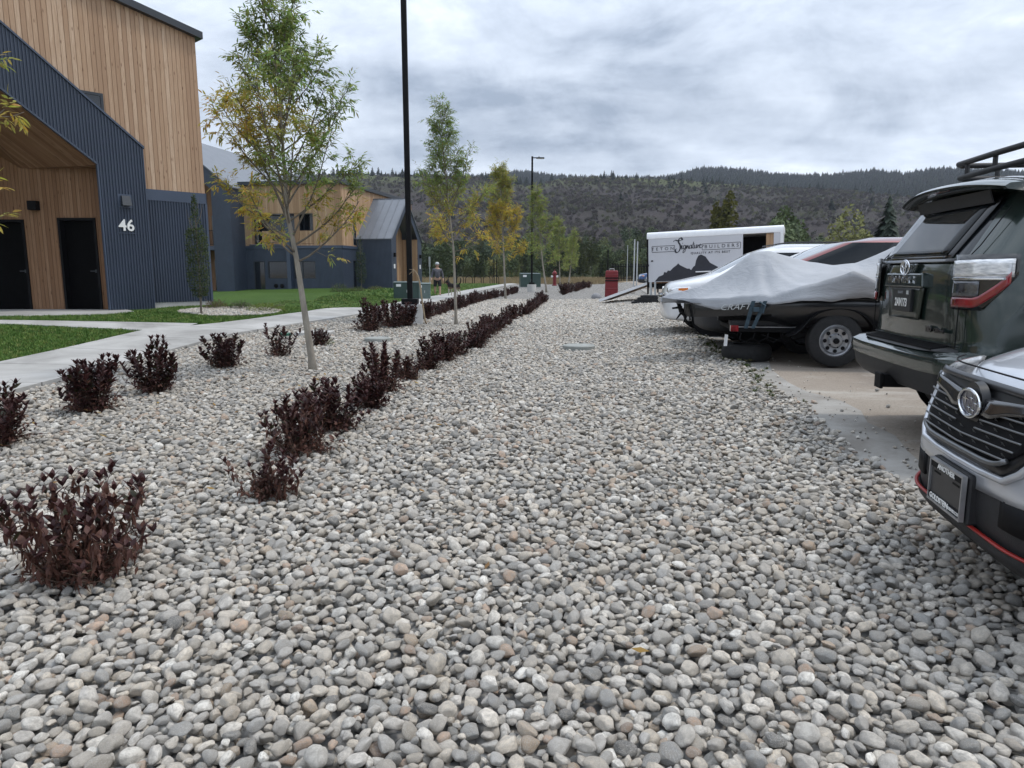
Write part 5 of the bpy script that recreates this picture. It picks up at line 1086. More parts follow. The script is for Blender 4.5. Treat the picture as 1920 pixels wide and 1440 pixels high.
def crossover(name, loc, rotz, label, L, W, H, body, cat='car', wagon=.55, hoodl=1.05, roofm_=None, lampc=True, arc=0, roofpart='roof', raked=.95, lower=True, wtop=1.50, rails=True):
    t = thing(name, loc, rotz, label, cat); w_ = W/2; s = H/1.68
    rows = [dict(z=.22*s, xr=.14, xf=L-.16, w=w_*.93), dict(z=.30*s, xr=.05, xf=L-.04, w=w_*.98), dict(z=.55*s, xr=.0, xf=L, w=w_, rf=.42), dict(z=.80*s, xr=.02, xf=L-.04, w=w_*.995, rf=.46),
            dict(z=.95*s, xr=.07, xf=L-.16, w=w_*.975, rf=.50), dict(z=1.02*s, xr=.10, xf=L-.50, w=w_*.93, rf=.35), dict(z=1.10*s, xr=.14, xf=L-hoodl, w=w_*.90, rf=.16, rr=.2), dict(z=1.13*s, xr=.17, xf=L-hoodl-.08, w=w_*.885, rf=.16, rr=.2),
            dict(z=wtop*s, xr=wagon, xf=L-hoodl-raked, w=w_*.735, rf=.16, rr=.2), dict(z=max(1.60, wtop+.03)*s, xr=wagon+.12, xf=L-hoodl-raked-.28, w=w_*.66, rf=.2, rr=.25), dict(z=1.655*s, xr=wagon+.35, xf=L-hoodl-raked-.55, w=w_*.50, rf=.3, rr=.3)]
    mats = [('body', body), ('window', MT['cglass']), ('windscreen', MT['wshield']), ('pillar_trim', MT['gloss']), ('lower_cladding', MT['blackpl']), (roofpart, roofm_ or body), ('underside', MT['black'])]
    nh = 5+len(FRS)+5
    def tg(i, j):
        if i <= 1: return 4 if lower else 0
        if i == 7:
            if j <= 2: return 1
            if j == 3: return 0
            if j >= nh-4: return 2
            if j in (7, 9): return 3       # pillars
            if 4 < j < nh-5: return 1
            return 0
        if i >= 8: return 5
        return 0
    car_body(t, rows, L, FRS, mats, tg, crease={1: .6, 4: .35, 7: .8, 8: .7}, crown=.02, roofm=5)
    for x in (.85, L-.92):
        for sd_ in (-1, 1): wheel(t, x, sd_*(w_-.12), .345*s, .22, side=sd_); arch(t, x, sd_*(w_-.008), .38*s, sd_)
    if lampc:
        for sd_ in (-1, 1):
            b = MB(); b.grid(lambda u, v: (L-.075-.40*u**1.4-.02, sd_*(w_*.56+w_*.405*u**.62), (.70+.05*u+(.16-.03*u)*v)*s), list(np.linspace(0, 1, 9)), [0, .5, 1]); h_ = b.build('headlight', MT['lamp_clear'], t, smooth=True, solid=.015)
            b = MB(); b.grid(lambda u, v: (L-.075-.40*u**1.4-.012+.004, sd_*(w_*.565+w_*.41*u**.62+.004), (.715+.05*u+(.12-.02*u)*v)*s), list(np.linspace(.62, .95, 6)), [0, .5, 1]); b.build('indicator', MT['amber'], h_, smooth=True)
            b = MB(); b.grid(lambda u, v: (.02+.30*u, sd_*(w_*.80+w_*.20*u**.6), (.82+.2*v)*s), list(np.linspace(0, 1, 6)), [0, 1]); b.build('tail_light', MT['lamp_red'], t, smooth=True, solid=.02)
    b = MB(); b.grid(lambda u, v: (L+.012-.05*abs(u)**2, u*w_*.52, (.58+.17*v)*s), list(np.linspace(-1, 1, 13)), [0, .5, 1]); g_ = b.build('grille', MT['gloss'], t, smooth=True, solid=.02)
    b = MB()
    for z_ in (.62, .67, .72): b.tube([(L+.024-.05*abs(u)**2, u*w_*.50, z_*s) for u in np.linspace(-1, 1, 9)], .007, 5)
    b.build('grille_bars', MT['chrome'], g_)
    for sd_ in (-1, 1):
        b = MB(); x_ = L-hoodl-.42; b.add([(x_+.0, sd_*(w_*.9), 1.08*s), (x_-.02, sd_*(w_+.2), 1.07*s), (x_-.02, sd_*(w_+.2), 1.22*s), (x_, sd_*(w_*.92), 1.20*s), (x_+.13, sd_*(w_*.92), 1.10*s), (x_+.10, sd_*(w_+.16), 1.09*s), (x_+.10, sd_*(w_+.16), 1.19*s), (x_+.13, sd_*(w_*.92), 1.18*s)], [(0, 1, 2, 3), (4, 5, 6, 7), (0, 1, 5, 4), (2, 3, 7, 6), (1, 2, 6, 5)]); b.build('wing_mirror', body, t, smooth=False, bevel=.02)
        if not rails: continue
        b = MB(); rl = [(wagon+.5+i*.25, sd_*w_*.60, 1.645*s+.035*(0 < i < 6)) for i in range(7)]; b.tube(rl, .015, 6); b.build('roof_rail', MT['gloss'], t)
    return t
PW = paint('white_car_paint', (.70, .71, .72), .05, .3); PRED = paint('dark_red_car_paint', (.16, .022, .022), .35); PB = paint('blue_car_paint', (.035, .08, .20), .4); PS = paint('silver_car_paint', (.42, .44, .48), .7, .34)
def place(noff, y, out=True):   # vehicle origin: rear for nose-out vehicles
    pass
def nose_out(xn, yn, L):        # rear position for a car whose nose centre is at (xn, yn)
    p = Vector((xn, yn, 0))-NAX*L; return (p.x, p.y, Z(xn+1.5, yn))
crossover('parked_car', nose_out(2.95, 14.3, 4.6), ANG, 'white crossover with amber corner lamp, nose showing left of the covered boat', 4.6, 1.88, 1.72, PW, hoodl=.88, raked=.80, lower=False)
crossover('parked_car', nose_out(3.05, 11.9, 4.75), ANG, 'dark red hatchback with arched roof and black windows behind the covered boat', 4.75, 1.92, 1.76, PRED, wagon=.85, hoodl=.80, raked=1.25, lampc=False, wtop=1.58, rails=False)
crossover('parked_car', nose_out(10.15, 58, 4.5), ANG, 'distant blue car left of the cargo trailer, farther of the two', 4.5, 1.85, 1.65, PB, rails=False); crossover('parked_car', nose_out(9.0, 48.5, 4.4), ANG, 'distant silver and red car nearest the left end of the cargo trailer', 4.4, 1.8, 1.5, PS, roofm_=PRED, rails=False)

# ---- dark green off-roader, tail towards the gravel ----
OA = math.atan2(-NAX.y, -NAX.x); OG = paint('dark_green_paint', (.018, .030, .026), .35, .22, .1)
ogl = Vector((2.97, 5.47, 0))
T4 = thing('offroad_car', (ogl.x, ogl.y, Z(3.5, 5.5)), OA, 'dark green off-roader with roof basket, backed up to the gravel', 'car')
# local: +x forward (away), +y far side, z up
rows = [dict(z=.42, xr=.14, xf=4.60, w=.88), dict(z=.52, xr=.08, xf=4.72, w=.93), dict(z=.74, xr=.075, xf=4.78, w=.955), dict(z=.80, xr=.085, xf=4.78, w=.96, rr=.22), dict(z=1.06, xr=.075, xf=4.74, w=.955, rr=.26), dict(z=1.22, xr=.075, xf=4.62, w=.935, rr=.28, rf=.4),
        dict(z=1.34, xr=.095, xf=3.60, w=.905, rr=.28, rf=.2), dict(z=1.385, xr=.115, xf=3.50, w=.89, rr=.27, rf=.2), dict(z=1.78, xr=.38, xf=2.85, w=.775, rr=.27, rf=.2), dict(z=1.86, xr=.42, xf=2.65, w=.74, rr=.22, rf=.22), dict(z=1.92, xr=.54, xf=2.40, w=.64, rr=.2, rf=.3)]
FR4 = [.05, .14, .155, .36, .375, .58, .70, .86]; nh = 5+len(FR4)+5
def tg4(i, j):
    if i <= 0: return 4
    if i == 7:
        if j <= 1: return 5
        if j <= 4: return 0
        if j >= nh-4: return 2
        if j in (7, 9): return 3
        if 5 <= j < nh-5: return 1
    return 0
parts = car_body(T4, rows, 4.8, FR4, [('body', OG), ('window', MT['cglass']), ('windscreen', MT['wshield']), ('pillar_trim', MT['gloss']), ('sill', MT['blackpl']), ('rear_window', MT['cglass']), ('underside', MT['black'])], tg4, crease={0: .5, 3: .5, 6: .4, 7: .9, 8: .8, 9: .5}, level=3, crown=.03)
for x in (.98, 3.77):
    for sd_ in (-1, 1): wheel(T4, x, sd_*.84, .40, .27, side=sd_, rimm=MT['gloss']); arch(T4, x, sd_*.952, .45, sd_)
def tail(y, z):   # rear skin of the body at (y, z)
    zs = [.74, 1.06, 1.22, 1.34, 1.385, 1.78, 1.86]; xs = [.075, .075, .075, .095, .115, .38, .42]; return float(np.interp(z, zs, xs))+.018*(abs(y)/.7)**2+(.30*max(0, abs(y)-.70)/.22*.3 if abs(y) > .7 else 0)
def tpatch(name, m_, z0, z1, ya, yb, off, parent=None, ny=10, nz=6, solid=.012):
    b = MB(); b.grid(lambda u, v: (tail(ya(v)*(1-u)+yb(v)*u, z0+(z1-z0)*v)-off, ya(v)*(1-u)+yb(v)*u, z0+(z1-z0)*v), list(np.linspace(0, 1, ny)), list(np.linspace(0, 1, nz))); return b.build(name, m_, parent or T4, smooth=True, solid=solid, fixn=True)
K = lambda c: (lambda v: c)
rg = tpatch('glass_surround', MT['gloss'], 1.355, 1.80, lambda v: -.50-.06*v, lambda v: .72-.06*v, .006, nz=8)
tpatch('rear_window', MT['cglass'], 1.40, 1.76, lambda v: -.43-.04*v, lambda v: .64-.07*v, .016, nz=8, solid=.006)
tpatch('glass_moulding', MT['gloss'], 1.352, 1.372, K(-.62), K(.72), .026)
DY = .06
# plate recess, garnish bar, badge
tpatch('plate_recess', MT['olive'] if 'olive' in MT else mat('recess_green', (.020, .028, .020), .35, .2, coat=.5), .93, 1.19, lambda v: -.20-.05*v, lambda v: .36+.05*v, .004, solid=.01)
b = MB(); b.prism([(tail(0, 1.2)-.035, -.26, 1.165), (tail(0, 1.2)-.045, .42, 1.165), (tail(0, 1.2)-.040, .39, 1.275), (tail(0, 1.2)-.03, -.23, 1.275)], (.06, 0, 0)); gb = b.build('garnish_bar', OG, T4, bevel=.014)
b = MB(); b.box((.035, -.105, .985), (.062, .225, 1.155)); pl = b.build('number_plate', mat('black_plate', (.012, .013, .014), .4), T4, bevel=.004)
W_ = MT['numw']; Mt = lambda y, z, x: frame((x, y+DY, z), (0, -1, 0), (0, 0, 1))
text_mesh('2AV173', .088, W_, 'plate_number', pl, Mt(0, 1.05, .032), ext=.001, sx=.78, bold=.0015); text_mesh('IDAHO', .03, mat('plate_grey_letters', (.25, .26, .27), .5), 'plate_heading', pl, Mt(.02, 1.127, .032), ext=.001)
b = MB(); b.box((.030, -.07, 1.115), (.034, -.035, 1.145)); b.build('plate_sticker', MT['lamp_clear'], pl)
text_mesh('4RUNNER', .078, MT['chrome'], 'model_letters', gb, Mt(.05, 1.222, tail(0, 1.2)-.052), ext=.008, sx=1.15, bold=.001)
text_mesh('TRD', .050, MT['gloss'], 'trim_letters', T4, Mt(-.42, .875, tail(-.5, .9)-.010), ext=.005, bold=.004); text_mesh('OffRoad', .042, MT['gloss'], 'trim_letters', T4, Mt(-.58, .875, tail(-.6, .9)-.014), ext=.005, bold=.002, shear=.2)
b = MB(); ell = lambda cy, cz, a, c_, x: [(x, cy+DY+a*math.cos(t_), cz+c_*math.sin(t_)) for t_ in np.linspace(0, 2*math.pi, 29)[:-1]]
xb = tail(0, 1.3)-.045; b.tube(ell(0, 1.315, .078, .054, xb), .0075, 8, closed=True); b.tube(ell(0, 1.335, .045, .024, xb-.004), .0055, 8, closed=True); b.tube(ell(0, 1.315, .020, .048, xb-.004), .0055, 8, closed=True); b.build('badge', MT['chrome'], T4, smooth=True)
b = MB(); b.prism([(tail(0, 1.3)-.025, -.06, 1.275), (tail(0, 1.3)-.025, .15, 1.275), (tail(0, 1.3)-.02, .115, 1.345), (tail(0, 1.3)-.02, -.09, 1.345)], (.05, 0, 0)); b.build('badge_mount', OG, T4, bevel=.01)
# tail lights: bezel wraps from the hatch round the corner
def lampwrap(name, sgn, m_, z0, z1, s0, s1, off, par, shear=0, solid=.012):
    # s runs from the hatch face (0) round the corner to the flank (1)
    def pos(s):
        if s < .5: f = s/.5; y = .66+.18*f; x = tail(.66, 1.1)+.055*f**2
        else: f = (s-.5)/.5; y = .84+.062*min(1, f*1.6)**.8; x = tail(.66, 1.1)+.055+.20*f
        return x, y
    b = MB(); 
    def fn(u, v):
        s = s0+(s1-s0)*u; x, y = pos(s); a, c_ = z0(s) if callable(z0) else z0, z1(s) if callable(z1) else z1; n_ = Vector((-1, 0, 0)).lerp(Vector((-.1, 1, 0)), min(1, max(0, (s-.3)/.4))).normalized()
        return (x+n_.x*off, sgn*(y+n_.y*off), a+(c_-a)*v-.0*s)
    b.grid(fn, list(np.linspace(0, 1, 15)), list(np.linspace(0, 1, 5))); return b.build(name, m_, par, smooth=True, solid=solid)
for sg in (-1, 1):
    bz = lampwrap('tail_light', sg, MT['gloss'], lambda s: 1.035 if s < .55 else 1.035+(s-.55)*.50, lambda s: 1.395-.0*s, 0, 1.0, .012, T4)
    lampwrap('reversing_lens', sg, MT['lamp_clear'], 1.25, lambda s: 1.355+.012*s, .03, .92, .026, bz)
    lampwrap('lens_rib', sg, MT['chrome'], 1.232, 1.246, .03, .80, .03, bz)
    lampwrap('lower_lens', sg, mat('smoked_lens', (.07, .075, .085), .1, .3, var=.5, scale=22, coat=1), lambda s: 1.12, lambda s: 1.228, .05, .52, .024, bz)
    lampwrap('red_lens', sg, MT['lamp_red'], lambda s: 1.052 if s < .5 else 1.052+(s-.5)*.42, lambda s: 1.115 if s < .5 else 1.115+(s-.5)*.45, .05, .88, .028, bz)
# roof spoiler
b = MB()
def spf(u, v):   # u across, v from roof (0) to lip (1), closed section
    y = -.80+1.60*u; e_ = abs(2*u-1); x0, x1 = .84, .165+.10*e_**2
    pr = [(x0, 1.937-.085*e_**3), (x1+.25, 1.937-.075*e_**3), (x1+.03, 1.903-.06*e_**2.5), (x1, 1.883-.06*e_**2.5), (x1+.02, 1.865-.06*e_**2.5), (x1+.22, 1.830-.05*e_**2), (x0-.2, 1.825)]
    return (pr[v][0], y*(1-.035*(v in (0, 6))), pr[v][1])
us_ = list(np.linspace(0, 1, 25)); b.grid(lambda u, v: spf(u, v), us_, range(7)); b.add([spf(0, v) for v in range(7)], [tuple(range(7))]); b.add([spf(1, v) for v in range(7)], [tuple(range(7))]); b.build('spoiler', OG, T4, smooth=True, sharp=50)
b = MB(); b.box((.20, -.18, 1.86), (.215, .18, 1.877)); b.build('stop_lamp', MT['lamp_red'], T4)
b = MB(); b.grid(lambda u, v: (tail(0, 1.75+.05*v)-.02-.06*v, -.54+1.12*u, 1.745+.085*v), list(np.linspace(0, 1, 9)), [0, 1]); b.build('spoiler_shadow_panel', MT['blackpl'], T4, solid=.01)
# bumper with step top and lower valance
def bump(name, m_, pr, par=T4, w_=.965, sharp=40):
    b = MB()
    def fn(u, v):
        y = (-1+2*u); x, z = pr[v]; e_ = abs(y); return (x+.035*e_**2+.62*max(0, e_-.86)**1.0*1.2, y*w_*(1 if e_ < .97 else 1), z+.03*max(0, e_-.6))
    n = len(pr); b.grid(fn, list(np.linspace(0, 1, 41)), range(n)); b.add([fn(0, v) for v in range(n)], [tuple(range(n))]); b.add([fn(1, v) for v in range(n)], [tuple(range(n))]); return b.build(name, m_, par, smooth=True, sharp=sharp)
bp = bump('rear_bumper', OG, [(.16, .755), (-.02, .735), (-.075, .705), (-.085, .655), (-.07, .60), (.02, .58), (.2, .58)])
bump('step_pad', MT['blackpl'], [(.14, .757), (.13, .772), (-.025, .748), (-.035, .737)], bp, w_=.74)
bump('lower_valance', MT['blackpl'], [(.02, .60), (-.065, .60), (-.045, .50), (.02, .43), (.25, .42), (.25, .60)], bp, w_=.93)
b = MB(); 
for i in range(9): b.box((-.012+i*.014, -.62, .752+i*.0022), (-.006+i*.014, .62, .764+i*.0022))
b.build('step_ribs', MT['black'], bp)
b = MB(); b.box((-.10, -.05, .40), (.3, .05, .50)); b.box((-.115, -.062, .39), (-.09, .062, .51)); b.build('hitch_receiver', MT['black'], T4, bevel=.006)
b = MB(); b.tube([(-.02, .26, .42), (.25, .28, .43), (1.0, .3, .45)], .03, 10); b.build('exhaust_pipe', MT['fascia'], T4, smooth=True)
# panel gaps: hatch outline and rear quarter seam
b = MB()
for sg in (-1, 1): b.tube([(tail(.7, z)+.0-.002+(.012 if z > 1.4 else 0), sg*(.735-.05*max(0, z-1.38)), z) for z in np.linspace(.78, 1.70, 16)], .004, 5)
b.tube([(tail(y, .785)-.004, y, .785) for y in np.linspace(-.73, .73, 15)], .004, 5); b.build('hatch_seam', MT['black'], T4)
# roof basket
RB = T4
b = MB()
for z_, w2 in ((2.03, .60), (2.14, .64)):
    x0, x1 = .58, 2.15; pts = [(x0+.06, -w2, z_), (x0, -w2+.08, z_), (x0-.01, 0, z_), (x0, w2-.08, z_), (x0+.06, w2, z_), (x1-.06, w2, z_), (x1, w2-.08, z_), (x1, -w2+.08, z_), (x1-.06, -w2, z_)]; b.tube(pts, .022, 10, closed=True)
RB = b.build('roof_basket', MT['blackpl'], T4, smooth=True)
b = MB()
for x, y in [(.58, -.42), (.58, .42), (.58, 0), (.9, -.62), (.9, .62), (1.4, -.62), (1.4, .62), (1.9, -.62), (1.9, .62)]: b.tube([(x, y*.97, 2.02), (x, y, 2.14)], .018, 8)
for x in (.95, 1.15, 1.35, 1.55, 1.75, 1.95): b.box((x-.02, -.6, 2.005), (x+.02, .6, 2.02))
for x in (1.05, 1.9):
    for y in (-.50, .50): b.box((x-.03, y-.02, 1.86), (x+.03, y+.02, 2.01))
b.build('basket_bars', MT['blackpl'], RB)
# ================= covered boat on its trailer =================
# local frame: +x to the right (away from the gravel), +y away from the camera, z up
BO = Vector((4.21, 9.18, 0)); BR = math.atan2(-NAX.y, -NAX.x)
bl = lambda x, y: (BO.x+x*.991+y*.1305, BO.y-x*.1305+y*.991)
BZ = Z(4.3, 9.8)
TRB = thing('boat_trailer', (BO.x, BO.y, BZ), BR, 'black single axle boat trailer with mudguards carrying the covered boat', 'trailer')
def rim8(parent, side):
    pass
for yy, sd_ in ((.12, -1), (1.62, 1)):
    wh = wheel(TRB, 0, yy, .345, .23, side=sd_, spokes=0, rimm=MT['steel'])
    b = MB(); s_ = sd_; r = .345; b.lathe([(r*.60, .095*s_), (r*.50, .06*s_), (r*.46, .085*s_), (r*.28, .075*s_), (r*.22, .11*s_), (.001, .112*s_)], (0, 0, 0), 'y', 32); sp_ = b.build('steel_disc', MT['steel'], wh, smooth=True, sharp=40)
    for i in range(8):
        a = i*math.pi/4; b = MB(); b.lathe([(.026, .086*s_), (.026, .09*s_), (.001, .091*s_)], (r*.39*math.cos(a), 0, r*.39*math.sin(a)), 'y', 10); b.build('rim_hole', MT['black'], wh)
    for i in range(5):
        a = i*1.2566; b = MB(); b.lathe([(.011, .08*s_), (.011, .105*s_), (.001, .106*s_)], (r*.25*math.cos(a), 0, r*.25*math.sin(a)), 'y', 6); b.build('wheel_nut', MT['black'], wh)
    b = MB(); b.lathe([(.04, .1*s_), (.036, .14*s_), (.001, .145*s_)], (0, 0, 0), 'y', 16); b.build('hub_cap', MT['black'], wh, smooth=True, sharp=40)
    b = MB(); m0, m1 = yy-.16, yy+.16
    pr = [(-.62, .40), (-.47, .47), (-.40, .60), (-.28, .72), (-.10, .785), (.12, .785), (.30, .72), (.43, .60), (.50, .47), (.66, .42)]
    b.grid(lambda i, v: (pr[i][0], m0+(m1-m0)*v, pr[i][1]), range(len(pr)), [0, .5, 1]); b.build('mudguard', MT['black'], TRB, smooth=True, solid=.035, subsurf=1)
b = MB()
for y in (.26, 1.48): b.box((-1.25, y-.03, .43), (3.1, y+.03, .51))
for x in (-1.25, -.2, .6, 1.8, 3.0): b.box((x, .29, .44), (x+.06, 1.45, .50))
b.box((0, .1, .36), (.07, 1.65, .43)); b.box((3.0, .82, .44), (4.3, .92, .52)); b.build('frame', MT['black'], TRB, bevel=.006)
b = MB(); b.box((-1.3, .30, .515), (3.0, .42, .58)); b.box((-1.3, 1.32, .515), (3.0, 1.44, .58)); b.build('bunk', MT['blackpl'], TRB)
b = MB(); b.box((-1.22, .225, .495), (-.45, .228, .505)); b.build('steel_strip', MT['steel'], TRB)
b = MB()
for k_ in range(3): b.tube([(-1.16+k_*.18, .22, .42), (-1.18+k_*.18, .21, .34), (-1.10+k_*.18, .22, .30), (-1.0+k_*.18, .23, .36), (-.98+k_*.18, .25, .42)], .008, 6)
b.tube([(-.9, .22, .40), (-.6, .22, .30), (-.3, .25, .38)], .008, 6); b.build('hanging_cable', MT['black'], TRB)
b = MB(); b.box((-1.30, .215, .44), (-1.2, .29, .52)); b.build('side_marker', MT['lamp_red'], TRB)
# hull
def shade(): pass
BT = thing('covered_boat', (BO.x, BO.y, BZ), BR, 'black hulled fishing boat under a pale tarpaulin, on the black trailer', 'boat')
def hw(x): return .86*min(1, max(0, (x+1.86)/1.35))**.5 if x < 0 else .86
def hullp(x, v):     # v: 0 gunwale near ... 1 keel ... 2 gunwale far
    k_ = hw(x); zg = .80+.10*sm((x+2.05)/1.2) if x > -2.05 else .80; zg = float(.82+.09*sm((x+2.0)/1.5)); zk = float(.80-.34*sm((x+1.95)/1.75)); s = v-1; a = abs(s)
    pr = [(1.0, zg), (1.035, zg-.05), (1.05, zg-.13), (1.0, zg-.22), (.90, zk+.09), (.72, zk+.02), (.35, zk-.01), (0, zk-.03)]
    i = (1-a)*7; j = min(6, int(i)); f = i-j; w_ = pr[j][0]*(1-f)+pr[j+1][0]*f; z = pr[j][1]*(1-f)+pr[j+1][1]*f
    if z > zg: z = zg
    z = max(z, zk-.03) if w_ < .8 else z
    return (x, .87+np.sign(s)*w_*k_, z)
b = MB(); xs = [-1.855, -1.84, -1.80, -1.72, -1.58, -1.35, -1.1, -.8, -.4, 0, .6, 1.4, 2.2, 3.0]; b.grid(hullp, xs, list(np.linspace(0, 2, 29))); b.add([hullp(3.0, v) for v in np.linspace(0, 2, 29)], [tuple(range(29))])
MT['hull'] = mat('black_hull', (.014, .015, .018), .28, 0, var=.25, scale=3, coat=.5)
b.build('hull', MT['hull'], BT, smooth=True, sharp=50)
b = MB(); b.tube([hullp(x, .07) for x in xs[1:]], .018, 6); b.build('rub_rail', MT['blackpl'], BT, smooth=True)
b = MB(); b.add([(-2.0, .5, .80), (2.9, .1, .88), (2.9, 1.65, .88), (-2.0, 1.2, .80)], [(0, 1, 2, 3)]); b.build('deck', MT['blackpl'], BT)
text_mesh('CRAFT', .105, MT['pale'], 'hull_letters', BT, frame((-1.30, -.012, .775), (1, -.05, .04), (0, 0, 1)), ext=.003, shear=.35, sx=1.2)
for yy in (0.80,):
    b = MB(); b.tube([(-1.95, yy-.05, .80), (-1.92, yy-.12, .68), (-1.85, yy-.15, .60), (-1.88, yy-.15, .52)], [.03, .028, .02, .008], 7); b.tube([(-1.90, yy-.13, .68), (-1.98, yy-.15, .57)], [.02, .008], 6); b.tube([(-1.90, yy-.10, .74), (-2.04, yy-.1, .72)], [.02, .014], 6); b.tube([(-1.9, yy-.1, .72), (-1.86, yy-.14, .58), (-1.80, yy-.15, .50)], [.018, .016, .008], 6); b.build('bow_bracket', MT['black'], BT)
MT['strap'] = mat('faded_blue_strap', (.015, .035, .055), .75, col2=(.05, .085, .11), scale=20)
b = MB()
for dx, t_ in ((0, 0), (.09, .06)): b.prism([(-1.10+dx+t_, -.055, .86), (-1.05+dx+t_, -.055, .86), (-1.10+dx-.02, .00, .50), (-1.15+dx-.02, .0, .50)], (0, .006, 0))
b.box((-1.07, -.075, .72), (-1.0, -.05, .78)); b.tube([(-1.0, -.06, .85), (-.93, -.07, .80), (-.95, -.06, .70)], .012, 5); b.build('tie_strap', MT['strap'], BT)
# tarpaulin: ridge line over two poles, taut sides, gathered hem
k = NT('tarpaulin', .62, .3); P_ = k.tc.outputs['Object']; n1 = k.noise(P_, .9, 6, .6); n2 = k.noise(k.mapv(P_, (.8, 1, 5)), 3.5, 6, .65, .8); sp = k.n('ShaderNodeSeparateXYZ'); k.set(sp.inputs[0], P_)
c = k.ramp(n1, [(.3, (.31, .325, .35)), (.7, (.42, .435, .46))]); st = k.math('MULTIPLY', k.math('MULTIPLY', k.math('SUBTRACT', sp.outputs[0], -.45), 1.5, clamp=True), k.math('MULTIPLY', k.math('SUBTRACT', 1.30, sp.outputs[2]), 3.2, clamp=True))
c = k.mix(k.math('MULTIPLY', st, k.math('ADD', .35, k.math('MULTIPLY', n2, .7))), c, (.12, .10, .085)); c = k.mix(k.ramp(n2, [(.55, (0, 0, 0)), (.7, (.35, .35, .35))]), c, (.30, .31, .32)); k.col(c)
nw = k.noise(P_, 2.2, 5, .55, 1.6); nr = k.math('ABSOLUTE', k.math('SUBTRACT', nw, .5)); k.bump(k.math('ADD', k.math('MULTIPLY', k.math('SUBTRACT', 1.0, k.math('MULTIPLY', nr, 7.0, clamp=True)), .5), n2), .28, .03); MT['tarp'] = k.m
TP = None
def ridge(x): return float(np.interp(x, [-2.18, -2.05, -1.85, -1.6, -1.3, -1.05, -.93, -.72, -.55, -.2, .15, .45, .72, .95, 1.3, 1.8, 2.4, 3.1], [.88, .93, .97, 1.06, 1.23, 1.43, 1.525, 1.54, 1.48, 1.38, 1.33, 1.36, 1.48, 1.60, 1.66, 1.52, 1.30, 1.02]))
def hem(x): return float(np.interp(x, [-2.18, -2.05, -1.85, -1.5, -1.25, -.95, -.6, -.3, .1, .5, 1.2, 3.1], [.86, .84, .80, .735, .765, .83, .835, .87, .895, .89, .88, .86]))+.008*math.sin(x*9)+.005*math.sin(x*23+1)
def tarp_old(x, v):
    s = v; a = abs(s); w_ = max(.13, hw(x)*1.06+.02) if x > -1.8 else .13+.25*(x+2.18)
    zr, zh = ridge(x), hem(x); 
    pp = math.exp(-((x-.12)/.42)**2); t = a**((.95 if x < -.1 else 1.1)+3.2*pp); t = t*(1-.0*pp)
    # sag between the poles, point loads at the gunwale under the second pole
    sag = .06*math.sin(math.pi*min(1, a))*(1-pp)+pp*.10*min(1, a/.8); pole = math.exp(-((x-.12)/.10)**2)*.02*math.sin(math.pi*min(1, a*1.0))
    z = zr+(zh-zr)*t-sag+pole; y = .87+s*w_*(1-.02*math.sin(x*17))
    if a > .93: y = .87+np.sign(s)*w_*(1+(a-.93)*.1)
    fold = .010*math.sin((x+1.0-s*.55)*7)*a*(1-a)*3+.005*math.sin((x*1.3+s*1.7)*9)*a+.014*mn.noise(Vector((x*1.6, s*1.8, 1)))*(1+a)+.008*mn.noise(Vector((x*5, s*3, 4)))
    rad = .03*max(0, 1-abs(x+.8)/1.2)*math.sin(math.atan2(a+.01, x+.82)*9)*min(1, a*2)
    return (x, y-.02*a*math.sin(x*9)*np.sign(s), z+fold+rad*.35)
def tarp(x, v):
    s = v; a = abs(s); w_ = max(.13, hw(x)*1.09+.035) if x > -1.8 else .13+.25*(x+2.18)
    zr, zh = ridge(x), hem(x); q = max(0, 1-abs(x-.12)/(.95 if x < .12 else .70)); zs = max(zh+.02, .84+.09*float(sm((x+2.0)/1.5))+.012)+.30*q**1.15
    if a < .86:
        t = a/.86; z = zr+(zs-zr)*t**1.02-(.055*(1-q)+.03)*math.sin(math.pi*t); y = w_*.97*t
    else:
        t = (a-.86)/.14; z = zs+(zh-zs)*t-.0; y = w_*(.97+.05*t-.03*q*math.sin(math.pi*t))
    rg = math.atan2(a+.02, x-.12); rg2 = math.atan2(a+.02, x+.82)
    f1 = .010*math.sin(rg2*11)*min(1, a*3)*math.exp(-abs(x+.82)/1.1)+.012*math.sin(rg*10)*math.exp(-abs(x-.12)/.6)*min(1, a*2)
    f2 = .010*math.sin(rg2*23+3*mn.noise(Vector((x, s, 0))))*min(1, a*2)*math.exp(-abs(x+.82)/.8)*.6+.007*abs(mn.noise(Vector((x*5, s*7+x*3, 2))))+.012*mn.noise(Vector((x*1.5, s*1.6, 1)))*(1+a)+.006*mn.noise(Vector((x*4, s*2.5, 4)))
    return (x, .87+(1 if s > 0 else -1)*y, z+f1+f2)
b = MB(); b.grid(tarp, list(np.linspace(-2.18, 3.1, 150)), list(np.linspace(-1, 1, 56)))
o = b.build('tarpaulin', MT['tarp'], smooth=True, solid=.006); o.location = (BO.x, BO.y, BZ); o.rotation_euler = (0, 0, BR); tag(o, 'pale grey tarpaulin stretched in two peaks over the black boat', 'cover')
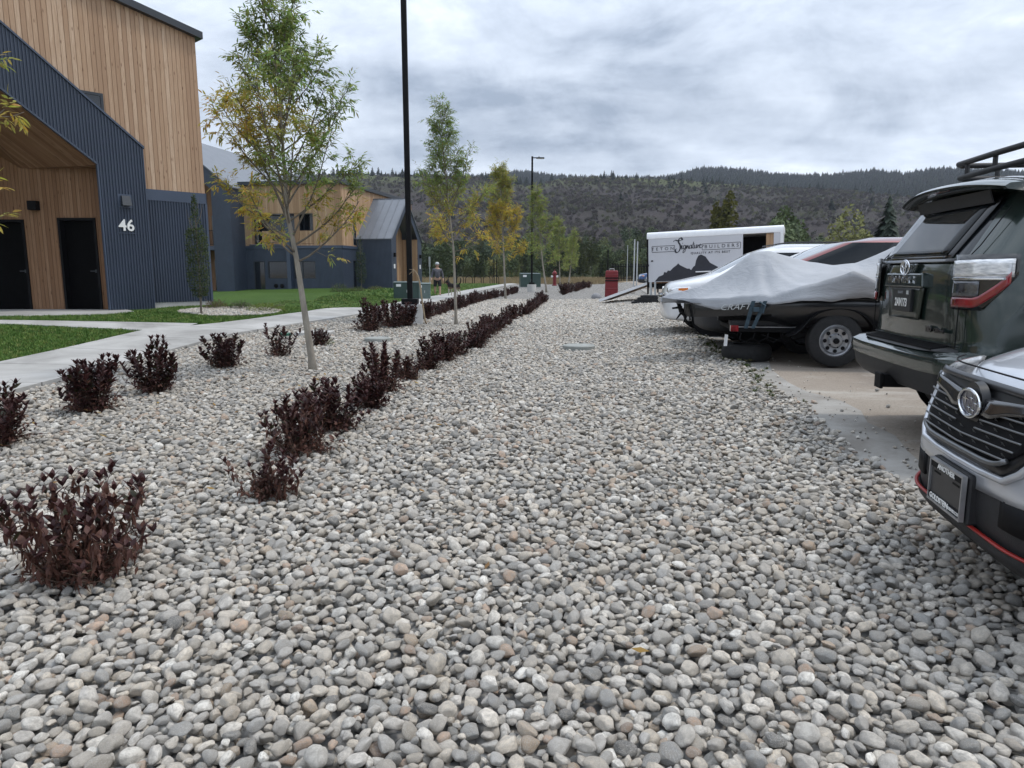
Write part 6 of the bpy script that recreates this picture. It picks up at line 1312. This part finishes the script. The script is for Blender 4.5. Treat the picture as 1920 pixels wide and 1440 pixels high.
# spare tyre and jack under the frame
t = thing('spare_tyre', (*bl(-.98, .75), Z(3.3, 10)), 0, 'black spare tyre lying flat under the boat trailer', 'tyre'); b = MB(); b.lathe([(.19, 0), (.30, .0), (.335, .04), (.345, .11), (.335, .18), (.30, .22), (.19, .22), (.18, .16), (.18, .05)], n=32); b.build('tyre', MT['rubber'], t, smooth=True, sharp=35); b = MB(); b.lathe([(.185, .14), (.05, .10), (.001, .10)], n=24); b.build('rim', MT['steel'], t, smooth=True)
b = MB(); b.add([(0, 0, 0), (.05, .02, 0), (.06, .03, .15), (.01, .0, .16)], [(0, 1, 2, 3)]); o = b.build('paper_tag', MT['white'], solid=.004); o.location = (*bl(-1.4, .1), BZ+.25); tag(o, 'small white tag hanging low under the boat bow', 'tag')

# ================= enclosed cargo trailer =================
TA = R(90-112); TC = thing('cargo_trailer', (5.21, 27.54, .36), TA, 'long white box trailer with mountain graphic, lettering and open dark side door', 'trailer'); TC.rotation_euler = (0, -R(2.1), TA)
LT = 4.85; zb, zt2 = .55, 2.42     # box bottom and top, local; local +x along the near side, y away
MT['twhite'] = mat('trailer_white', (.55, .56, .60), .35, var=.04, scale=1, coat=.3); MT['tcap'] = mat('trailer_cap_aluminium', (.80, .81, .83), .3, .1, var=.04)
b = MB(); D0, D1 = 3.50, 4.55
b.box((.06, 0, zb), (D0, .04, 2.17)); b.box((D1, 0, zb), (LT, .04, 2.17)); b.box((D0, 0, zb), (D1, .04, zb+.1)); b.box((.06, 2.06, zb), (LT, 2.1, 2.17)); b.box((LT-.04, .04, zb), (LT, 2.06, 2.17)); b.build('wall', MT['twhite'], TC)
b = MB(); pr = [(-.006, 2.17), (-.006, 2.30), (.03, 2.38), (.10, 2.42), (2.0, 2.42), (2.07, 2.38), (2.106, 2.30), (2.106, 2.17)]; b.prism([(0, y, z) for y, z in pr], (LT+.03, 0, 0)); b.build('roof_cap', MT['tcap'], TC, smooth=True, sharp=45, bevel=.01)
b = MB(); b.box((0, -.008, .1), (.06, .06, 2.17)); b.box((0, 2.05, .1), (.06, 2.1, 2.17)); b.build('rear_post', MT['black'], TC); b = MB(); b.box((LT-.08, -.012, .5), (LT+.02, .05, 2.17)); b.build('corner_post', MT['tcap'], TC, bevel=.01)
b = MB(); b.box((.06, .05, zb-.05), (LT-.05, 2.05, zb+.02)); b.build('floor', MT['wood_in'], TC); b = MB(); b.box((D1-.26, .05, zb), (D1, .07, 2.15)); b.build('inner_lining', MT['wood_b'], TC); b = MB(); b.box((.1, 1.9, zb), (LT-.1, 1.92, 2.15)); b.build('inner_lining', MT['black'], TC)
b = MB(); b.box((.0, .1, .34), (LT+.3, .2, .49)); b.box((.0, 1.9, .34), (LT+.3, 2.0, .49)); b.box((LT, .9, .34), (LT+1.2, 1.1, .46)); b.build('chassis', MT['black'], TC)
for x in (2.3, 3.1):
    for y, s_ in ((-.06, -1), (2.16, 1)): w3 = wheel(TC, x, y, .35, .2, side=s_, rimm=MT['white']); w3.location.z = .14
b = MB(); b.box((1.85, -.2, .86), (3.55, 0, .9)); b.build('mudguard', MT['tcap'], TC)
b = MB(); b.box((.10, -.03, -.12), (.18, .06, .55)); b.box((.28, -.03, -.12), (.34, .06, .55)); b.build('stabiliser', MT['pale'], TC)
b = MB(); b.box((.02, -.07, 1.15), (.08, -.01, 1.22)); b.box((.16, -.012, 1.32), (.24, 0, 1.37)); b.build('door_catch', MT['black'], TC)
MT['ink'] = mat('lettering_ink', (.020, .022, .032), .4, var=.1)
def tt(txt, size, x, z, sh=0, sx=1, bold=0, sp=1): text_mesh(txt, size, MT['ink'], 'lettering', TC, frame((x, -.006, z), (1, 0, 0), (0, 0, 1)), ext=.002, shear=sh, sx=sx, bold=bold, space=sp)
tt('TETON', .16, .60, 1.78, sx=1.1, sp=1.75); tt('BUILDERS', .17, 2.75, 1.785, sx=1.12, sp=1.6); tt('QUALITY AT ITS BEST', .105, 2.35, 1.57, sx=1.05, sp=1.35, bold=.002)
b = MB()
for x0, x1, z0 in ((.20, 1.05, 1.78), (2.06, 3.42, 1.785)):
    for z in (z0-.11, z0+.11): b.box((x0, -.008, z-.008), (x1, -.001, z+.008))
    for x in (x0, x1): b.box((x-.008, -.0082, z0-.10), (x+.008, -.001, z0+.10))
b.build('lettering_border', MT['ink'], TC)
# the flourished word, drawn with a brush: each stroke a flat tapering ribbon
def stroke(b, pts, w0=.012, w1=.03):
    w0 *= 1.1; w1 *= 1.15
    P_ = [Vector(p) for p in pts]; sm_ = []
    for i in range(len(P_)-1):
        p0, p1, p2, p3 = P_[max(0, i-1)], P_[i], P_[i+1], P_[min(len(P_)-1, i+2)]
        for q in range(6):
            t = q/6; sm_.append(.5*((2*p1)+(-p0+p2)*t+(2*p0-5*p1+4*p2-p3)*t*t+(-p0+3*p1-3*p2+p3)*t**3))
    sm_.append(P_[-1]); n = len(sm_); vs = []
    for i, p in enumerate(sm_):
        d = (sm_[min(n-1, i+1)]-sm_[max(0, i-1)]); ang_ = math.atan2(d.y, d.x); w_ = w0+(w1-w0)*abs(math.sin(ang_-.6)); nx, ny = -math.sin(ang_), math.cos(ang_)
        vs += [(p.x+nx*w_/2, -.007, p.y+ny*w_/2), (p.x-nx*w_/2, -.007, p.y-ny*w_/2)]
    b.add(vs, [(2*i, 2*i+1, 2*i+3, 2*i+2) for i in range(n-1)])
b = MB(); ox, oz = 1.06, 1.68
def S_(*pts, **k_): stroke(b, [(ox-.05+x*.66, oz+.02+y*.9+x*.02) for x, y in pts], **k_)
S_((-.02, .36), (.10, .42), (.30, .38), (.48, .42), w1=.045); S_((.50, .40), (.44, .49), (.32, .46), (.28, .34), (.36, .22), (.38, .08), (.28, -.06), (.14, -.08), (.10, .02), (.18, .07), w0=.02, w1=.055)
S_((.42, .08), (.47, .20), (.46, .04), (.52, .06), w1=.034); S_((.50, .26), (.52, .29), w1=.03)
S_((.66, .18), (.56, .17), (.55, .05), (.64, .06), (.67, .18), (.64, -.06), (.54, -.12), (.56, -.02), (.70, .08), w1=.032)
S_((.71, .04), (.73, .17), (.73, .04), (.80, .17), (.84, .04), (.88, .06), w1=.032); S_((1.00, .17), (.90, .15), (.90, .04), (.98, .06), (1.01, .17), (1.01, .04), (1.06, .06), w1=.032)
S_((1.12, .30), (1.08, .06), (1.14, .04), w1=.032); S_((1.05, .20), (1.19, .21), w1=.02); S_((1.18, .17), (1.17, .05), (1.24, .05), (1.28, .17), (1.27, .04), (1.32, .06), w1=.032); S_((1.34, .04), (1.36, .17), (1.36, .10), (1.44, .17), w1=.032); S_((1.43, .09), (1.53, .14), (1.49, .18), (1.44, .12), (1.46, .04), (1.58, .05), (1.68, .14), w1=.03)
b.build('lettering', MT['ink'], TC)
# mountain silhouettes
b = MB()
mt = [(.30, .62), (.45, .80), (.62, .86), (.66, .97), (.74, .94), (.80, 1.02), (.88, 1.0), (1.0, 1.12), (1.12, 1.20), (1.18, 1.27), (1.25, 1.20), (1.40, 1.12), (1.52, 1.06), (1.60, 1.06), (1.66, 1.0), (1.74, 1.12), (1.80, 1.16), (1.84, 1.36), (1.92, 1.52), (2.02, 1.56), (2.18, 1.48), (2.34, 1.25), (2.6, 1.1), (2.9, .9), (3.1, .62)]
b.prism([(x, -.005, z-.05) for x, z in mt], (0, .003, 0)); b.build('mountain_graphic', MT['ink'], TC)
# ramp door lowered on to the gravel
b = MB(); b.box((-2.05, .12, -.02), (0, 1.98, .05)); o = b.build('ramp_door', MT['wood_b'], TC); o.location = (.03, 0, .50); o.rotation_euler = (0, -R(18), 0)
b = MB(); b.box((-2.06, .10, -.03), (0, .16, .07)); o2 = b.build('ramp_edge', MT['tcap'], TC); o2.location = o.location; o2.rotation_euler = o.rotation_euler
for i, (x, y, lb) in enumerate(((4.55, 26.2, 'left stack of dark rubber blocks beneath the trailer tail'),)):
    b = MB(); z = Z(x, y)
    for q in range(4): b.box((-.1+q*.11, -.35, q*.075), (.95, .35, q*.075+.072))
    o = b.build('ramp_block', MT['rubber'], bevel=.01); o.location = (x, y, z+.02); o.rotation_euler = (0, 0, TA); tag(o, 'stepped black rubber blocks on the ground at the trailer tail', 'block')
# ================= near crossover, nose over the gravel =================
LF = 4.6; A3 = ANG-R(3); N3 = Vector((math.cos(A3), math.sin(A3), 0)); cn = Vector((1.815, 2.76, 0)); o_ = cn-N3*LF
SLV = paint('silver_paint', (.56, .58, .62), .5, .28); MT['slat'] = mat('dull_grille_metal', (.17, .175, .18), .35, .7)
T3 = thing('silver_car', (o_.x, o_.y, Z(2.2, 2.6)), A3, 'silver crossover cut off by the right frame edge, dark slatted grille and black plate', 'car')
rows = [dict(z=.22, xr=.14, xf=LF-.26, w=.83, rf=.7), dict(z=.36, xr=.05, xf=LF-.06, w=.87, rf=.75), dict(z=.52, xr=.0, xf=LF-.025, w=.90, rf=.78), dict(z=.70, xr=.0, xf=LF-.06, w=.905, rf=.78), dict(z=.85, xr=.03, xf=LF-.13, w=.90, rf=.75),
        dict(z=.915, xr=.06, xf=LF-.19, w=.875, rf=.72, zf=-.01), dict(z=1.04, xr=.10, xf=LF-.62, w=.80, rf=.5, zf=.02), dict(z=1.12, xr=.14, xf=LF-1.10, w=.80, rf=.2), dict(z=1.15, xr=.17, xf=LF-1.18, w=.79, rf=.2), dict(z=1.56, xr=.55, xf=LF-1.95, w=.66, rf=.2), dict(z=1.66, xr=.7, xf=LF-2.2, w=.59, rf=.2), dict(z=1.71, xr=.9, xf=LF-2.5, w=.45, rf=.3)]
nh = 5+len(FRS)+5
def tg3(i, j):
    if i == 0: return 4
    if i == 8:
        if j <= 2: return 1
        if j >= nh-4: return 2
        if j in (7, 9): return 3
        if 4 < j < nh-5: return 1
    return 0
car_body(T3, rows, LF, FRS, [('body', SLV), ('window', MT['cglass']), ('windscreen', MT['wshield']), ('pillar_trim', MT['gloss']), ('sill', MT['blackpl']), ('roof', SLV), ('underside', MT['black'])], tg3, crease={5: .35, 8: .8, 9: .7}, level=3, crown=.02)
for x in (.85, LF-.92):
    for sd_ in (-1, 1): wheel(T3, x, sd_*.78, .355, .22, side=sd_); arch(T3, x, sd_*.885, .39, sd_)
def fx(s, z):
    c_ = -.04*(s/.9)**2-.30*max(0, (abs(s)-.35)/.55)**2; return c_+float(np.interp(z, [.2, .3, .4, .55, .62, .75, .88, .93], [-.10, -.02, .0, .0, -.02, -.06, -.10, -.13]))
def fp(name, m_, z0, z1, sa, sb, off, par=T3, ny=24, nz=6, solid=.015):
    z0f = z0 if callable(z0) else (lambda s, z0=z0: z0); z1f = z1 if callable(z1) else (lambda s, z1=z1: z1)
    b = MB()
    def fn(u, v):
        a, c_ = (sa(v) if callable(sa) else sa), (sb(v) if callable(sb) else sb); s = a*(1-u)+c_*u; z = z0f(s)+(z1f(s)-z0f(s))*v; return (LF+fx(s, z)+off, -s, z)
    b.grid(fn, list(np.linspace(0, 1, ny)), list(np.linspace(0, 1, nz))); return b.build(name, m_, par, smooth=True, solid=solid)
bmp = fp('front_bumper', SLV, lambda s: .475+.03*min(1, abs(s)/.5), .872, -.88, .88, .022, ny=60, nz=14)
low = fp('lower_bumper', MT['blackpl'], .28, lambda s: .50+.03*min(1, abs(s)/.5), -.86, .86, .016, ny=50)
fp('red_lip', mat('red_accent_strip', (.26, .014, .010), .4), .329, .335, -.78, .78, .046, low, ny=50, nz=3)
fp('lip', MT['blackpl'], .25, .327, -.80, .80, .040, low, ny=50, nz=3)
MT['grl'] = mat('grille_black', (.010, .010, .011), .35, var=.2)
gw = lambda v: .33+.115*min(1, v/.35)**.7
gf = fp('grille', MT['grl'], .585, .868, lambda v: -gw(v), gw, .040, ny=30, nz=14)
fp('grille_opening', MT['black'], .620, .825, lambda v: -gw(v)+.035, lambda v: gw(v)-.035, .046, gf, ny=30, nz=10, solid=.003)
def fl(s, z, off): return (LF+fx(s, z)+off, -s, z)
for z0_, half in ((.614, .345),): b = MB(); b.tube([fl(s, z0_+.10*(abs(s)/.42)**8, .058) for s in np.linspace(-half-.02, half+.02, 25)], .010, 8); b.build('grille_lower_bar', MT['slat'], gf, smooth=True)
b = MB(); b.tube([fl(s, z, .034) for s, z in [(-.46, .858), (-.475, .78), (-.465, .68), (-.42, .613), (-.36, .573), (-.2, .565), (0, .563), (.2, .565), (.36, .573), (.42, .613), (.465, .68), (.475, .78), (.46, .858)]], .014, 8); b.build('grille_surround', SLV, bmp, smooth=True)
for i, z_ in enumerate((.648, .682, .716, .750, .784)):
    hl = .365+.02*i; gap = .10 if i >= 3 else (.085 if i == 2 else 0)
    for a, c_ in (((-hl, -gap), (gap, hl)) if gap else ((-hl, hl),)):
        b = MB(); b.tube([fl(s, z_+.012*(1-abs(s)/.4)*(-1), .062-.0*abs(s)) for s in np.linspace(a, c_, 19)], [.0042]*19, 6); br_ = b.build('grille_slat', MT['slat'], gf, smooth=True)
        b = MB()
        for s in np.arange(-.33+.03*(i % 2), .34, .11):
            if a+.01 < s < c_-.02: p = Vector(fl(s, z_+.006, .052)); b.add([p+Vector((.0, .014, 0)), p+Vector((0, -.014, 0)), p+Vector((.008, -.006, .013)), p+Vector((.008, .006, .013))], [(0, 1, 2, 3)])
        if b.v: b.build('slat_fin', MT['slat'], br_)
for sg in (-1, 1):
    fp('grille_wing', MT['gloss'], lambda s: float(np.interp(abs(s), [.085, .16, .26, .41], [.762, .757, .788, .812])), lambda s: float(np.interp(abs(s), [.085, .41], [.820, .850])), .085*sg, .41*sg, .068, gf, ny=20, nz=5, solid=.02)
fp('grille_top_bar', mat('dark_satin_trim', (.022, .022, .025), .35, .3, coat=.3), .856, .886, -.47, .47, .052, gf, ny=30, nz=3)
# badge: dark blue oval, chrome rim, one large and five small four-pointed stars
bx0 = LF+fx(0, .80)+.070; bz = .788
b = MB(); b.lathe([(.088, -.03), (.084, .0), (.001, .001)], (0, 0, 0), 'x', 30); o = b.build('badge_mount', MT['grl'], T3, smooth=True, sharp=40); o.location = (bx0, 0, bz)
b = MB(); el = [(.004, .092*math.cos(a), .054*math.sin(a)) for a in np.linspace(0, 2*math.pi, 37)[:-1]]; b.add(el, [tuple(range(36))]); o2 = b.build('badge', mat('badge_blue', (.010, .014, .05), .15, .3, coat=1), T3); o2.location = (bx0+.004, 0, bz)
b = MB(); b.tube([(.008, y, z) for _, y, z in el], .0065, 8, closed=True)
def star(y, z, r):
    vs = [(.0075, y, z)]; 
    for k_ in range(8): a = k_*math.pi/4; q = r if k_ % 2 == 0 else r*.20; vs.append((.006, y+q*math.cos(a)*1.15, z+q*math.sin(a)))
    b.add(vs, [(0, 1+k_, 1+(k_+1) % 8) for k_ in range(8)])
star(-.040, .014, .030)
for y, z in ((.012, .022), (.048, .006), (-.006, -.018), (.030, -.024), (.012, -.042)): star(y, z, .016)
b.build('badge_rim', MT['chrome'], o2, smooth=False)
# headlights
for sg in (-1, 1):
    b = MB(); b.grid(lambda u, v: (LF+fx(.49+.36*u, .74+.13*v)+.032-.05*u, -sg*(.49+.37*u), .735+.05*u+(.135-.03*u)*v), list(np.linspace(0, 1, 12)), list(np.linspace(0, 1, 5))); h_ = b.build('headlight', MT['lamp_clear'], T3, smooth=True, solid=.015)
    b = MB(); b.lathe([(.04, -.01), (.042, .012), (.02, .02), (.001, .022)], (0, 0, 0), 'x', 20); o = b.build('projector', MT['glass'], h_, smooth=True); o.location = (LF+fx(.60, .80)+.03, -sg*.60, .80)
    fp('fog_recess', MT['black'], .40, .50, .34*sg, .56*sg, .022, low, ny=8, nz=3)
# number plate with printed frame
b = MB(); b.box((LF-.02, -.19, 0.332), (LF+.045, .16, 0.532)); b.build('plate_bracket', MT['blackpl'], T3, bevel=.012)
b = MB(); b.box((LF+.048, -.151, 0.357), (LF+.060, .151, 0.519)); pf_ = b.build('number_plate', mat('blank_plate', (.022, .022, .024), 0.377), T3, bevel=.003)
b = MB()
for a, c_ in (((-.158, 0.347), (.158, 0.357)), ((-.158, 0.519), (.158, 0.529)), ((-.158, 0.357), (-.150, 0.519)), ((.150, 0.357), (.158, 0.519))): b.box((LF+.050, a[0], a[1]), (LF+.068, c_[0], c_[1]))
b.build('plate_frame', MT['steel'], pf_)
b = MB(); b.box((LF+.0602, -.150, 0.357), (LF+.064, .150, 0.383)); b.box((LF+.0602, -.150, 0.493), (LF+.064, .150, 0.519)); b.build('plate_frame_band', MT['black'], pf_)
FMt = lambda y, z: frame((LF+.0655, y, z), (0, 1, 0), (0, 0, 1))
text_mesh('ANOTHER', .030, W_, 'frame_lettering', pf_, FMt(0, 0.506), ext=.001, sx=1.15, bold=.0006); text_mesh('GOLDSTEIN', .031, W_, 'frame_lettering', pf_, FMt(-.045, 0.370), ext=.001, sx=1.1, bold=.0008); text_mesh('SUBARU.COM', .018, W_, 'frame_lettering', pf_, FMt(.10, 0.369), ext=.001)
b = MB()
for y in (-.09, .09): b.box((LF+.0602, y-.03, 0.472), (LF+.062, y+.03, 0.480))
b.build('plate_slot', MT['black'], pf_)
# hood shut line
b = MB(); b.tube([(LF+fx(s, .90)+.020-.01, -s, .902+.004*math.cos(s)) for s in np.linspace(-.70, .70, 31)], .004, 5); b.build('bonnet_seam', MT['black'], T3)

# ================= the walking man and his dog =================
def skin_fig(name, joints, edges, m_, parent, root=0, sub=2):
    me = bpy.data.meshes.new(name); me.from_pydata([j[:3] for j in joints], edges, []); o = bpy.data.objects.new(name, me); COL.objects.link(o)
    q = o.modifiers.new('skin', 'SKIN'); q.use_smooth_shade = True
    for i, j in enumerate(joints):
        sv = me.skin_vertices[0].data[i]; r = j[3]; sv.radius = (r, r) if not isinstance(r, tuple) else r; sv.use_root = (i == root)
    if sub: s2 = o.modifiers.new('sub', 'SUBSURF'); s2.levels = s2.render_levels = sub
    dg = bpy.context.evaluated_depsgraph_get(); ev = bpy.data.meshes.new_from_object(o.evaluated_get(dg)); bpy.data.objects.remove(o)
    ev.name = name; ev.materials.clear(); ev.materials.append(m_); ev.polygons.foreach_set('use_smooth', [True]*len(ev.polygons)); r_ = bpy.data.objects.new(name, ev); COL.objects.link(r_); r_.parent = parent; return r_
MT['skin'] = mat('skin', (.42, .26, .19), .6, var=.06); MT['sweat'] = mat('grey_sweater', (.085, .085, .10), .9, var=.15, scale=8, bump=.2); MT['shorts'] = mat('black_shorts', (.014, .014, .016), .85, var=.2)
MAN = thing('person', (-4.08, 39.2, Z(-4.08, 39.2)), R(12), 'man in grey long-sleeved top, black shorts and pale cap walking on the lawn', 'person')
# faces -y (towards the camera); left leg forward
J = [(0, 0, .95, .135), (0, 0, 1.12, .14), (0, 0, 1.32, .16), (0, .01, 1.45, .10), (0, 0, 1.54, .055), (0, -.02, 1.62, .085), (0, -.03, 1.72, .095),
     (.10, 0, .88, .10), (.12, -.10, .50, .065), (.12, -.08, .28, .060), (.12, -.10, .08, .042), (.13, -.24, .04, .035),
     (-.10, 0, .88, .10), (-.12, .06, .50, .065), (-.12, .14, .28, .058), (-.12, .24, .10, .042), (-.13, .14, .04, .035),
     (.20, .01, 1.41, .065), (.29, .03, 1.14, .048), (.31, -.08, .92, .034), (.31, -.12, .84, .03),
     (-.20, .01, 1.41, .065), (-.28, .0, 1.14, .048), (-.33, -.12, .95, .034), (-.35, -.17, .88, .03)]
E_ = [(0, 1), (1, 2), (2, 3), (3, 4), (4, 5), (5, 6), (0, 7), (7, 8), (8, 9), (9, 10), (10, 11), (0, 12), (12, 13), (13, 14), (14, 15), (15, 16), (3, 17), (17, 18), (18, 19), (19, 20), (3, 21), (21, 22), (22, 23), (23, 24)]
def hand(J, E_, i, side):
    x, y, z, _ = J[i]
    for k_, (dx, l_) in enumerate(((-.022, .06), (-.008, .072), (.008, .068), (.022, .055))):
        J.append((x+dx*.3, y+dx, z-.03, .010)); J.append((x-side*.01, y+dx*1.1-.008, z-.03-l_*.6, .009)); J.append((x-side*.025, y+dx*1.1-.012, z-.03-l_, .008)); n = len(J); E_ += [(i, n-3), (n-3, n-2), (n-2, n-1)]
    J.append((x, y-.03, z-.02, .011)); J.append((x-side*.01, y-.045, z-.055, .009)); n = len(J); E_ += [(i, n-2), (n-2, n-1)]
hand(J, E_, 20, 1); hand(J, E_, 24, -1)
skin_fig('body', J, E_, MT['skin'], MAN)
Tj = [(0, 0, .93, .165), (0, 0, 1.10, .175), (0, -.01, 1.30, .185), (0, .01, 1.44, .12), (0, 0, 1.50, .075), (.20, .01, 1.42, .085), (.29, .03, 1.14, .066), (.31, -.07, .94, .05), (-.20, .01, 1.42, .085), (-.28, 0, 1.14, .066), (-.325, -.11, .97, .05)]
skin_fig('sweater', Tj, [(0, 1), (1, 2), (2, 3), (3, 4), (3, 5), (5, 6), (6, 7), (3, 8), (8, 9), (9, 10)], MT['sweat'], MAN)
Sj = [(0, 0, .97, .16), (.10, -.01, .84, .125), (.125, -.08, .60, .105), (.125, -.10, .50, .10), (-.10, 0, .84, .125), (-.12, .04, .60, .105), (-.125, .06, .50, .10)]
skin_fig('shorts', Sj, [(0, 1), (1, 2), (2, 3), (0, 4), (4, 5), (5, 6)], MT['shorts'], MAN)
b = MB(); b.lathe([(.112, 1.715), (.112, 1.75), (.10, 1.80), (.06, 1.832), (.001, 1.84)], (0, -.03, 0), n=20); b.prism([(-.07, -.12, 1.728), (.07, -.12, 1.728), (.06, -.20, 1.715), (-.06, -.20, 1.715)], (0, 0, .012)); b.build('cap', MT['pale'], MAN, smooth=True, sharp=50)
b = MB(); b.tube([(0, -.115, 1.665), (0, -.14, 1.645), (0, -.12, 1.635)], [.01, .014, .01], 6); b.build('nose', MT['skin'], MAN, smooth=True)
b = MB()
for x in (-.035, .035): b.box((x-.012, -.123, 1.672), (x+.012, -.112, 1.682))
b.box((-.025, -.119, 1.600), (.025, -.112, 1.606)); b.build('face_features', MT['shorts'], MAN)
for sg in (-1, 1): b = MB(); b.tube([(sg*.095, -.02, 1.70), (sg*.108, -.01, 1.68), (sg*.10, -.015, 1.64)], [.01, .016, .01], 6); b.build('ear', MT['skin'], MAN, smooth=True)
for x, y, z in ((.125, -.16, .035), (-.125, .19, .05)): b = MB(); b.tube([(x, y+.11, z+.01), (x, y+.02, z+.012), (x, y-.10, z), (x, y-.15, z-.005)], [.04, .048, .048, .03], 10); b.build('shoe', MT['shorts'], MAN, smooth=True)
k = NT('dog_coat', .85, .15); sp = k.n('ShaderNodeSeparateXYZ'); k.set(sp.inputs[0], k.tc.outputs['Object']); nz_ = k.noise(k.tc.outputs['Object'], 9, 4, .6)
k.col(k.ramp(k.math('ADD', sp.outputs[2], k.math('MULTIPLY', k.math('SUBTRACT', nz_, .5), .25)), [(.36, (.42, .38, .32)), (.44, (.20, .14, .09)), (.5, (.018, .016, .016))])); MT['dog'] = k.m
DOG = thing('dog', (-3.1, 38.2, Z(-3.1, 38.2)), R(-35), 'black dog with pale legs standing on the lawn behind the second tree trunk', 'dog')
# along x: head at -x
Dj = [(.22, 0, .56, .11), (.0, 0, .52, .125), (-.24, 0, .55, .145), (-.36, 0, .66, .085), (-.44, 0, .78, .085), (-.52, 0, .77, .052), (-.60, 0, .75, .035),
      (.30, .09, .50, .085), (.27, .10, .36, .05), (.36, .10, .22, .028), (.33, .10, .04, .024), (.29, .10, .02, .026), (.30, -.09, .50, .085), (.25, -.10, .36, .05), (.34, -.10, .22, .028), (.31, -.10, .04, .024), (.27, -.10, .02, .026),
      (-.26, .09, .44, .055), (-.25, .10, .28, .034), (-.26, .10, .15, .027), (-.26, .10, .04, .024), (-.30, .10, .02, .026), (-.26, -.09, .44, .055), (-.27, -.10, .28, .034), (-.30, -.10, .15, .027), (-.29, -.10, .04, .024), (-.33, -.10, .02, .026),
      (.36, 0, .64, .04), (.46, 0, .78, .03), (.48, 0, .92, .028), (.43, 0, 1.0, .016), (-.42, .055, .86, .02), (-.41, .065, .93, .008), (-.42, -.055, .86, .02), (-.41, -.065, .93, .008)]
De = [(0, 1), (1, 2), (2, 3), (3, 4), (4, 5), (5, 6), (0, 7), (7, 8), (8, 9), (9, 10), (10, 11), (0, 12), (12, 13), (13, 14), (14, 15), (15, 16), (2, 17), (17, 18), (18, 19), (19, 20), (20, 21), (2, 22), (22, 23), (23, 24), (24, 25), (25, 26), (0, 27), (27, 28), (28, 29), (29, 30), (4, 31), (31, 32), (4, 33), (33, 34)]
skin_fig('body', Dj, De, MT['dog'], DOG, root=1)
b = MB(); b.lathe([(.11, -.015), (.115, 0), (.11, .015)], (0, 0, 0), 'x', 16); o = b.build('collar', MT['red'], DOG); o.location = (-.37, 0, .68); o.rotation_euler = (0, R(-50), 0)
place_stones()
# ---- light air between the camera and the hills ----
b = MB(); b.box((-1900, -30, -9), (1900, 2300, 330)); hz_ = b.build('haze', None); hz_['kind'] = 'stuff'
hm_ = bpy.data.materials.new('thin_air'); hm_.use_nodes = True; t_ = hm_.node_tree; t_.nodes.remove(t_.nodes['Principled BSDF'])
pv = t_.nodes.new('ShaderNodeVolumePrincipled'); pv.inputs['Density'].default_value = .00013; pv.inputs['Color'].default_value = (.82, .88, 1, 1); pv.inputs['Anisotropy'].default_value = .2
t_.links.new(pv.outputs[0], t_.nodes['Material Output'].inputs['Volume']); hz_.data.materials.clear(); hz_.data.materials.append(hm_)
S.cycles.volume_bounces = 0
